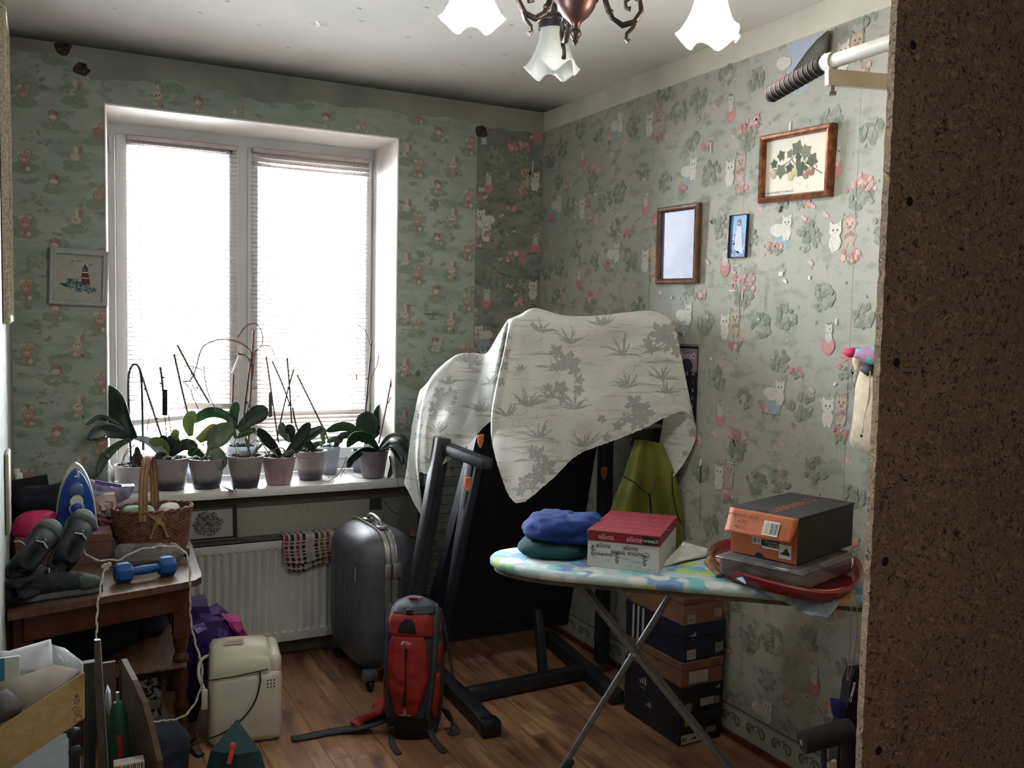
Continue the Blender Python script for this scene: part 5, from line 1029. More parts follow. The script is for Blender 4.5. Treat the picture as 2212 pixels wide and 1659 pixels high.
for a in [(1202, 760, 18, .4), (1230, 782, 25, 1.1), (1207, 790, 14, 2), (1240, 800, 16, 0), (1212, 838, 17, .2), (1216, 862, 14, .9), (1184, 838, 12, 1), (1250, 842, 14, .2), (1252, 820, 12, 0), (1370, 872, 22, .3), (1390, 892, 26, 1.3), (1352, 905, 15, .6), (1335, 920, 13, 1), (1375, 910, 22, 2), (1425, 720, 25, .5), (1447, 712, 18, 1.3), (1450, 740, 24, 2.2), (1462, 760, 14, .2), (1400, 738, 13, 1), (1405, 757, 10, 0),
          (1162, 982, 20, .3), (1150, 972, 12, 2), (1180, 1008, 24, .8), (1160, 1028, 24, 1.9), (1132, 1040, 15, 0), (1124, 1062, 12, 1), (1150, 1052, 12, .2), (1094, 728, 12, .2), (1090, 760, 14, 1), (1086, 790, 14, 2), (1080, 825, 12, .4), (950, 850, 16, .3), (962, 870, 22, 1.2), (940, 880, 18, .2), (975, 852, 16, 2), (936, 900, 10, 1), (1020, 778, 18, .6), (905, 900, 8, .4), (903, 940, 9, 1), (945, 950, 14, .6), (960, 952, 10, 0), (1500, 900, 14, .4), (1496, 935, 12, 1), (1480, 980, 8, 0), (1300, 905, 11, .3), (1310, 945, 11, 1)]: maple(*a)
shade_ = np.ones((nr-1, nc-1)); CX = (D[:-1, :-1, 0]+D[1:, 1:, 0])/2; CY = (D[:-1, :-1, 1]+D[1:, 1:, 1])/2
for poly, val in mot:
    P = np.array(poly); x0, y0 = P.min(0); x1, y1 = P.max(0); m = (CX >= x0) & (CX <= x1) & (CY >= y0) & (CY <= y1)
    if not m.any(): continue
    xs, ys = CX[m], CY[m]; ins = np.zeros(xs.shape, bool); j = len(P)-1
    for i in range(len(P)):
        xi, yi = P[i]; xj, yj = P[j]
        if yi != yj: ins ^= ((yi > ys) != (yj > ys)) & (xs < (xj-xi)*(ys-yi)/(yj-yi)+xi)
        j = i
    t = shade_[m]; t[ins] = val; shade_[m] = t
g = G(); q = random.Random(3); V = []
for r in range(nr):
    row = []
    for c in range(nc):
        px, py, yy = D[r, c]; f = r/(nr-1)
        if r == nr-1: py += q.uniform(-1.3, 1.3)
        p = at(px, py, 'y', yy); wv = .011*math.sin(c*.10+f*2)*f+.005*math.sin(c*.055-f*3)+.004*math.sin(c*.26+1)*f+.0015*noise.noise(Vector((c*.09, r*.09, 0)))
        p = p+(p-EYE).normalized()*wv; p.x = min(p.x, X0-.006); row.append(p)
    V.append(row)
base = (s(208,208,204)); g.v = [p for row in V for p in row]
for r in range(nr-1):
    for c in range(nc-1):
        k = shade_[r, c]
        if k < 1: g.c[len(g.f)] = tuple(b*k*1.05 for b in s(214,214,208))
        g.f.append((r*nc+c, r*nc+c+1, (r+1)*nc+c+1, (r+1)*nc+c))
def cloth_mat():
    m, nt, b = newmat('printed_cotton'); c = mixc(nt, noisef(nt, 5), s(214,213,206), s(200,198,190)); c = mixc(nt, noisef(nt, 60, .56, .68, stretch=(.12, .12, 1.3)), c, s(168,166,158))
    a = nt.nodes.new('ShaderNodeAttribute'); a.attribute_name = 'Col'; c = mixc(nt, a.outputs['Alpha'], c, a.outputs['Color']); link(nt, c, b.inputs['Base Color']); b.inputs['Roughness'].default_value = .9; b.inputs['Specular IOR Level'].default_value = .1
    t = nt.nodes.new('ShaderNodeBsdfTranslucent'); link(nt, c, t.inputs[0]); mx = nt.nodes.new('ShaderNodeMixShader'); mx.inputs[0].default_value = .22
    bump(nt, b, noisef(nt, 60, .2, .8, stretch=(.12, .12, 1.3)), .25, .002)
    link(nt, b.outputs[0], mx.inputs[1]); link(nt, t.outputs[0], mx.inputs[2]); link(nt, mx.outputs[0], nt.nodes['Material Output'].inputs[0]); return m
tag(g.mk('dust_cloth', cloth_mat(), smooth=80, recalc=False), 'white cotton cloth printed with grey leaves draped over the treadmill', 'cloth')
# olive drawstring bag
M_olive = mat('olive_yellow_nylon', s(112,112,40), s(86,90,36), 10, .55, bmp=.15, transl=.1)
ol = thing('drawstring_bag', 'olive-yellow bag with black cords hanging at the right of the treadmill', 'bag', (2.05, 2.8, .5))
OC = [[(1372,950,2.88),(1345,1030,2.88),(1322,1090,2.88),(1310,1150,2.88),(1312,1220,2.88),(1330,1250,2.9)], [(1385,950,2.86),(1372,1030,2.84),(1358,1090,2.83),(1352,1150,2.83),(1355,1230,2.84),(1365,1275,2.86)], [(1400,952,2.86),(1402,1030,2.86),(1405,1090,2.87),(1405,1150,2.87),(1402,1230,2.86),(1392,1295,2.86)], [(1415,955,2.83),(1432,1030,2.80),(1442,1090,2.79),(1446,1150,2.79),(1442,1220,2.8),(1420,1275,2.84)], [(1432,960,2.80),(1460,1030,2.76),(1472,1090,2.75),(1478,1150,2.75),(1472,1210,2.77),(1448,1250,2.82)]]
DD = dense(OC, 6, 6); g = G(); P1 = [[at(*DD[r, c][:2], 'y', DD[r, c][2]+.012*math.sin(c*.9)*(r/DD.shape[0])) for c in range(DD.shape[1])] for r in range(DD.shape[0])]
g.grid(P1); g.grid([[p+Vector((0, .05*math.sin(math.pi*c/(len(row)-1)), 0)) for c, p in enumerate(row)] for row in P1]); g.mk('bag_body', M_olive, ol, smooth=80)
g = G(); g.tube(smooth_path([at(a, b, 'y', 2.775) for a, b in ((1345, 1028), (1370, 1042), (1388, 1058), (1402, 1066), (1412, 1055), (1415, 1040))], 4), .0022, 6); g.tube(smooth_path([at(a, b, 'y', 2.73) for a, b in ((1452, 1020), (1453, 1060), (1460, 1100), (1471, 1130))], 4), .0026, 6); g.tube(smooth_path([at(a, b, 'y', 2.77) for a, b in ((1402, 1066), (1405, 1085), (1406, 1110))], 3), .004, 6); g.mk('drawcord', M_blackcap, ol)
g = G(); Pn = [at(a, b, 'y', 2.9) for a, b in ((1380, 930), (1440, 925), (1452, 960), (1415, 975), (1370, 965))]; slabs = [p+Vector((0, .03, 0)) for p in Pn]; n = 5; g.add(Pn+slabs, [tuple(range(5)), tuple(range(5, 10))[::-1]]+[(i, (i+1) % 5, 5+(i+1) % 5, 5+i) for i in range(5)]); g.mk('grey_collar', M_steel, ol, smooth=60)
# ------------------------------------------------------------ suitcase
M_shell = mat('graphite_shell', s(84,86,92), s(70,72,78), 30, .42, bmp=.1, bscale=200); M_alu = mat('brushed_aluminium', s(172,172,170), s(140,140,138), 60, .38, metal=.7, stretch=(1, 1, .1))
ux, uy = Vector((1, .02, 0)).normalized(), Vector((-.02, 1, 0)).normalized(); so = Vector((1.095, 3.36, 0))
st = thing('hard_suitcase', 'graphite hard-shell suitcase with an aluminium rim by the radiator', 'suitcase', (1.23, 3.58, 0))
MS = Matrix(((ux.x, uy.x, 0, so.x), (ux.y, uy.y, 0, so.y), (0, 0, 1, 0), (0, 0, 0, 1))); Wc, Dc, H0, H1 = .255, .46, .055, .625
def shellhalf(x0, x1, side):
    g = G(); n = 44; rings = []
    prof = [(0, 0), (.25, .004), (.5, .010), (.75, .024), (.9, .044), (1, .075)] if True else []
    for t, ins in prof:
        x = x1+(x0-x1)*t; ring = []
        for i in range(n):
            a = 2*math.pi*i/n; ca, sa = math.cos(a), math.sin(a); e = 5.0
            r = (abs(ca)**e+abs(sa)**e)**(-1/e); ring.append(MS @ Vector((x, Dc/2+(Dc/2-ins)*r*ca, (H0+H1)/2+((H1-H0)/2-ins)*r*sa)))
        rings.append(ring)
    k = len(rings); g.add([p for r in rings for p in r], [(i*n+j, i*n+(j+1) % n, (i+1)*n+(j+1) % n, (i+1)*n+j) for i in range(k-1) for j in range(n)]+[tuple((k-1)*n+j for j in range(n)), tuple(range(n))]); return g
g = shellhalf(0, .105, -1); hs = g.mk('shell_half', M_shell, st, smooth=50)
g = shellhalf(Wc, .150, 1); g.mk('shell_half', M_shell, st, smooth=50)
g = G()
for i in range(7): y = .10+.035*i; g.tube([MS @ Vector((-.0005, y, z)) for z in (.14, .54)], .003, 5)
g.mk('shell_ribs', M_shell, hs)
def rimring(x, w, out_, name, m):
    g = G(); n = 44; vs = []
    for xx, o_ in ((x-w/2, -.004), (x-w/2, out_), (x+w/2, out_), (x+w/2, -.004)):
        for i in range(n):
            a = 2*math.pi*i/n; ca, sa = math.cos(a), math.sin(a); e = 5.0; r = (abs(ca)**e+abs(sa)**e)**(-1/e); vs.append(MS @ Vector((xx, Dc/2+(Dc/2+o_)*r*ca, (H0+H1)/2+((H1-H0)/2+o_)*r*sa)))
    g.add(vs, [(k*n+j, k*n+(j+1) % n, (k+1)*n+(j+1) % n, (k+1)*n+j) for k in range(3) for j in range(n)]); return g.mk(name, m, st, smooth=30)
rimring(.1275, .050, .003, 'aluminium_rim', M_alu); rimring(.107, .008, .008, 'rim_rib', M_alu); rimring(.149, .008, .008, 'rim_rib', M_alu); rimring(.128, .003, .0045, 'rim_gap', M_blackcap)
g = G(); g.bevbox((.098, -.012, .452), (.126, .004, .512), .006, M=MS); g.bevbox((.130, -.012, .452), (.168, .004, .512), .006, M=MS); g.mk('latch', M_alu, st)
g = G(); g.tube(smooth_path([MS @ Vector(p) for p in ((.128, .12, H1+.004), (.128, .135, H1+.03), (.125, .20, H1+.042), (.128, .265, H1+.03), (.128, .28, H1+.004))], 5), .008, 10); g.bevbox((.108, .10, H1+.002), (.150, .14, H1+.016), .004, M=MS); g.bevbox((.108, .26, H1+.002), (.150, .30, H1+.016), .004, M=MS); g.mk('handle', M_alu, st)
g = G(); g.tube([MS @ Vector((-.002, .055, .44)), MS @ Vector((-.002, .055, .50))], .0025, 6); g.mk('maker_badge', M_alu, hs)
for (x, y) in ((.05, .02), (.21, .02), (.05, .43), (.21, .43)):
    g = G(); g.bevbox((x-.03, y-.025, .045), (x+.03, y+.03, .085), .012, M=MS); wh = g.mk('wheel_housing', M_shell, st)
    g = G(); g.lathe([(.001, -.008), (.020, -.008), (.0225, -.005), (.0225, .005), (.020, .008), (.001, .008)], (0, 0, 0), 18, MS @ Matrix.Translation((x, y, .0226)) @ Matrix.Rotation(math.pi/2, 4, 'Y')); g.bevbox((x-.016, y-.01, .02), (x-.010, y+.01, .06), .002, M=MS); g.bevbox((x+.010, y-.01, .02), (x+.016, y+.01, .06), .002, M=MS); g.mk('wheel', M_blackcap, wh)
# ------------------------------------------------------------ red backpack
U = Vector((math.cos(YAW), -math.sin(YAW), 0)); NB = Vector((-math.sin(YAW), -math.cos(YAW), 0)); bo_ = Vector((1.178, 2.985, 0))
M_red = mat('red_ripstop', s(156,36,32), s(126,26,26), 16, .7, bmp=.3, bscale=300); M_char = mat('charcoal_nylon', s(58,60,66), s(44,46,50), 30, .75, bmp=.2, bscale=200); M_blk = mat('black_nylon', s(22,22,26), s(15,15,18), 30, .8)
bp = thing('hiking_backpack', 'red and charcoal hiking backpack standing on the laminate floor', 'backpack', tuple(bo_))
BW = [(0, .080, .075), (.03, .094, .085), (.10, .103, .098), (.18, .108, .105), (.28, .106, .104), (.36, .100, .100), (.42, .096, .095), (.455, .084, .085), (.475, .060, .065), (.488, .025, .03)]
def bdim(z):
    for (z0, w0, d0), (z1, w1, d1) in zip(BW[:-1], BW[1:]):
        if z <= z1: t = (z-z0)/(z1-z0); return w0+(w1-w0)*t, d0+(d1-d0)*t
    return BW[-1][1:]
def bpt(u, z, off=0.0):
    w, d = bdim(max(0, z)); k = max(0.0, 1-abs(u/w)**3)**(1/3); return bo_+U*u+NB*(d*k+off)+Vector((0, 0, z))
g = G(); n = 36; rings = []
for i in range(25):
    z = .488*i/24; w, d = bdim(z); ring = []
    for j in range(n):
        a = 2*math.pi*j/n; ca, sa = math.cos(a), math.sin(a); r = (abs(ca)**3+abs(sa)**3)**(-1/3); ring.append(bo_+U*(w*r*ca)+NB*(d*r*sa*(1 if sa > 0 else .55))+Vector((0, 0, z+.004*math.sin(j*1.3)*(i > 18))))
    rings.append(ring)
g.add([p for r in rings for p in r], [(i*n+j, i*n+(j+1) % n, (i+1)*n+(j+1) % n, (i+1)*n+j) for i in range(24) for j in range(n)]+[tuple(range(n))[::-1], tuple(24*n+j for j in range(n))]); g.mk('body', M_char, bp, smooth=70)
PXM = 3.13/FPX; X_ = lambda px: (px-893)*PXM; Z_ = lambda py: (1592-py)*PXM*1.005
def bpatch(name, rows, m, off, puff=.008, parent=None, wr=0.0):
    """rows: (py, left px, right px)"""
    R2 = []; q = random.Random(len(name)+rows[0][0])
    rr = []
    for (a, b) in zip(rows[:-1], rows[1:]):
        for k in range(5): t = k/5; rr.append(tuple(a[i]+(b[i]-a[i])*t for i in range(3)))
    rr.append(rows[-1]); nrw = len(rr)
    for i, (py, l, r) in enumerate(rr):
        z = Z_(py); row = []
        for j in range(13):
            t = j/12; u = X_(l+(r-l)*t); w = bdim(max(0, z))[0]; u = max(-w*.995, min(w*.995, u)); e = math.sin(math.pi*t)**.5*math.sin(math.pi*min(1, max(0, i/(nrw-1))))**.4
            row.append(bpt(u, z, off+puff*e+wr*noise.noise(Vector((u*30, z*40, 1)))*e))
        R2.append(row)
    g = G(); g.grid(R2); return g.mk(name, m, parent or bp, smooth=80, thick=.002)
bpatch('lid_panel', [(1308, 846, 928), (1325, 838, 940), (1345, 835, 941), (1357, 834, 940)], M_red, .006, .010, wr=.006)
bpatch('top_collar', [(1286, 868, 918), (1293, 856, 932), (1301, 848, 940), (1309, 842, 942)], M_char, .008, .006)
bpatch('lid_cap', [(1281, 882, 898), (1286, 878, 905)], M_red, .008, .003)
bpatch('lid_patch', [(1316, 878, 892), (1326, 868, 899), (1345, 863, 903)], M_blk, .019, .002)
mp_ = bpatch('front_pocket', [(1354, 850, 918), (1372, 842, 925), (1400, 838, 929), (1440, 838, 931), (1470, 842, 926), (1500, 852, 915), (1534, 860, 904)], M_red, .009, .016, wr=.008)
bpatch('side_pocket', [(1380, 950, 958), (1410, 948, 956), (1422, 947, 952)], M_red, .004, .003); bpatch('side_pocket', [(1440, 946, 954), (1490, 940, 955), (1515, 937, 950), (1545, 942, 948)], M_red, .006, .004); bpatch('side_pocket', [(1306, 948, 955), (1330, 954, 962), (1356, 950, 960)], M_red, .004, .003)
bpatch('side_pocket', [(1460, 829, 831), (1490, 826, 835), (1520, 822, 836), (1535, 826, 834)], M_red, .005, .003); bpatch('base_panel', [(1532, 842, 926), (1560, 838, 928), (1590, 842, 922)], M_blk, .004, .006)
for (u0, u1) in (((838, 1300), (842, 1540)), ((941, 1300), (928, 1540))):
    g = G(); pts = [bpt(X_(u0[0]+(u1[0]-u0[0])*t+(6 if u0[0] > 900 else -2)*math.sin(t*3)), Z_(u0[1]+(u1[1]-u0[1])*t), .010) for t in [k/12 for k in range(13)]]; g.tube(pts, .007, 6, flat=.4); g.mk('compression_strap', M_char, bp)
g = G(); g.tube([bpt(X_(883), Z_(y), .030) for y in (1378, 1400, 1440, 1480, 1500)], .0022, 6); g.tube([bpt(X_(883), Z_(y), .0305) for y in (1376, 1393)], .006, 6, flat=.5); g.tube([bpt(X_(881), Z_(y), .030) for y in (1472, 1486)], .0035, 6); g.tube([bpt(X_(878), Z_(y), .028) for y in (1492, 1504)], .005, 6, flat=.6); g.mk('zip', M_blk, mp_)
g = G(); c = bpt(X_(887), Z_(1303), .018); g.bevbox((-.010, -.004, -.010), (.010, .004, .010), .002, M=Matrix.Translation(c) @ Matrix.Rotation(-YAW, 4, 'Z')); g.mk('buckle', M_blackcap, bp)
g = G(); fc = bpt(X_(884), Z_(1362), .036); Fb = (fc, U, Vector((0, 0, 1)), NB); W_ = s(214,208,204)
for k, r in enumerate((.0115, .0085, .0055)):
    pts = [(-.014+.006+r*math.cos(a), -.006+r*math.sin(a)) for a in [math.pi/2+i*math.pi/2/8 for i in range(9)]]
    for pp in strokep(pts, .0022): g.flat(Fb, pp, .0005, W_)
    for pp in strokep([pts[-1], (pts[-1][0], -.0075)], .0022): g.flat(Fb, pp, .0005, W_)
write(g, Fb, 'THE', .0005, .0035, .0055, W_, .0005, bold=.02); write(g, Fb, 'NORTH', .006, -.001, .0062, W_, .0005, bold=.02); write(g, Fb, 'FACE', .005, -.0062, .0062, W_, .0005, bold=.02); g.mk('logo_patch', mat('white_thread', s(214,208,204), None, 30, .7, col=True), mp_, smooth=0, recalc=False)
fc = bpt(X_(881), Z_(1520), .022); Fb = (fc, U, Vector((0, 0, 1)), NB); g = G()
for pp in strokep([(.0045*math.cos(a), .010+.0045*math.sin(a)) for a in [i*.4 for i in range(15)]], .0012): g.flat(Fb, pp, .0005, W_)
write(g, Fb, 'FIELD', 0, .002, .0055, W_, .0005); write(g, Fb, 'SERIES', 0, -.0025, .0045, W_, .0005); write(g, Fb, 'ELECTRON 60', 0, -.0088, .0062, W_, .0005, bold=.02); g.mk('stitched_words', bpy.data.materials['white_thread'], mp_, smooth=0, recalc=False)
def ribbon(pts, w, m, name, par, th=.003):
    P = smooth_path(pts, 5); rows = []; k = len(P)
    for i, p in enumerate(P):
        t = (P[min(i+1, k-1)]-P[max(i-1, 0)]).normalized(); sd = t.cross(Vector((0, 0, 1))); sd = sd.normalized() if sd.length > .1 else U; wv = w if not callable(w) else w(i/(k-1)); rows.append([p-sd*wv/2, p, p+sd*wv/2])
    g = G(); g.grid(rows); return g.mk(name, m, par, smooth=80, thick=th)
fz = lambda a, b, z=.006: at(a, b, 'z', z)
ribbon([fz(850, 1540, .05), fz(810, 1560, .04), fz(770, 1572, .02), fz(720, 1580), fz(670, 1590), fz(630, 1597)], lambda t: .055-.02*t, M_char, 'hip_belt', bp, .008)
ribbon([fz(835, 1510, .09), fz(815, 1535, .08), fz(785, 1555, .035), fz(765, 1568, .02)], .05, M_red, 'hip_pad', bp, .02)
ribbon([fz(846, 1570, .07), fz(845, 1590, .03), fz(850, 1612), fz(862, 1628)], .022, M_char, 'lower_strap', bp); ribbon([fz(925, 1550, .07), fz(930, 1580, .03), fz(942, 1605), fz(960, 1625)], .022, M_char, 'lower_strap', bp); ribbon([fz(960, 1530, .1), fz(975, 1560, .03), fz(985, 1580), fz(970, 1585)], .03, M_char, 'lower_strap', bp)
g = G(); g.tube(smooth_path([bpt(.09, .45, 0), bpt(.112, .36, .01), bo_+U*.125+Vector((0, 0, .28)), bo_+U*.14+Vector((0, 0, .20))], 4), .006, 6, flat=.4); g.mk('shoulder_strap', M_char, bp)
# ------------------------------------------------------------ cream bread maker
M_bm = mat('aged_cream_plastic', s(206,202,184), s(190,186,168), 5, .4, bmp=.08, bscale=200); M_bml = mat('aged_cream_lid', s(196,192,166), s(182,178,152), 4, .3)
bb = at(450, 1621, 'z', 0); be = at(611, 1600, 'z', 0); bu = (be-bb); bu.z = 0; BL = bu.length; bu.normalize(); bn = Vector((-bu.y, bu.x, 0)); bb = bb+bn*.0; BD = .235
MBM = Matrix(((bu.x, bn.x, 0, bb.x), (bu.y, bn.y, 0, bb.y), (0, 0, 1, 0), (0, 0, 0, 1)))
bk = thing('bread_maker', 'yellowed cream bread maker with a domed lid on the floor', 'bread maker', tuple(bb+bu*BL/2+bn*BD/2))
g = G(); g.bevbox((0, 0, 0), (BL, BD, .255), .030, 4, M=MBM); bd = g.mk('housing', M_bm, bk)
g = G(); rows = []
for i in range(15):
    a = math.pi*(-.02+1.04*i/14); y = BD/2-math.cos(a)*BD*.48; z = .235+.105*math.sin(a)**.75 if 0 < a < math.pi else .235
    rows.append([MBM @ Vector((x, BD/2+(y-BD/2)*k, .235+(z-.235)*k2)) for x, k, k2 in ((.004, .7, .0), (.004, .93, .8), (.02, 1, .97), (.08, 1.0, 1), (.16, 1.0, .98), (BL-.055, 1.0, .93), (BL-.04, .97, .85), (BL-.036, .8, 0))])
g.grid(rows); g.mk('lid', M_bml, bk, smooth=60)
g = G(); g.bevbox((BL-.052, .012, .22), (BL-.002, BD-.008, .305), .03, 4, M=MBM); g.mk('control_column', M_bm, bk)
g = G(); g.tube([MBM @ Vector(p) for p in ((.0, -.001, .244), (.08, -.0015, .248), (BL-.05, -.001, .262))], .0022, 5); g.mk('lid_seam', M_blackcap, bk)
g = G(); g.bevbox((BL-.10, -.003, .282), (BL-.068, .012, .286), .0015, M=MBM @ Matrix.Translation((0, .018, 0))); g.mk('lid_catch', M_bml, bk)
for i in range(3):
    for j in range(3):
        g = G(); g.lathe([(.0028, 0), (.0012, .0004)], (0, 0, 0), 8, MBM @ Matrix.Translation((BL-.052+.011*i, -.0006, .222-.012*j)) @ Matrix.Rotation(math.pi/2, 4, 'X'), cap=True); g.mk('steam_hole', M_dark, bd)
g = G(); g.tube(smooth_path([MBM @ Vector(p) for p in ((.168, -.004, .256), (.170, -.006, .22), (.150, -.007, .15), (.10, -.007, .09), (.04, -.007, .055), (-.03, -.007, .035), (-.10, -.006, .006))], 6), .0030, 8); g.mk('power_cord', mat('brown_black_cord', s(52,46,36), None, 20, .5), bk)
g = G(); g.tube(smooth_path([MBM @ Vector(p) for p in ((.03, .10, .30), (-.02, .08, .29), (-.03, .04, .25), (-.012, .01, .21))], 5), .006, 8); g.bevbox((-.022, -.006, .145), (-.002, .006, .215), .004, M=MBM); g.mk('carry_handle', M_bm, bk)
g = G(); Fb2 = (MBM @ Vector((.085, .082, .3385)), bu, (bn*.9+Vector((0, 0, .42))).normalized(), Vector((0, 0, 1))); Fb2 = (Fb2[0], Fb2[1], Fb2[2], Fb2[1].cross(Fb2[2])); g.flat(Fb2, [(-.035, -.012), (.035, -.012), (.035, .012), (-.035, .012)], .0035, s(170,156,136)); write(g, Fb2, 'Panasonic', 0, 0, .014, s(120,96,80), .004); g.mk('name_label', mat('faded_label', s(170,156,136), None, 20, .5, col=True), bk, smooth=0, recalc=False)
# ------------------------------------------------------------ cartons
def frameM(o, yaw, tilt=0): return Matrix.Translation(o) @ Matrix.Rotation(yaw, 4, 'Z') @ Matrix.Rotation(tilt, 4, 'Y')
def face(M, w, d, h, which, z0=0):
    """(origin,u,v,n) of a carton face, origin at its centre; local x 0..w, y 0..d, z 0..h"""
    R3 = M.to_3x3(); X, Y, Z = R3 @ Vector((1,0,0)), R3 @ Vector((0,1,0)), R3 @ Vector((0,0,1))
    if which == 'front': return (M @ Vector((w/2, 0, h/2)), X, Z, -Y)
    if which == 'left': return (M @ Vector((0, d/2, h/2)), -Y, Z, -X)
    if which == 'right': return (M @ Vector((w, d/2, h/2)), Y, Z, X)
    if which == 'top': return (M @ Vector((w/2, d/2, h)), X, Y, Z)
def carton(name, label, M, w, d, h, mb, ml, lidh=.03, group=None, lo=.002):
    t = thing(name, label, 'box', M @ Vector((w/2, d/2, 0)), group)
    g = G(); g.bevbox((0, 0, 0), (w, d, h-.002), .0012, 1, M); body = g.mk('box_body', mb, t, smooth=0)
    g = G(); g.bevbox((-lo, -lo, h-lidh), (w+lo, d+lo, h+.001), .0015, 1, M); lid = g.mk('lid', ml, t, smooth=0)
    return t, body, lid
def rect(g, F, cx, cy, w, h, off, c): g.flat(F, [(cx-w/2, cy-h/2), (cx+w/2, cy-h/2), (cx+w/2, cy+h/2), (cx-w/2, cy+h/2)], off, c)
M_label = mat('printed_label', s(196,192,184), None, 30, .6, col=True)
WHT, BLK_ = s(206,204,198), s(28,28,30)
def barcode(g, F, cx, cy, w, h, off, q):
    x = cx-w/2
    while x < cx+w/2:
        b = q.uniform(.0008, .003)*w/.03; rect(g, F, x+b/2, cy, b, h, off, BLK_); x += b+q.uniform(.0008, .003)*w/.03
# ------------------------------------------------------------ ironing board
IT, ID_, IN_ = Vector((1.215, 2.455, 0)), Vector((.76, -.65, 0)), Vector((.65, .76, 0)); ZI = .77
ip = lambda a, w, z=ZI: IT+ID_*a+IN_*w+Vector((0, 0, z))
def cover_mat():
    m, nt, b = newmat('bubble_print_cover'); tc = nt.nodes.new('ShaderNodeTexCoord'); c = s(170,188,190)
    for sc, off, col_, th_ in ((10, 0, s(92,146,186), .44), (9, 3.3, s(172,190,96), .36), (11, 7.1, s(204,208,204), .42), (10, 11, s(112,124,180), .26), (13, 17, s(110,176,178), .34), (12, 21, s(208,212,208), .28)):
        mp = nt.nodes.new('ShaderNodeMapping'); mp.inputs['Location'].default_value = (off, off*.7, 0); link(nt, tc.outputs['Object'], mp.inputs[0]); v = nt.nodes.new('ShaderNodeTexVoronoi'); v.inputs['Scale'].default_value = sc; link(nt, mp.outputs[0], v.inputs[0])
        lt = nt.nodes.new('ShaderNodeMapRange'); lt.inputs[1].default_value = th_; lt.inputs[2].default_value = th_-.06; link(nt, v.outputs['Distance'], lt.inputs[0]); mu = nt.nodes.new('ShaderNodeMath'); mu.operation = 'MULTIPLY'; mu.inputs[1].default_value = .85; link(nt, lt.outputs[0], mu.inputs[0]); c = mixc(nt, mu.outputs[0], c, col_)
    link(nt, c, b.inputs['Base Color']); b.inputs['Roughness'].default_value = .8; bump(nt, b, noisef(nt, 14, .2, .8), .5, .006); return m
ib = thing('ironing_board', 'ironing board with a bubble-print cover and crossed grey legs', 'ironing board', (1.65, 2.08, 0))
out = []
L, Wd = 1.12, .16
for i in range(17):
    t = i/16; a = -math.pi/2-math.pi*t; rr = .15; out.append((.26+.26*math.cos(a)*1.0, -math.sin(a)*-Wd*(.62+.38*abs(math.sin(a)))*1.0))
out = [(.30*(1-math.sin(math.pi*t))**.0*(1-math.sin(math.pi*t)) if False else .30-.30*math.sin(math.pi*t)**.8, -Wd*math.cos(math.pi*t)) for t in [i/20 for i in range(21)]]
out = out+[(L-.05, Wd), (L, Wd-.05), (L, -Wd+.05), (L-.05, -Wd)]
g = G(); n = len(out); rings = [[ip(.5+(a-.5)*k, w*k2, z) for a, w in out] for k, k2, z in ((.985, .93, ZI), (1, 1, ZI-.008), (1, 1, ZI-.022), (.985, .95, ZI-.028))]
g.add([p for r in rings for p in r], [(i*n+j, i*n+(j+1) % n, (i+1)*n+(j+1) % n, (i+1)*n+j) for i in range(3) for j in range(n)]+[tuple(range(n)), tuple(3*n+j for j in range(n))]); g.mk('cover', cover_mat(), ib, smooth=60)
g = G(); rings = [[ip(.5+(a-.5)*.975, w*.9, z) for a, w in out] for z in (ZI-.027, ZI-.042)]
g.add([p for r in rings for p in r], [(j, (j+1) % n, n+(j+1) % n, n+j) for j in range(n)]+[tuple(range(n)), tuple(n+j for j in range(n))]); g.mk('board', mat('board_underside', s(92,86,80), s(64,60,58), 30, .7), ib, smooth=0)
M_leg = mat('grey_leg_tube', s(116,118,122), s(96,98,102), 30, .4, metal=.3)
for w in (-.014, .014):
    g = G(); g.tube([ip(.25, w, ZI-.042), ip(.88, w, .02)], .010, 8); g.mk('leg', M_leg, ib)
g = G(); g.tube([ip(.565, 0, ZI-.042), ip(.18, 0, .018)], .0095, 8); g.mk('leg', M_leg, ib)
g = G(); P0, P1_ = ip(.262, 0, .150), ip(.175, 0, .02); g.tube([P1_, P0, ], .0145, 10); g.mk('leg_sleeve', mat('teal_black_rubber', s(32,58,60), s(24,36,40), 20, .5), ib)
for a in (.18, .88):
    g = G(); g.tube([ip(a, -.17, .014), ip(a, .17, .014)], .012, 10); g.mk('foot', M_leg if a > .5 else bpy.data.materials['teal_black_rubber'], ib)
g = G(); g.tube([ip(.446, -.03, .508), ip(.446, .03, .508)], .007, 8); g.mk('pivot', M_alu, ib)
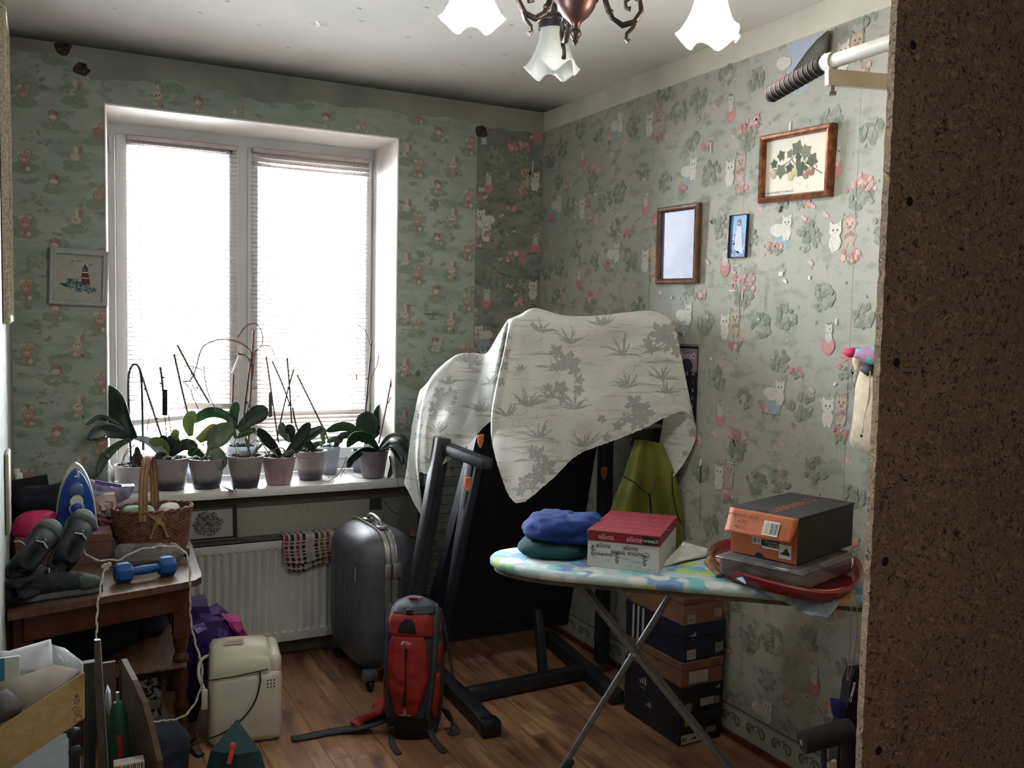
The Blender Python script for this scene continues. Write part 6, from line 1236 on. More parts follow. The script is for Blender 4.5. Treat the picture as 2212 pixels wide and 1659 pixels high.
# folded clothes at the nose
def lump(name, label, cat_, m, cx, cy, cz, rx, ry, rz, rot, seed, wr=.010, base=0, group=None, top=.5):
    g = G(); nu, nv = 40, 18; q = Vector((seed, 0, 0)); rows = []
    for i in range(nv+1):
        ph = -math.pi/2+math.pi*i/nv; row = []
        for j in range(nu):
            a = 2*math.pi*j/nu; e = 2.6; ca, sa = math.cos(a), math.sin(a); r = (abs(ca)**e+abs(sa)**e)**(-1/e); x = rx*r*ca*math.cos(ph)**.45; y = ry*r*sa*math.cos(ph)**.45; z = rz*math.sin(ph)
            if math.cos(ph) < 1e-6: x = y = 0
            p = Vector((x, y, z)); nz = noise.noise(Vector((x*16, y*16, z*30))+q)*wr+noise.noise(Vector((x*45, y*45, z*60))+q)*wr*.35; p += p.normalized()*nz
            if p.z < -rz*.9: p.z = -rz*.9
            c, si = math.cos(rot), math.sin(rot); row.append(Vector((cx+p.x*c-p.y*si, cy+p.x*si+p.y*c, cz+p.z)))
        rows.append(row)
    vs = [p for r in rows for p in r]; g.add(vs, [(i*nu+j, i*nu+(j+1) % nu, (i+1)*nu+(j+1) % nu, (i+1)*nu+j) for i in range(nv) for j in range(nu)])
    o = g.mk(name, m, smooth=80); return tag(o, label, cat_, group)
M_blue = mat('royal_blue_fleece', s(14,50,116), s(10,40,94), 30, .95, bmp=.4, bscale=300); M_teal = mat('teal_fleece', s(14,70,74), s(10,56,60), 30, .95, bmp=.4, bscale=300)
c = ip(.20, .06); lump('folded_garment', 'teal folded garment at the bottom of the clothes pile on the ironing board', 'garment', M_teal, c.x-.02, c.y+.0, ZI+.024, .112, .095, .026, -.6, 3, .006)
g = lump('folded_garment', 'bright blue folded fleece on top of the teal garment', 'garment', M_blue, c.x+.02, c.y-.005, ZI+.082, .128, .105, .042, -.55, 9, .022)
ca_, cb_, cc_ = ip(.335, .0), ip(.35, -.06), ip(.33, -.09)
g = G(); rows = []
for i in range(9):
    t = i/8; rows.append([at(1166+5*u*6+10*t, 1120+(78)*t+6*math.sin(u*2), 'y', 2.27+.04*(1-t)+.014*math.sin(u*2.2)) for u in (0, 1, 2)])
g.grid(rows)
# smile shoe box
M_redlid = mat('crimson_lid', s(122,26,40), s(112,24,36), 20, .55, col=True); M_whbox = mat('white_carton', s(196,196,194), s(184,184,184), 12, .7, col=True)
fl, fr, br = at(1268, 1223, 'z', ZI), at(1423, 1240, 'z', ZI), at(1474, 1194, 'z', ZI)
w1 = (fr-fl).length; yaw1 = math.atan2(fr.y-fl.y, fr.x-fl.x); d1 = .30; MB1 = frameM(fl, yaw1)
b1, body, lid = carton('shoe_box', 'white shoe box with a crimson printed lid on the ironing board', MB1, w1, d1, .108, M_whbox, M_redlid, .030)
g = G(); F = face(MB1, w1, d1, .108, 'front'); q = random.Random(5); GR = s(96,96,98); DG = s(60,60,64)
for x, y, a, sz, c in ((-.058, .012, 'smile', .021, GR), (.022, .012, 'smile', .021, GR), (-.09, -.005, 'elyts', .018, DG), (-.018, -.020, 'elyts', .018, DG), (.062, -.020, 'elyts', .018, DG)):
    write(g, F, a, x, y, sz, c, .0008, rot=(math.pi/2 if a == 'elyts' else 0), bold=.01)
write(g, F, 'Сапоги зима', .022, -.004, .018, s(40,40,46), .001, slant=.3); write(g, F, 'зимняя', -.055, -.013, .015, s(40,40,46), .001, slant=.3, bold=.0)
for i in range(10): write(g, F, q.choice(['Centro', 'style', 'joy', 'forever', 'love']), q.uniform(-.09, .09), q.uniform(-.045, .0), .008, s(150,150,150), .0006)
g.mk('printed_words', M_label, body, smooth=0, recalc=False)
g = G(); F = face(MB1, w1+.004, d1, .108, 'front'); F = (F[0]+F[3]*.002, *F[1:])
write(g, F, 'smile', -.052, .038, .022, s(214,160,164), .0006, bold=.015); write(g, F, 'smile', .030, .038, .022, s(214,160,164), .0006, bold=.015); rect(g, F, .076, .038, .042, .024, .0008, s(24,28,34)); write(g, F, 'Centro•', .076, .038, .0135, WHT, .0011, bold=.02)
F = face(MB1, w1, d1, .109, 'top')
for i in range(5):
    for j in range(5): write(g, F, ['smile', 'everyday'][(i+j) % 2], -.08+.045*i, -.12+.058*j, .012, s(190,110,116), .0012, rot=[.9, 0][(i+j) % 2])
g.mk('printed_words', M_label, lid, smooth=0, recalc=False)
# tray, clear container, orange shoe box
M_tray = mat('red_plastic', s(124,12,24), s(112,10,20), 8, .22, coat=.3); rim = [(1532,1190),(1537,1208),(1560,1226),(1620,1247),(1700,1268),(1770,1281),(1815,1280),(1850,1262),(1865,1236),(1858,1212),(1830,1197),(1780,1186),(1700,1174),(1630,1166),(1575,1166),(1542,1176)]
Pr = [at(a, b, 'z', .806) for a, b in rim]; cen = sum(Pr, Vector())/len(Pr)
for p in Pr: p.x = min(p.x, X0-.02)
Pr2 = []
for i in range(len(Pr)):
    p0, p1, p2, p3 = Pr[i-1], Pr[i], Pr[(i+1) % len(Pr)], Pr[(i+2) % len(Pr)]
    for k in range(4): t = k/4; Pr2.append(.5*((2*p1)+(p2-p0)*t+(2*p0-5*p1+4*p2-p3)*t*t+(3*p1-p0-3*p2+p3)*t**3))
n = len(Pr2); prof = [(.985, -.006), (1.0, 0), (.985, .005), (.955, .003), (.93, -.010), (.90, -.022), (.60, -.024), (.01, -.024)]; g = G(); Cc = Vector((cen.x, cen.y, .806))
vs = [Vector((cen.x+(p.x-cen.x)*k, cen.y+(p.y-cen.y)*k, .806+dz)) for k, dz in prof for p in Pr2]; low = [Vector((cen.x+(p.x-cen.x)*k, cen.y+(p.y-cen.y)*k, .806+dz)) for k, dz in ((.985, -.006), (.92, -.030), (.01, -.030)) for p in Pr2]
f_ = lambda m: [(i*n+j, i*n+(j+1) % n, (i+1)*n+(j+1) % n, (i+1)*n+j) for i in range(m-1) for j in range(n)]
g.add(vs, f_(len(prof))); g.add(low, f_(3)); tag(g.mk('oval_tray', M_tray, smooth=60), 'shallow glossy red oval plastic tray on the end of the ironing board', 'tray')
zc = .852; fl, fr, br = at(1578, 1190, 'z', zc), at(1721, 1221, 'z', zc), at(1797, 1166, 'z', zc)
w2 = (fr-fl).length; yaw2 = math.atan2(fr.y-fl.y, fr.x-fl.x); MB2 = frameM(fl, yaw2); d2 = min(.33, .36)
g = G(); M_cont = glassm('smoky_container', (.62, .56, .58), .15, .88); Mc = frameM(fl+Vector((0, 0, -.066))+(MB2.to_3x3() @ Vector((.0, -.015, 0))), yaw2)
g.bevbox((-.02, -.02, 0), (w2+.035, .30, .064), .02, 3, Mc); g.bevbox((-.026, -.026, .050), (w2+.041, .306, .056), .003, 1, Mc); tag(g.mk('clear_container', M_cont, smooth=50), 'smoky clear plastic container between the red tray and the orange shoe box', 'container')
M_or = mat('orange_carton', s(172,92,54), s(160,84,48), 10, .65, col=True); M_ch = mat('charcoal_carton', s(48,48,50), s(40,40,42), 14, .7, col=True)
t2 = thing('shoe_box', 'orange-fronted charcoal shoe box standing on the red tray', 'box', fl+Vector((w2/2, d2/2, 0))); h2 = .122
g = G(); g.bevbox((0, 0, 0), (w2, d2, h2), .0012, 1, MB2); body = g.mk('box_body', M_ch, t2, smooth=0)
g = G(); g.bevbox((.0005, -.0015, .0005), (w2-.0005, .0005, h2-.001), .0004, 1, MB2); F = face(MB2, w2, d2, h2, 'front'); F = (F[0]+F[3]*.0016, *F[1:])
hw, hh = w2/2, h2/2
rect(g, F, -.008, -.016, .05, .020, .0006, WHT); rect(g, F, .022, -.018, .055, .018, .0007, s(24,24,26)); rect(g, F, .028, -.030, .06, .006, .0006, WHT); rect(g, F, .066, -.032, .036, .038, .0008, WHT); barcode(g, F, -.020, -.016, .022, .014, .0011, q); write(g, F, 'WEATHER GUARD', .032, -.015, .0062, WHT, .0011); write(g, F, 'MID BLACK', .032, -.022, .0062, WHT, .0011)
g.flat(F, [(.052, -.040), (.080, -.041), (.080, -.036), (.075, -.030), (.070, -.022), (.067, -.023), (.060, -.034), (.052, -.037)], .0012, BLK_)
g.flat(F, ellp(-.01, -hh, .014, .013, 0, 18)[:10], .0008, (.005, .005, .005)); g.mk('orange_front', M_or, t2, smooth=0)
# hinged lid flap hanging open in front
g = G(); nfl = 10; rows = []
for i in range(nfl+1):
    t = i/nfl; z = h2+.002-.062*t; y = -.004-.020*t-.006*t*t; rows.append([MB2 @ Vector((x, y-.004*math.sin(3.1*u)*t, z)) for u, x in [(k/12, -.003+(w2+.006)*k/12-(.0 if k < 12 else .010*t*t)) for k in range(13)]])
g.grid(rows); lid = g.mk('lid_flap', M_or, t2, smooth=60, thick=.0016)
g = G(); g.bevbox((-.003, -.004, h2), (w2+.003, d2+.002, h2+.004), .0012, 1, MB2); F = face(MB2, w2, d2, h2+.004, 'top'); write(g, F, 'MERRELL', .01, -.045, .042, s(176,100,66), .0006, rot=math.pi/2+.0, bold=-.01, sx=1.25)
for pp in strokep([(.0+.017*math.cos(a), .095+.017*math.sin(a)) for a in [i*.42 for i in range(16)]], .004): g.flat(F, pp, .0007, s(176,100,66))
g.flat(F, ellp(-.01, -d2/2+.003, .014, .013, 0, 18)[:10], .0008, (.005, .005, .005)); g.mk('lid_top', M_ch, t2, smooth=0)
Ff = (MB2 @ Vector((w2/2, -.021, h2-.030)), MB2.to_3x3() @ Vector((1, 0, 0)), (MB2.to_3x3() @ Vector((0, .40, 1))).normalized(), (MB2.to_3x3() @ Vector((0, -1, .4))).normalized()); g = G()
rect(g, Ff, .034, -.004, .046, .040, .0030, WHT); barcode(g, Ff, .043, -.004, .020, .030, .0034, q); rect(g, Ff, .022, -.004, .012, .030, .0033, s(176,174,168)); write(g, Ff, 'Мои. ботинки', -.052, .018, .014, s(50,34,28), .003, slant=.2); write(g, Ff, 'серые', -.056, .003, .013, s(50,34,28), .003, slant=.2); write(g, Ff, 'осень', -.056, -.013, .013, s(90,56,40), .003, slant=.2); write(g, Ff, 'MERRELL', -.075, .003, .010, s(214,150,116), .0029)
g.mk('lid_sticker', M_label, lid, smooth=0, recalc=False)
# cloths under the tray
def drape(name, label, pts_top, pts_bot, m, z0, z1, th, seed):
    q = random.Random(seed); g = G(); n = len(pts_top); rows = []
    A = smooth_path([at(a, b, 'z', z0) for a, b in pts_top], 5); B = smooth_path([at(a, b, 'z', z1) for a, b in pts_bot], 5)
    for i in range(7): rows.append([a.lerp(b, i/6)+Vector((0, 0, .004*math.sin(k*.7+i*1.2+seed)*(i/6))) for k, (a, b) in enumerate(zip(A, B))])
    g.grid(rows); o = g.mk(name, m, smooth=80, thick=th); return tag(o, label, 'cloth')
M_gblue = mat('grey_blue_cotton', s(156,166,176), s(110,124,140), 22, .95, bmp=.5, bscale=90, stretch=(1, 1, .3)); M_straw = mat('straw_mat', s(196,160,112), s(160,126,84), 60, .9, bmp=.3)
drape('ironing_cloth', 'grey-blue cotton cloth spilling over the board edge below the tray', [(1548,1240),(1600,1238),(1680,1258),(1760,1280),(1815,1298)], [(1540,1262),(1610,1268),(1690,1298),(1750,1328),(1790,1338)], M_gblue, .783, .742, .003, 1)
drape('straw_mat', 'thin straw-coloured mat directly under the red tray', [(1530,1200),(1600,1222),(1690,1252),(1780,1275),(1850,1262)], [(1522,1214),(1560,1244),(1680,1268),(1770,1296),(1830,1302)], M_straw, .787, .775, .003, 2)
drape('ironing_cloth', 'crumpled white cloth between the two shoe boxes', [(1478,1170),(1500,1178),(1528,1185)], [(1430,1222),(1470,1215),(1530,1200)], mat('white_crumpled_cotton', s(196,196,192), s(176,176,172), 20, .95, bmp=.5), .79, .776, .004, 3)
g = G(); P = [at(a, b, 'z', .792) for a, b in ((1590, 1250), (1610, 1236), (1612, 1262))]+[at(1604, 1246, 'z', .80)]; g.add(P, [(0, 1, 3), (1, 2, 3), (2, 0, 3)]); tag(g.mk('cloth_corner', M_gblue, smooth=0, thick=.001), 'small grey-blue cloth corner poking out under the tray', 'cloth')
# white cords hanging beyond the board end
g = G()
for dx in (0, 14): g.tube(smooth_path([at(a, b, 'y', 1.62) for a, b in ((1843+dx*.3, 1275), (1838+dx, 1330), (1836+dx*.9, 1400), (1829+dx*.2, 1470))], 4), .0014, 5)
tag(g.mk('hanging_cord', mat('thin_white_cord', s(150,142,134), None, 30, .8)), 'thin white cord loop hanging from the board end beside the chipboard', 'cord')
# ------------------------------------------------------------ stack of shoe boxes
M_bbox = mat('black_carton', s(30,32,40), s(22,24,30), 12, .6, col=True); M_kraft = mat('brown_carton', s(124,90,66), s(108,78,58), 12, .7, col=True); M_navy = mat('navy_carton', s(26,32,52), s(20,26,42), 12, .55, col=True)
GS = 'shoe boxes stacked under the ironing board'; specs = [(0, .105, .185, .34, 0.00, M_bbox, 'black shoe box at the bottom of the stack under the ironing board'), (.106, .104, .185, .34, .01, M_bbox, 'black shoe box with a handwritten label, second from the floor'), (.211, .088, .182, .33, -.01, M_kraft, 'brown shoe box in the middle of the stack, blank white label on its end'), (.300, .132, .190, .34, .02, M_navy, 'navy shoe box with three white stripes, second from the top'), (.433, .105, .178, .32, .0, M_kraft, 'brown shoe box on top of the stack under the ironing board')]
for k, (z, h, w, d, yw, m, lab) in enumerate(specs):
    M = frameM((1.972+(.004 if k % 2 else 0), 2.468, z), yw); t, body, lid = carton('shoe_box', lab, M, w, d, h, m, m, .028 if k != 3 else .045, GS)
    g = G(); F = face(M, w, d, h, 'front'); F = (F[0]+F[3]*.0021, *F[1:]); FL_ = face(M, w, d, h, 'left'); FL_ = (FL_[0]+FL_[3]*.0021, *FL_[1:])
    G2, dim = s(170,166,156), s(120,118,112)
    def tref(F, u, v, r):
        for i in range(3): g.flat(F, [(u+(-1+i)*r*.55-r*.2, v-r*.45), (u+(-1+i)*r*.55+r*.15, v-r*.45), (u+(-1+i)*r*.55-r*.05, v-r*.45+r*(.5+.3*i)), (u+(-1+i)*r*.55-r*.35, v-r*.45+r*(.4+.3*i))], .0008, G2)
    if k == 0:
        rect(g, F, -.058, .026, .030, .017, .0006, s(190,170,40)); write(g, F, 'A57', -.058, .026, .015, BLK_, .001, bold=.02); rect(g, F, -.045, -.030, .085, .034, .0006, G2); barcode(g, F, -.075, -.030, .018, .016, .001, q); g.flat(F, [(-.040, -.034), (-.02, -.034), (-.02, -.029), (-.028, -.024), (-.032, -.029), (-.04, -.030)], .001, BLK_); rect(g, F, .045, -.012, .045, .020, .0006, dim); tref(FL_, -.01, .03, .02)
    elif k == 1:
        rect(g, F, .020, -.012, .060, .028, .0006, G2); write(g, F, 'кроссовки', .022, -.007, .010, BLK_, .001, slant=.3); write(g, F, 'Яна', .03, -.018, .009, BLK_, .001, slant=.3); rect(g, F, .065, -.014, .028, .026, .0005, dim); rect(g, F, -.062, -.022, .028, .030, .0006, dim); tref(F, .07, .034, .012); tref(FL_, -.05, .0, .028); write(g, FL_, 'adidas', -.05, -.026, .014, G2, .0008)
    elif k == 2:
        rect(g, F, -.018, -.012, .085, .044, .0006, s(176,166,160)); write(g, F, 'U', .065, .024, .024, s(80,54,40), .0008); write(g, F, 'U', .045, .024, .024, s(80,54,40), .0008); write(g, FL_, 'UJ', .03, .02, .040, s(84,60,46), .0008)
    elif k == 3:
        rect(g, F, -.060, -.040, .040, .036, .0006, G2); rect(g, F, .066, -.030, .036, .036, .0006, dim); write(g, F, 'размер', -.060, -.036, .008, BLK_, .001); tref(F, -.052, .030, .016); write(g, F, 'adidas', -.052, .014, .006, G2, .0008); g.flat(F, ellp(.01, -.062, .012, .010, 0, 16), .0007, (.004, .004, .004))
        for i in range(3): rect(g, FL_, -.06-.030*i, .0, .013, h*.98, .0008, s(176,174,168))
    else:
        rect(g, F, -.055, -.032, .036, .032, .0006, s(150,140,128)); write(g, F, '2.0U', -.055, -.036, .014, s(60,44,36), .001); rect(g, F, .062, -.022, .034, .032, .0006, s(140,128,118)); rect(g, F, -.042, .030, .056, .014, .0006, s(92,66,50)); write(g, F, 'Comfort', -.042, .030, .010, s(140,110,88), .001)
    g.mk('printed_labels', M_label, body, smooth=0, recalc=False)
g = G(); g.box((2.0, 2.52, .539), (2.15, 2.76, .542)); g2_ = None
# ------------------------------------------------------------ black bag and foam roller beside the panel
kb = thing('black_bag', 'black bag with silver zip pulls tucked behind the chipboard edge', 'bag', (2.02, 1.62, 0))
def yslab(g, pts, y, th, bulge=0, col=None):
    P = [at(a, b, 'y', y) for a, b in pts]; n = len(P); c = sum(P, Vector())/n; bk = [p+Vector((0, th, 0)) for p in P]; m_ = [c+(p-c)*.6+Vector((0, -bulge, 0)) for p in P]
    g.add(P+bk+m_+[c+Vector((0, -bulge*1.2, 0))], [(i, (i+1) % n, n+(i+1) % n, n+i) for i in range(n)]+[tuple(range(n, 2*n))]+[(i, (i+1) % n, 2*n+(i+1) % n, 2*n+i) for i in range(n)]+[(2*n+i, 2*n+(i+1) % n, 3*n) for i in range(n)], col)
g = G(); yslab(g, [(1848, 1447), (1838, 1475), (1832, 1520), (1812, 1580), (1808, 1659), (1806, 1800), (1806, 2000), (1960, 2010), (1960, 1450), (1875, 1444)], 1.70, .03, .01); g.mk('bag_body', M_blk, kb, smooth=50)
g = G(); yslab(g, [(1811, 1516), (1828, 1518), (1824, 1560), (1816, 1552)], 1.665, .03, .004); g.mk('blue_pocket', mat('deep_blue_nylon', s(24,30,110), None, 20, .6), kb, smooth=50)
M_zip = mat('silver_zip_pull', s(206,206,200), None, 30, .25, metal=.8)
for (a, b, L_) in ((1846, 1478, 1), (1866, 1500, .6)):
    g = G(); c0, c1_ = at(a, b, 'y', 1.64), at(a-9, b+34*L_, 'y', 1.64); g.ell(c0, .005, .004, .006); g.tube([c0, c0.lerp(c1_, .8)], .0035, 6, flat=.4)
    g.tube([c1_+Vector((.0045*math.cos(t), 0, .0055*math.sin(t))) for t in [i*.63 for i in range(11)]], .0013, 5, cap=False); g.mk('zip_pull', M_zip, kb)
g = G(); p0, p1 = at(1732, 1604, 'y', 1.62), at(1838, 1576, 'y', 1.58); g.tube([p0, p0.lerp(p1, .02), p0.lerp(p1, .5), p1], [.026, .0285, .0285, .0285], 24); rl = thing('foam_roller_bar', 'black foam-padded bar end sticking out beside the chipboard', 'padded bar', (p0.x, p0.y, 0)); g.mk('foam_roller', M_foam, rl)
g = G(); d_ = (p0-p1).normalized(); g.tube([p0+d_*.0005, p0+d_*.002], .008, 14); g.mk('steel_core', M_alu, rl)
g = G(); g.tube([p0.lerp(p1, .9), Vector((p1.x, p1.y, .01))], .014, 10); g.mk('post', M_blackcap, rl)
g = G(); g.tube([p0.lerp(p1, .62)-Vector((0, -.03, .03)), Vector((p0.lerp(p1, .62).x, p0.y-.05, .0))], .008, 8); g.mk('strap', M_steel, rl)
g = G(); yslab(g, [(1792, 1651), (1808, 1643), (1808, 1675), (1795, 1690)], 1.6, .01); tag(g.mk('paper_slip', M_white, smooth=0), 'small white paper slip at the bottom beside the black bag', 'paper')
# ------------------------------------------------------------ low table in the window corner
ZT = .60
M_tab = mat('worn_brown_table', s(98,74,52), s(70,50,36), 9, .5, stretch=(6, 1, 1), bmp=.15); M_turn = mat('turned_wood', s(82,46,28), s(54,30,20), 10, .4, stretch=(1, 1, .3))
tb = thing('low_table', 'worn brown low table with turned legs in the window corner', 'table', (.18, 3.4, 0))
To = [(-.098, 2.965), (.40, 3.095), (.445, 3.112), (.468, 3.145), (.475, 3.19), (.515, 3.78), (.505, 3.80), (-.098, 3.80)]
g = G(); g.prism(To, .022, Matrix.Translation((0, 0, ZT-.022))); g.mk('tabletop', M_tab, tb, smooth=0)
g = G(); g.bevbox(*beam((-.06, 3.02, ZT-.065), (.40, 3.14, ZT-.065), .018, .085)); g.bevbox(*beam((.405, 3.16, ZT-.065), (.44, 3.72, ZT-.065), .018, .085)); g.mk('apron', M_turn, tb)
for (x, y) in ((.405, 3.165), (.44, 3.72), (-.06, 3.05), (-.06, 3.72)):
    g = G(); g.box((x-.026, y-.026, .40), (x+.026, y+.026, ZT-.022)); g.lathe([(.020, 0), (.016, .03), (.022, .06), (.024, .10), (.018, .14), (.026, .155), (.026, .17), (.018, .185), (.022, .22), (.024, .26), (.018, .30), (.026, .315), (.026, .33), (.018, .345), (.024, .37), (.026, .40)], (x, y, 0), 20); g.mk('leg', M_turn, tb, smooth=35)
g = G(); g.bevbox((-.09, 3.12, .30), (.42, 3.74, .314)); g.mk('lower_shelf', M_tab, tb)
# things under the table
lump('dark_bundle', 'dark rolled cloth bundle on the shelf under the low table', 'bundle', mat('black_cloth', s(30,30,36), s(22,22,28), 30, .95, bmp=.4), .12, 3.38, .38, .17, .14, .064, .1, 5, .012)
lump('blue_bundle', 'deep blue cloth bundle by the turned leg under the low table', 'bundle', mat('deep_blue_cloth', s(32,38,66), s(24,28,52), 30, .95, bmp=.4), .33, 3.52, .363, .07, .12, .048, .0, 12, .010)
Mz = frameM((.245, 3.235, .0), .22); tz, bz, lz = carton('patterned_box', 'black box with white mottled print under the low table', Mz, .11, .20, .285, mat('mottled_print_carton', s(28,28,30), s(168,168,164), 75, .5, lo=.48, hi=.52), mat('black_gloss_carton', s(26,26,30), s(18,18,20), 20, .4, col=True), .05)
g = G(); F = face(Mz, .11, .20, .286, 'top')
for i in range(3): write(g, F, 'ДЛЯ ДОМА', 0, .05-.04*i, .022, s(130,130,124), .0015, bold=.02)
g.mk('printed_words', M_label, lz, smooth=0, recalc=False); g = G(); F = face(Mz, .11, .20, .285, 'front'); F = (F[0]+F[3]*.003, *F[1:]); rect(g, F, .0, -.0, .10, .030, .0008, s(140,140,136)); g.mk('printed_label', M_label, bz, smooth=0, recalc=False)
lump('dark_blue_sack', 'dark blue fabric sack on the floor in front of the low table', 'sack', mat('midnight_blue_canvas', s(36,42,56), s(26,30,42), 20, .9, bmp=.3), .30, 2.93, .105, .10, .10, .105, .0, 22, .010)
# purple shiny bags between table and radiator
M_purp = mat('glossy_purple_foil', s(72,46,118), s(44,26,84), 10, .28, metal=.25, bmp=.5); M_purp2 = mat('violet_cloth', s(84,62,124), s(62,44,98), 20, .6, bmp=.3); M_pink = mat('magenta_tissue', s(178,60,130), s(146,48,108), 20, .6, bmp=.4)
def crumple(name, label, cat_, m, pts, y, seed, dep=.05, amp=.018, grp=None):
    """crushed bag: outline in photo points, faceted relief"""
    P = [at(a, b, 'y', y) for a, b in pts]; c = sum(P, Vector())/len(P); n = len(P); g = G(); vs = []; q = random.Random(seed); K = 6
    for k in range(K):
        t = k/(K-1)
        for p in P:
            pp = c.lerp(p, 1-t*.98); off = dep*math.sin(t*math.pi/2)+q.uniform(-amp, amp)*(1 if 0 < k < K-1 else .15); vs.append(pp+Vector((q.uniform(-amp, amp)*.4*(k > 0), -off, q.uniform(-amp, amp)*.4*(k > 0))))
    b0 = len(vs); vs += [p+Vector((0, .06, 0)) for p in P]
    f = [(k*n+i, k*n+(i+1) % n, (k+1)*n+(i+1) % n, (k+1)*n+i) for k in range(K-1) for i in range(n)]+[tuple((K-1)*n+i for i in range(n)), tuple(b0+i for i in range(n))]+[(i, (i+1) % n, b0+(i+1) % n, b0+i) for i in range(n)]
    g.add(vs, f); return tag(g.mk(name, m, smooth=25), label, cat_, grp)
crumple('gift_bag', 'glossy purple foil bag crushed behind the bread maker', 'bag', M_purp, [(400,1375),(412,1352),(440,1345),(470,1340),(500,1348),(520,1372),(535,1395),(520,1440),(470,1470),(420,1520),(398,1640),(396,1500)], 3.40, 2, .04)
crumple('cloth_bag', 'violet cloth bag standing behind the purple foil bag', 'bag', M_purp2, [(408,1300),(447,1293),(452,1322),(475,1312),(497,1330),(505,1362),(480,1392),(450,1420),(420,1440),(404,1390)], 3.52, 4, .035)
crumple('tissue_wrap', 'magenta tissue paper poking out above the bread maker', 'paper', M_pink, [(484,1335),(520,1338),(527,1358),(538,1376),(515,1378),(500,1360)], 3.38, 6, .02, .008)
# shoe box carrying the iron and bowl
M_pinkbr = mat('dull_brown_carton', s(112,84,76), s(98,72,64), 12, .75, col=True); MX = frameM((-.088, 3.455, ZT), .0); tX, bX, lX = carton('shoe_box', 'dull brown shoe box on the low table carrying the iron and the pink bowl', MX, .300, .21, .104, M_pinkbr, M_pinkbr, .026)
ZX = ZT+.1055
bw_ = thing('plastic_bowl', 'bright pink oval plastic bowl turned upside down on the shoe box', 'bowl', (-.02, 3.555, ZX)); M_pb = mat('hot_pink_plastic', s(200,42,98), s(176,34,84), 10, .35, bmp=.15, bscale=160)
g = G(); g.lathe([(.082, 0), (.084, .003), (.083, .012), (.082, .022), (.077, .040), (.066, .058), (.050, .070), (.044, .073), (.001, .0735)], (-.02, 3.555, ZX), 40, sy=.80); g.lathe([(.001, .070), (.042, .069), (.063, .056), (.079, .022), (.080, 0)], (-.02, 3.555, ZX), 40, sy=.80, cap=False); g.mk('bowl_shell', M_pb, bw_)
# steam iron standing on its heel
ic = at(166, 1152, 'z', ZX); k = .00165; ir = thing('steam_iron', 'blue and white steam iron standing on its heel on the shoe box', 'iron', (ic.x, 3.53, ZX)); IY = 3.53
M_ib = mat('blue_iron_plastic', s(28,66,150), s(22,54,128), 10, .25); M_iw = mat('cream_iron_plastic', s(206,204,190), None, 10, .4)
def iout(sc, hgt, w=.060):
    out = []
    for i in range(25):
        t = -1+2*i/24; z = hgt*(1-abs(t)**2.2) if abs(t) < 1 else 0; out.append((w*sc*math.sin(t*math.pi/2)*(1.0 if True else 1), z))
    return out
def iron_slab(name, m, w, h, y0, y1, bulge=0, par=None, z0=0):
    g = G(); N = 30; half = []
    for i in range(N+1):
        t = i/N; z = h*t; x = w*(1-t**2.3)**.62*(1+.10*(1-t)**6); half.append((x, z))
    out = half+[(-x, z) for x, z in half[::-1][1:]]; n = len(out); c = Vector((ic.x, 0, ZX))
    r0 = [Vector((ic.x+x, y0, ZX+z0+z)) for x, z in out]; r1 = [Vector((ic.x+x*.97, y1, ZX+z0+z*.985)) for x, z in out]; r2 = [Vector((ic.x+x*.55, y1-bulge, ZX+z0+h*.08+z*.72)) for x, z in out]
    g.add(r0+r1+r2, [(k*n+i, k*n+(i+1) % n, (k+1)*n+(i+1) % n, (k+1)*n+i) for k in range(2) for i in range(n)]+[tuple(range(n))[::-1], tuple(2*n+i for i in range(n))]); return g.mk(name, m, par or ir, smooth=40)
HI = .245
iron_slab('soleplate', M_iw, .066, HI, IY+.03, IY+.012); body_i = iron_slab('body', M_ib, .062, HI*.915, IY+.012, IY-.018, .020)
g = G(); g.bevbox((ic.x-.014, IY-.078, ZX+.001), (ic.x+.014, IY-.03, ZX+.085), .008); g.bevbox((ic.x-.014, IY-.080, ZX+.010), (ic.x+.014, IY-.062, ZX+.088), .008); g.mk('handle', M_iw, ir)
g = G(); g.bevbox((ic.x-.017, IY-.082, ZX+.076), (ic.x+.017, IY-.040, ZX+.112), .014, 4); g.mk('handle_grip', M_ib, ir)
g = G(); g.lathe([(.001, -.010), (.020, -.010), (.021, -.004), (.021, .006), (.001, .006)], (ic.x, IY-.060, ZX+.118), 20, Matrix.Rotation(math.pi/2, 4, 'X')); g.mk('dial', M_iw, ir)
g = G(); g.ell((ic.x, IY-.042, ZX+.150), .024, .016, .032); g.mk('water_window', mat('smoky_blue_window', s(60,84,130), s(40,60,104), 8, .08, coat=.5), ir)
g = G(); g.ell((ic.x, IY-.030, ZX+.200), .006, .006, .004); g.mk('nozzle', M_iw, ir)
g = G(); g.lathe([(.001, -.002), (.024, -.002), (.026, .003), (.024, .010), (.001, .010)], (ic.x, IY-.052, ZX+.092), 18, Matrix.Rotation(math.pi/2, 4, 'X')); g.mk('steam_button', mat('grey_blue_plastic', s(150,164,190), None, 10, .3), ir)
g = G(); F = (Vector((ic.x+.036, IY-.034, ZX+.028)), Vector((1,0,0)), Vector((0,0,1)), Vector((0,-1,0)))
for pp in strokep([(.007*math.cos(a)*.8+.003*math.sin(a), .009*math.sin(a)) for a in [i*.5 for i in range(13)]], .0014)+strokep([(-.002, -.008), (.003, .008)], .0014): g.flat(F, pp, .006, s(150,160,184))
g.mk('swirl_mark', mat('pale_print', s(150,160,184), None, 20, .5, col=True), body_i, smooth=0, recalc=False)
g = G(); g.tube(smooth_path([(ic.x, IY-.070, ZX+.006), (ic.x+.004, IY-.085, ZX-.012), (ic.x+.006, IY-.095, ZX-.035)], 4), .0055, 8); g.mk('cord', M_iw, ir)
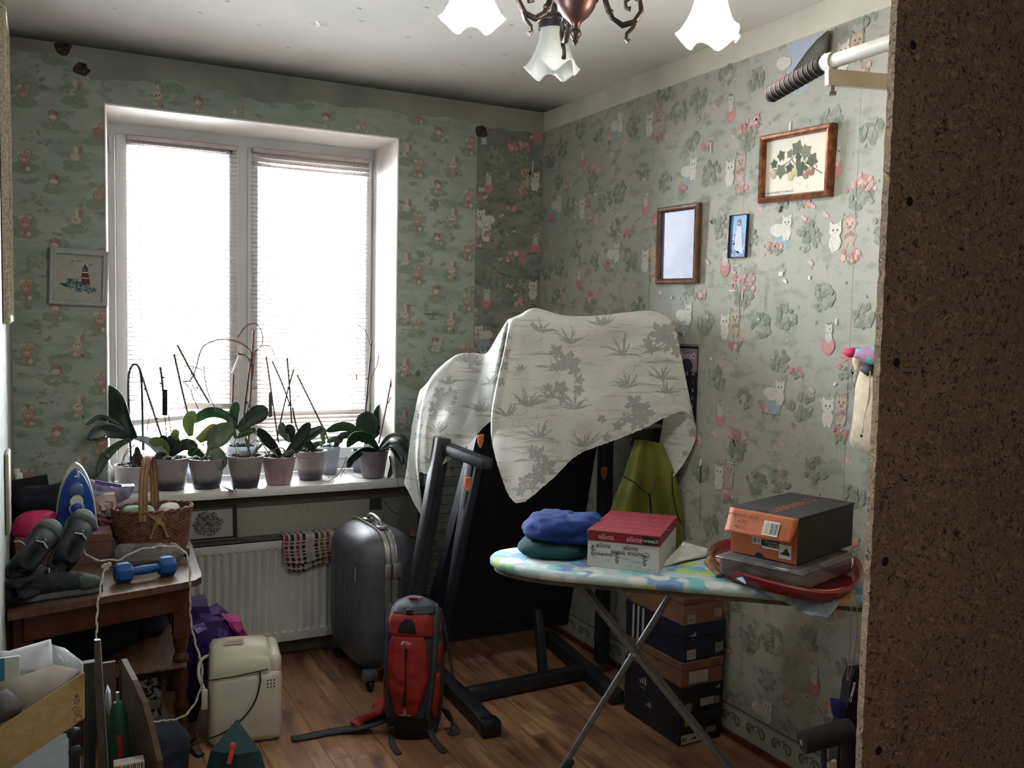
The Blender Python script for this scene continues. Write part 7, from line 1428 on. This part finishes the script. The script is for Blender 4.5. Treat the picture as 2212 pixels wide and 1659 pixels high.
# dark things in the corner behind the bowl
M_dkcloth = mat('dark_slate_cloth', s(34,36,46), s(24,26,34), 20, .9, bmp=.3)
g = G(); P = [at(a, b, 'y', 3.80) for a, b in ((20, 1040), (102, 1027), (108, 1068), (96, 1150), (14, 1160))]; bk_ = [p+Vector((0, .025, 0)) for p in P]; g.add(P+bk_, [tuple(range(5)), tuple(range(5, 10))[::-1]]+[(i, (i+1) % 5, 5+(i+1) % 5, 5+i) for i in range(5)]); tag(g.mk('black_folder', mat('black_board', s(26,26,32), None, 20, .7), smooth=0), 'flat black folder leaning in the corner behind the pink bowl', 'folder')
lump('dark_cloth', 'crumpled dark slate cloth behind the pink bowl', 'cloth', M_dkcloth, .005, 3.72, .775, .098, .042, .075, 0, 31, .020)
sp = thing('spray_bottle', 'small white spray bottle with a dark collar in the left corner', 'bottle', (-.075, 3.85, .748)); c = at(38, 1040, 'y', 3.84)
g = G(); g.lathe([(.020, 0), (.021, .004), (.021, .052), (.001, .056)], (c.x, c.y, c.z-.056), 18); g.mk('bottle_base', M_blackcap, sp); g = G(); g.lathe([(.014, 0), (.016, .01), (.013, .028), (.010, .034), (.001, .036)], (c.x+.003, c.y, c.z), 14); g.bevbox((c.x-.012, c.y-.008, c.z+.028), (c.x+.008, c.y+.008, c.z+.048), .003, 2, Matrix.Identity(4)); g.mk('spray_cap', M_white, sp)
g = G(); g.bevbox((-.099, 3.80, .60), (-.03, 3.875, c.z-.057), .004); tag(g.mk('storage_tin', M_dkcloth), 'dark tin under the small white spray bottle', 'tin')
# see-through bag with clothes, and the purple-edged sleeve
M_film = glassm('milky_film', (.80, .80, .86), .2, .62); M_peach = mat('peach_cloth', s(190,166,156), s(170,148,144), 12, .9, bmp=.4); M_lil = mat('lilac_edge', s(96,70,140), None, 20, .5)
crumple('plastic_bag', 'milky see-through plastic bag behind the iron', 'bag', mat('milky_polythene', s(190,190,202), s(140,142,164), 14, .3, bmp=.6, stretch=(2, 1, .4), transl=.4), [(96,1120),(112,1075),(132,1042),(165,1030),(205,1042),(240,1052),(292,1050),(280,1075),(240,1095),(215,1140),(160,1150),(110,1140)], 3.74, 9, .03, .014)
crumple('peach_garment', 'pale peach crumpled garment between the iron and the basket', 'garment', M_peach, [(206,1082),(225,1070),(248,1068),(252,1090),(246,1122),(225,1122),(206,1110)], 3.66, 11, .03, .010)
crumple('pink_wrap', 'torn pink and violet wrapping hanging beside the wicker basket', 'wrapping', mat('raspberry_wrap', s(140,60,84), s(96,72,140), 18, .5, bmp=.4, transl=.3), [(205,1118),(222,1120),(240,1128),(252,1150),(252,1170),(240,1158),(222,1140),(206,1136)], 3.60, 13, .015, .006)
g = G(); P = [at(a, b, 'y', 3.70) for a, b in ((206, 1037), (225, 1041), (263, 1047), (262, 1053), (220, 1049), (206, 1044))]; bk_ = [p+Vector((0, .006, 0)) for p in P]; g.add(P+bk_, [tuple(range(6)), tuple(range(6, 12))[::-1]]+[(i, (i+1) % 6, 6+(i+1) % 6, 6+i) for i in range(6)]); tag(g.mk('purple_strip', M_lil, smooth=0), 'purple zip edge of the bag lying in front of the glass bottle', 'strip')
# ------------------------------------------------------------ wicker basket
bc = Vector((.358, 3.565, ZT)); ba = thing('wicker_basket', 'oval brown wicker basket with a tall plaited handle on the low table', 'basket', tuple(bc)); M_wick = mat('brown_wicker', s(134,92,66), s(92,60,44), 50, .55, bmp=.3); M_cane = mat('light_cane', s(178,140,94), s(140,104,68), 60, .5, stretch=(1, 1, .3))
RX, RYb, HB = .138, .098, .165
def bring(t, a, wv=0): z = HB*t; k = .80+.20*t**.8; return bc+Vector((RX*k*math.cos(a)*(1+wv), RYb*k*math.sin(a)*(1+wv), z))
g = G(); nst = 34
for j in range(22):
    t = .03+.95*j/22; pts = [bring(t, 2*math.pi*i/(nst*2), .026*math.cos(math.pi*i+math.pi*j)) for i in range(nst*2+1)]; g.tube(pts, .0036, 5, cap=False)
g.mk('weave', M_wick, ba)['kind'] = 'stuff'
g = G()
for i in range(nst): a = 2*math.pi*(i+.5)/nst; g.tube([bring(t, a) for t in (0, .25, .5, .75, 1.0)], .0028, 5)
g.mk('stakes', M_wick, ba)['kind'] = 'stuff'
for ph in (0, math.pi):
    g = G(); g.tube([bring(1.0, a)+Vector((0, 0, .004*math.sin(a*12+ph)))+Vector((math.cos(a), math.sin(a), 0))*.004*math.cos(a*12+ph) for a in [2*math.pi*i/120 for i in range(121)]], .0045, 6, cap=False); g.mk('rim_strand', M_wick, ba)
g = G(); g.prism([(RX*.79*math.cos(a), RYb*.79*math.sin(a)) for a in [2*math.pi*i/40 for i in range(40)]], .006, Matrix.Translation(bc)); g.mk('base', M_wick, ba)
for i in range(5):   # handle strands, crossing the basket front to back
    o = (i-2)*.0058; g = G(); pts = []
    for t in [k/24 for k in range(25)]:
        a = math.pi*t; y = -math.cos(a)*(RYb*.97); z = HB*.80+(.225)*math.sin(a)**.75; x = -.012+o-.030*math.cos(a); pts.append(bc+Vector((x, y, z+.002*math.sin(8*a+i))))
    g.tube(pts, .0042, 6); g.mk('handle_strand', M_cane if i % 2 else mat('dark_cane', s(140,98,66), s(110,76,52), 60, .5) if i == 0 else bpy.data.materials['dark_cane'], ba)
g = G()
for sg in (-1, 1):
    for k in range(3): g.tube([bc+Vector((.0+sg*(.028-.008*k), -RYb*1.03, HB*.98)), bc+Vector((.012-sg*(.006+.006*k), -RYb*1.06, HB*.72)), bc+Vector((.012-sg*(.034-.004*k), -RYb*.97, HB*.42))], .0022, 5)
g.mk('handle_lashing', M_cane, ba)
lump('green_cloth', 'mint green folded cloth lying in the wicker basket', 'cloth', mat('mint_cloth', s(150,190,158), s(132,172,142), 10, .9, bmp=.2), bc.x-.050, bc.y-.0, ZT+.140, .062, .050, .036, .1, 41, .008)
lump('cream_cloth', 'cream crumpled cloth in the right half of the wicker basket', 'cloth', mat('cream_cloth', s(186,182,170), s(168,164,152), 10, .9, bmp=.3), bc.x+.060, bc.y-.0, ZT+.138, .044, .048, .032, .0, 47, .012)
# lying water bottle
A_, B_ = at(248, 1166, 'y', 3.40), at(392, 1170, 'y', 3.36); A_.z = ZT+.040; B_.z = ZT+.036; dv = (B_-A_).normalized()
pbt = thing('plastic_bottle', 'clear ridged plastic bottle lying in front of the wicker basket', 'bottle', (.3, 3.38, ZT)); MBt = Matrix.Translation(A_) @ dv.to_track_quat('Z', 'Y').to_matrix().to_4x4(); Lb = (B_-A_).length
prof = [(.001, .004), (.022, 0), (.034, .008), (.038, .02)]
for i in range(14): prof.append((.0385-.0014*(i % 2), .02+(Lb*.60)*i/13))
prof += [(.036, Lb*.72), (.034, Lb*.80), (.038, Lb*.84), (.036, Lb*.90), (.026, Lb*.97), (.015, Lb*1.01), (.0135, Lb*1.04), (.0135, Lb*1.07)]
g = G(); g.lathe(prof, (0, 0, 0), 28, MBt, cap=False); g.mk('bottle_body', glassm('pet_plastic', (.86, .84, .86), .08, .90), pbt); g = G(); g.lathe([(.001, Lb*1.045), (.016, Lb*1.045), (.0165, Lb*1.05), (.0165, Lb*1.12), (.001, Lb*1.125)], (0, 0, 0), 20, MBt); g.mk('cap', M_blackcap, pbt)
# dumbbell
M_db = mat('blue_vinyl', s(24,84,150), s(20,70,130), 60, .55, bmp=.3, bscale=160); A_, B_ = at(266, 1220, 'y', 3.17), at(360, 1210, 'y', 3.20); A_.z = B_.z = ZT+.033; dv = (B_-A_).normalized(); MD = Matrix.Translation(A_) @ dv.to_track_quat('Z', 'Y').to_matrix().to_4x4(); LD = (B_-A_).length
db = thing('dumbbell', 'blue vinyl dumbbell on the front of the low table', 'dumbbell', ((A_+B_)/2)-Vector((0, 0, .033)))
for z in (0, LD):
    g = G(); g.lathe([(.001, z-.026), (.026, z-.026), (.033, z-.019), (.035, z-.012), (.035, z+.012), (.033, z+.019), (.026, z+.026), (.001, z+.026)], (0, 0, 0), 8, MD @ Matrix.Rotation(.39, 4, 'Z')); g.mk('weight', M_db, db, smooth=25)
g = G(); g.lathe([(.0135, .0), (.0135, .03), (.0155, LD/2), (.0135, LD-.03), (.0135, LD)], (0, 0, 0), 16, MD); g.mk('grip', M_db, db)
# ------------------------------------------------------------ trainers
M_sh = mat('black_grey_mesh', s(38,42,48), s(24,26,32), 50, .85, bmp=.4, bscale=200); M_shg = mat('olive_grey_suede', s(78,84,78), s(58,62,58), 40, .9, bmp=.3); M_sole = mat('grey_midsole', s(110,110,112), s(80,80,84), 20, .7); M_out = mat('dark_outsole', s(38,26,30), None, 30, .8, bmp=.4); M_lace = mat('pale_lace', s(176,168,156), None, 60, .9)
SHL = [(-.135, .018, .050, .062), (-.125, .032, .045, .085), (-.095, .037, .040, .088), (-.055, .037, .036, .082), (-.02, .036, .030, .072), (.02, .039, .024, .062), (.06, .044, .018, .050), (.095, .043, .014, .038), (.12, .034, .012, .028), (.135, .018, .012, .018)]
def shoe(label, loc, rz=0, rx=0, ry=0, up=M_sh, toe=M_shg, grp='trainers piled on the low table'):
    M = Matrix.Translation(loc) @ Matrix.Rotation(rz, 4, 'Z') @ Matrix.Rotation(ry, 4, 'Y') @ Matrix.Rotation(rx, 4, 'X') @ Matrix.Scale(.92, 4); t = thing('trainer', label, 'shoe', loc, grp)
    def outline(k): return [(x, w*k) for x, w, _, _ in SHL]
    def sole(z0, z1, k, name, m):
        o = [(x, w*k+.003) for x, w, _, _ in SHL]+[(x, -w*k-.003) for x, w, _, _ in SHL[::-1]]; g = G(); g.prism([(x*1.02, y) for x, y in o], z1-z0, M @ Matrix.Translation((0, 0, z0))); return g.mk(name, m, t, smooth=30)
    sole(0, .008, 1.0, 'outsole', M_out); sole(.008, .026, .98, 'midsole', M_sole)
    g = G(); rows = []
    for x, w, zo, h in SHL:
        row = []
        for i in range(13): a = math.pi*i/12; ca = abs(math.cos(a)); zz = .022+h*math.sin(a)**.55; zz = zz-(.62*h*(1-ca/.72) if (x < -.03 and ca < .72 and x > -.13) else 0); row.append(M @ Vector((x, w*math.cos(a), zz)))
        rows.append(row)
    g.grid(rows); g.mk('upper', up, t, smooth=60, thick=.003)
    g = G(); rows = []
    for x, w, zo, h in SHL[6:]:
        rows.append([M @ Vector((x*1.01, (w+.002)*math.cos(math.pi*i/12), .022+(h+.002)*math.sin(math.pi*i/12)**.55)) for i in range(13)])
    g.grid(rows); g.mk('toe_cap', toe, t, smooth=60, thick=.002)
    g = G()
    for i in range(4): x = -.03+.022*i; z = .096-.010*i; g.tube([M @ Vector((x, -.022, z-.004)), M @ Vector((x+.005, 0, z+.004)), M @ Vector((x, .022, z-.004))], .0028, 5)
    g.mk('laces', M_lace, t); return t
shoe('trainer lying on its side at the near left edge of the low table', (-.05, 3.13, ZT+.038), .9, 1.35, 0)
shoe('trainer standing upright at the front of the low table, toe to the right', (.035, 3.09, ZT+.0), .18, 0, 0)
shoe('grey-toed trainer propped sole-out on top of the front trainer', (.072, 3.21, ZT+.135), 1.15, .75, -.55)
shoe('grey-toed trainer leaning at the far left on top of the pile', (-.035, 3.17, ZT+.125), 1.05, .80, -.45)
g = G(); g.tube(smooth_path([at(a, b, 'y', 3.08) for a, b in ((40, 1232), (60, 1230), (80, 1214))], 4), .004, 6); tag(g.mk('loose_lace', M_lace), 'loose pale lace across the trainers', 'lace')
g = G(); g.tube(smooth_path([at(a, b, 'y', 3.12) for a, b in ((30, 1170), (45, 1170), (60, 1185), (70, 1205), (66, 1218))], 5), .0022, 6); tag(g.mk('loose_lace', M_lace), 'pale lace loop standing up from the left trainer', 'lace')
# ------------------------------------------------------------ skipping rope
M_rope = mat('white_twisted_rope', s(196,190,178), s(150,144,134), 220, .9, bmp=.6, bscale=300)
rp = thing('skipping_rope', 'white twisted rope looping over the dumbbell and down past the bread maker', 'rope', (.3, 3.05, 0))
def rope(pts, nm):
    P = smooth_path([at(a, b, 'y', y) for a, b, y in pts], 10); g = G(); k = len(P)
    for ph in (0, 2.09, 4.19):
        Q = []; L = 0
        for i, p in enumerate(P):
            t = (P[min(i+1, k-1)]-P[max(i-1, 0)]).normalized(); n1 = t.cross(Vector((0, 1, .1))).normalized(); n2 = t.cross(n1)
            if i: L += (p-P[i-1]).length
            a = L/.0030+ph; Q.append(p+n1*.0019*math.cos(a*.35)+n2*.0019*math.sin(a*.35))
        g.tube(Q, .0026, 5)
    g.mk(nm, M_rope, rp)
rope([(179, 1186, 3.16), (190, 1200, 3.14), (210, 1210, 3.13), (242, 1210, 3.13), (262, 1208, 3.12), (290, 1192, 3.12), (320, 1184, 3.13), (360, 1180, 3.14), (390, 1185, 3.12), (405, 1203, 3.08), (410, 1240, 3.06), (411, 1320, 3.05), (415, 1360, 3.04), (424, 1395, 3.02), (434, 1430, 2.98), (437, 1465, 2.96), (431, 1495, 2.96), (419, 1522, 2.94), (400, 1545, 2.9), (375, 1555, 2.86), (350, 1558, 2.8), (322, 1561, 2.75)], 'rope_length')
rope([(229, 1224, 3.06), (222, 1245, 3.03), (216, 1275, 2.99), (211, 1310, 2.96), (209, 1350, 2.92), (209, 1395, 2.88), (211, 1450, 2.84), (216, 1540, 2.80), (222, 1640, 2.76), (230, 1730, 2.74)], 'rope_length')
g = G()
for i, (a, b) in enumerate(((228, 1221), (236, 1219), (231, 1228), (224, 1224))): c = at(a, b, 'y', 3.055); g.ell(c, .009, .007, .007, 10, 6, Matrix.Rotation(i, 4, 'Y'))
g.mk('knot', M_rope, rp)
# ------------------------------------------------------------ cardboard box, boards and papers in the left foreground
def prismy(name, m, pts, y, th, parent=None, label=None, cat=None, y2=None, smooth=0):
    P = [at(a, b, 'y', y if len(r) == 0 else r[0]) for a, b, *r in pts]; n = len(P); B = [p+Vector((0, th, 0)) for p in P]; g = G(); g.add(P+B, [tuple(range(n)), tuple(n+i for i in range(n))[::-1]]+[(i, (i+1) % n, n+(i+1) % n, n+i) for i in range(n)]); o = g.mk(name, m, parent, smooth=smooth)
    if label: tag(o, label, cat)
    return o
M_card = mat('tan_cardboard', s(168,140,96), s(150,122,82), 60, .9, bmp=.2, col=True); M_gsl = mat('grey_green_board', s(62,66,62), s(50,54,50), 20, .8); M_pap = mat('white_paper', s(206,206,208), s(190,190,194), 8, .6, transl=.2)
cb = thing('cardboard_box', 'open tan cardboard box full of papers at the lower left', 'box', (.0, 2.2, 0)); YB = 2.05
P = [at(-30, 1590, 'y', YB), at(182, 1452, 'y', YB+.05), at(182, 1552, 'y', YB+.02), at(20, 1662, 'y', YB-.02), at(-30, 1690, 'y', YB-.03)]
g = G(); B = [p+Vector((.001, .004, 0)) for p in P]; n = 5; g.add(P+B, [tuple(range(5)), (9, 8, 7, 6, 5)]+[(i, (i+1) % 5, 5+(i+1) % 5, 5+i) for i in range(5)]); fp = g.mk('flap', M_card, cb, smooth=0)
F = frame3(at(167, 1530, 'y', YB-.004), (P[2]-P[1]), (P[1]-P[0])); g = G(); write(g, (F[0], F[1], F[2], Vector((0, -1, 0))), 'Обувь', 0, 0, .020, s(96,72,48), .002, slant=.3); g.mk('handwriting', mat('pencil_words', s(96,72,48), None, 20, .8, col=True), fp, smooth=0, recalc=False)
g = G(); bx0 = at(10, 1659, 'y', YB+.06); bx1 = at(178, 1600, 'y', YB+.06); g.bevbox((-.10, YB+.03, 0), (bx1.x, YB+.35, .455), .003, 1); g.mk('box_body', M_gsl, cb)
def sheet(name, label, pts, y, dy, m, seed):
    P = [at(a, b, 'y', y+dy*k/len(pts)) for k, (a, b) in enumerate(pts)]; c = sum(P, Vector())/len(P)+Vector((0, -.02, .0)); n = len(P); g = G(); M_ = [c+(p-c)*.5+Vector((0, -.006, .004*(-1)**i)) for i, p in enumerate(P)]
    g.add(P+M_+[c], [(i, (i+1) % n, n+(i+1) % n, n+i) for i in range(n)]+[(n+i, n+(i+1) % n, 2*n) for i in range(n)]); return tag(g.mk(name, m, smooth=35, thick=.0015), label, 'paper')
sheet('paper_sheet', 'large white paper sheet standing up at the back of the cardboard box', [(-20, 1405), (20, 1406), (110, 1380), (119, 1440), (98, 1443), (40, 1470), (0, 1480), (-20, 1480)], YB+.20, .0, M_pap, 1)
sheet('plastic_wrap', 'clear white plastic wrap bulging from the right side of the cardboard box', [(112, 1392), (140, 1400), (182, 1432), (182, 1475), (150, 1520), (118, 1470)], YB+.16, 0, mat('white_film', s(196,198,200), s(170,174,178), 12, .25, bmp=.5, transl=.3), 2)
sheet('paper_sheet', 'cream paper sheet lying across the cardboard box', [(-20, 1478), (60, 1455), (120, 1435), (172, 1448), (178, 1462), (110, 1520), (60, 1560), (0, 1600), (-20, 1570)], YB+.12, 0, mat('cream_paper', s(194,184,170), s(180,170,158), 6, .7, transl=.2), 3)
sheet('grey_cloth', 'grey-brown cloth patch at the near left of the cardboard box', [(-20, 1500), (14, 1488), (30, 1500), (55, 1520), (40, 1545), (0, 1562), (-20, 1560)], YB+.07, 0, mat('grey_brown_cloth', s(120,118,122), s(88,72,68), 9, .9), 5)
g = G(); F = (at(14, 1450, 'y', YB+.145), Vector((1, 0, 0)), Vector((0, 0, 1)), Vector((0, -1, 0))); g.bevbox(F[0]+Vector((-.03, 0, -.034)), F[0]+Vector((.025, .006, .030)), .001, 1); rect(g, F, -.008, 0, .009, .060, .0008, s(58,130,160)); rect(g, F, -.017, 0, .006, .062, .0008, s(150,110,84)); tag(g.mk('booklet', mat('booklet_white', s(206,206,202), None, 20, .6, col=True), smooth=0), 'white booklet with a blue stripe at the left photo edge', 'booklet')
# boards standing beside the box
prismy('dark_board', M_gsl, [(181, 1434), (206, 1430), (206, 1560), (207, 2000), (183, 2000)], YB+.10, .02, None, 'dark grey-green board standing beside the cardboard box', 'board')
mb = thing('metal_edged_board', 'brown board with a bright metal edge standing upright at the lower left', 'board', (.10, YB, 0))
prismy('board', mat('purple_brown_board', s(92,80,78), s(78,68,66), 30, .6), [(204, 1384), (217, 1383), (221, 1450), (228, 1560), (234, 1659), (252, 1960), (222, 1960), (214, 1659), (206, 1500)], YB+.04, .012, mb)
g = G(); pts = [at(a, b, 'y', YB+.036) for a, b in ((217, 1382), (221, 1450), (228, 1560), (234, 1659), (252, 1960))]; g.tube(pts, .0013, 6); g.mk('metal_edge', mat('bright_edge_metal', s(226,226,224), None, 20, .2, metal=.9), mb)
wb_ = thing('wooden_crate', 'open chipboard crate beside the metal-edged board', 'crate', (.17, YB+.1, 0)); M_crate = mat('crate_board', s(92,74,58), s(74,58,46), 40, .8, bmp=.2)
prismy('back_board', M_crate, [(219, 1434), (249, 1429), (252, 1500), (256, 1659), (256, 1960), (225, 1960)], YB+.22, .01, wb_)
g = G(); A0, A1 = [at(a, b, 'y', YB+.20) for a, b in ((256, 1428), (262, 1424))]; pts = [(256, 1430, YB+.20), (262, 1424, YB+.20), (286, 1470, YB+.10), (308, 1520, YB+.04), (322, 1570, YB), (340, 1645, YB-.04), (340, 1900, YB-.04), (300, 1900, YB+.02), (262, 1900, YB+.20)]
P = [at(a, b, 'y', y) for a, b, y in pts]; n = len(P); B = [p+Vector((.012, .002, 0)) for p in P]; g.add(P+B, [tuple(range(n)), tuple(n+i for i in range(n))[::-1]]+[(i, (i+1) % n, n+(i+1) % n, n+i) for i in range(n)]); g.mk('side_board', M_crate, wb_, smooth=0)
# green umbrella with a red strap, price box, paper
M_gum = mat('bottle_green_nylon', s(44,92,70), s(30,66,54), 14, .55, bmp=.3); um = thing('folded_umbrella', 'folded green umbrella with a red strap inside the crate', 'umbrella', (.15, YB+.08, 0))
c0 = at(254, 1516, 'y', YB+.09); c1 = at(268, 1900, 'y', YB+.09); g = G(); P = [c0.lerp(c1, t) for t in (0, .03, .08, .2, .5, 1)]; g.tube(P, [.008, .014, .019, .022, .027, .028], 14); g.mk('canopy', M_gum, um); g = G(); g.tube([c0+Vector((0, 0, .022)), c0], .0035, 8); g.mk('tip', M_alu, um)
g = G(); rows = [[c0.lerp(c1, t)+Vector((x, -.0285+.02*(.3-min(t, .3))/.3, 0)) for x in (-.006, 0, .006)] for t in (.09, .2, .3, .6, 1)]; g.grid(rows); g.mk('strap', mat('red_strap', s(176,48,36), s(150,36,30), 30, .6), um, thick=.002)
g = G(); F = (at(280, 1668, 'y', YB-.02), Vector((1, 0, .02)), Vector((0, 0, 1)), Vector((0, -1, 0))); g.bevbox(F[0]+Vector((-.03, 0, -.02)), F[0]+Vector((.03, .03, .0195)), .001, 1); rect(g, F, .006, .010, .045, .016, .0008, WHT); rect(g, F, -.023, 0, .012, .036, .0008, s(214,110,50)); barcode(g, F, .006, .010, .036, .012, .0012, q); tag(g.mk('small_carton', mat('small_orange_carton', s(190,184,176), None, 20, .6, col=True), smooth=0), 'small orange and white barcode carton at the bottom of the crate', 'box')
sheet('paper_sheet', 'crumpled white paper squeezed between the metal edge and the umbrella', [(232, 1478), (238, 1492), (241, 1520), (236, 1545), (228, 1530), (228, 1500)], YB+.12, 0, M_pap, 7)
# dark post with a knob in front of the boards
kp = thing('black_stand', 'black post with a round knob under the cardboard flap', 'stand', (.055, YB+.0, 0)); c = at(160, 1580, 'y', YB+.005)
g = G(); g.tube([Vector((c.x, c.y, 0)), Vector((c.x, c.y, c.z-.005))], .011, 14); g.lathe([(.001, .006), (.012, .005), (.0145, 0), (.0145, -.008), (.001, -.01)], c, 18); g.mk('post', M_blackcap, kp); g = G(); g.lathe([(.001, 0), (.013, 0), (.014, .006), (.009, .010), (.004, .012), (.001, .012)], at(163, 1622, 'y', YB-.010), 20, Matrix.Rotation(math.pi/2, 4, 'X')); g.mk('knob', M_steel, kp)
# dark green bag peak with a coral tag
M_dg = mat('dark_green_fabric', s(24,58,58), s(16,42,44), 16, .85, bmp=.3); gb = thing('green_bag', 'dark green fabric bag peaking in front of the bread maker', 'bag', (.47, 2.7, 0))
pk = at(512, 1553, 'y', 2.72); L1, L2, L3, L4 = at(425, 1665, 'y', 2.62), at(590, 1668, 'y', 2.62), at(490, 1700, 'y', 2.52), at(560, 1610, 'y', 2.80)
base = [Vector((p.x, p.y, 0)) for p in (L1, L3, L2, L4)]; mid = [Vector((p.x*.6+pk.x*.4, p.y*.6+pk.y*.4, pk.z*.45+.004*i)) for i, p in enumerate((L1, L3, L2, L4))]
mid = [L1*.0+Vector((at(455, 1622, 'y', 2.66))), at(512, 1630, 'y', 2.60), at(562, 1622, 'y', 2.66), Vector((pk.x, 2.80, pk.z*.5))]; base = [Vector((mid[0].x-.06, mid[0].y-.02, 0)), Vector((mid[1].x, mid[1].y-.05, 0)), Vector((mid[2].x+.05, mid[2].y-.02, 0)), Vector((pk.x, 2.9, 0))]
g = G(); g.add([pk]+mid+base, [(0, 1+i, 1+(i+1) % 4) for i in range(4)]+[(1+i, 5+i, 5+(i+1) % 4, 1+(i+1) % 4) for i in range(4)]); o = g.mk('bag_fabric', M_dg, gb, smooth=0)
g = G(); c = at(502, 1612, 'y', 2.585); g.ell(c, .009, .006, .012); g.tube([c-Vector((0, 0, .008)), c-Vector((.012, .01, .045))], .007, 8); g.mk('coral_tag', mat('coral_rubber', s(196,70,78), s(170,54,64), 20, .6), gb)
# the bag's black hip cords near the bread maker
g = G(); g.tube(smooth_path([at(a, b, 'z', .006) for a, b in ((420, 1596), (410, 1612), (425, 1632), (440, 1628))], 4), .005, 6); tag(g.mk('cord_coil', mat('black_rubber_cord', s(24,24,26), None, 20, .6)), 'black cord coil on the floor at the left of the bread maker', 'cord')
for o in bpy.data.objects:
    if o.type == 'MESH' and o.parent and (o.name.startswith(('printed_', 'lid_sticker', 'stitched_words', 'logo_patch', 'aerial_roots', 'handwriting', 'sheet', 'print'))): o['kind'] = 'stuff'
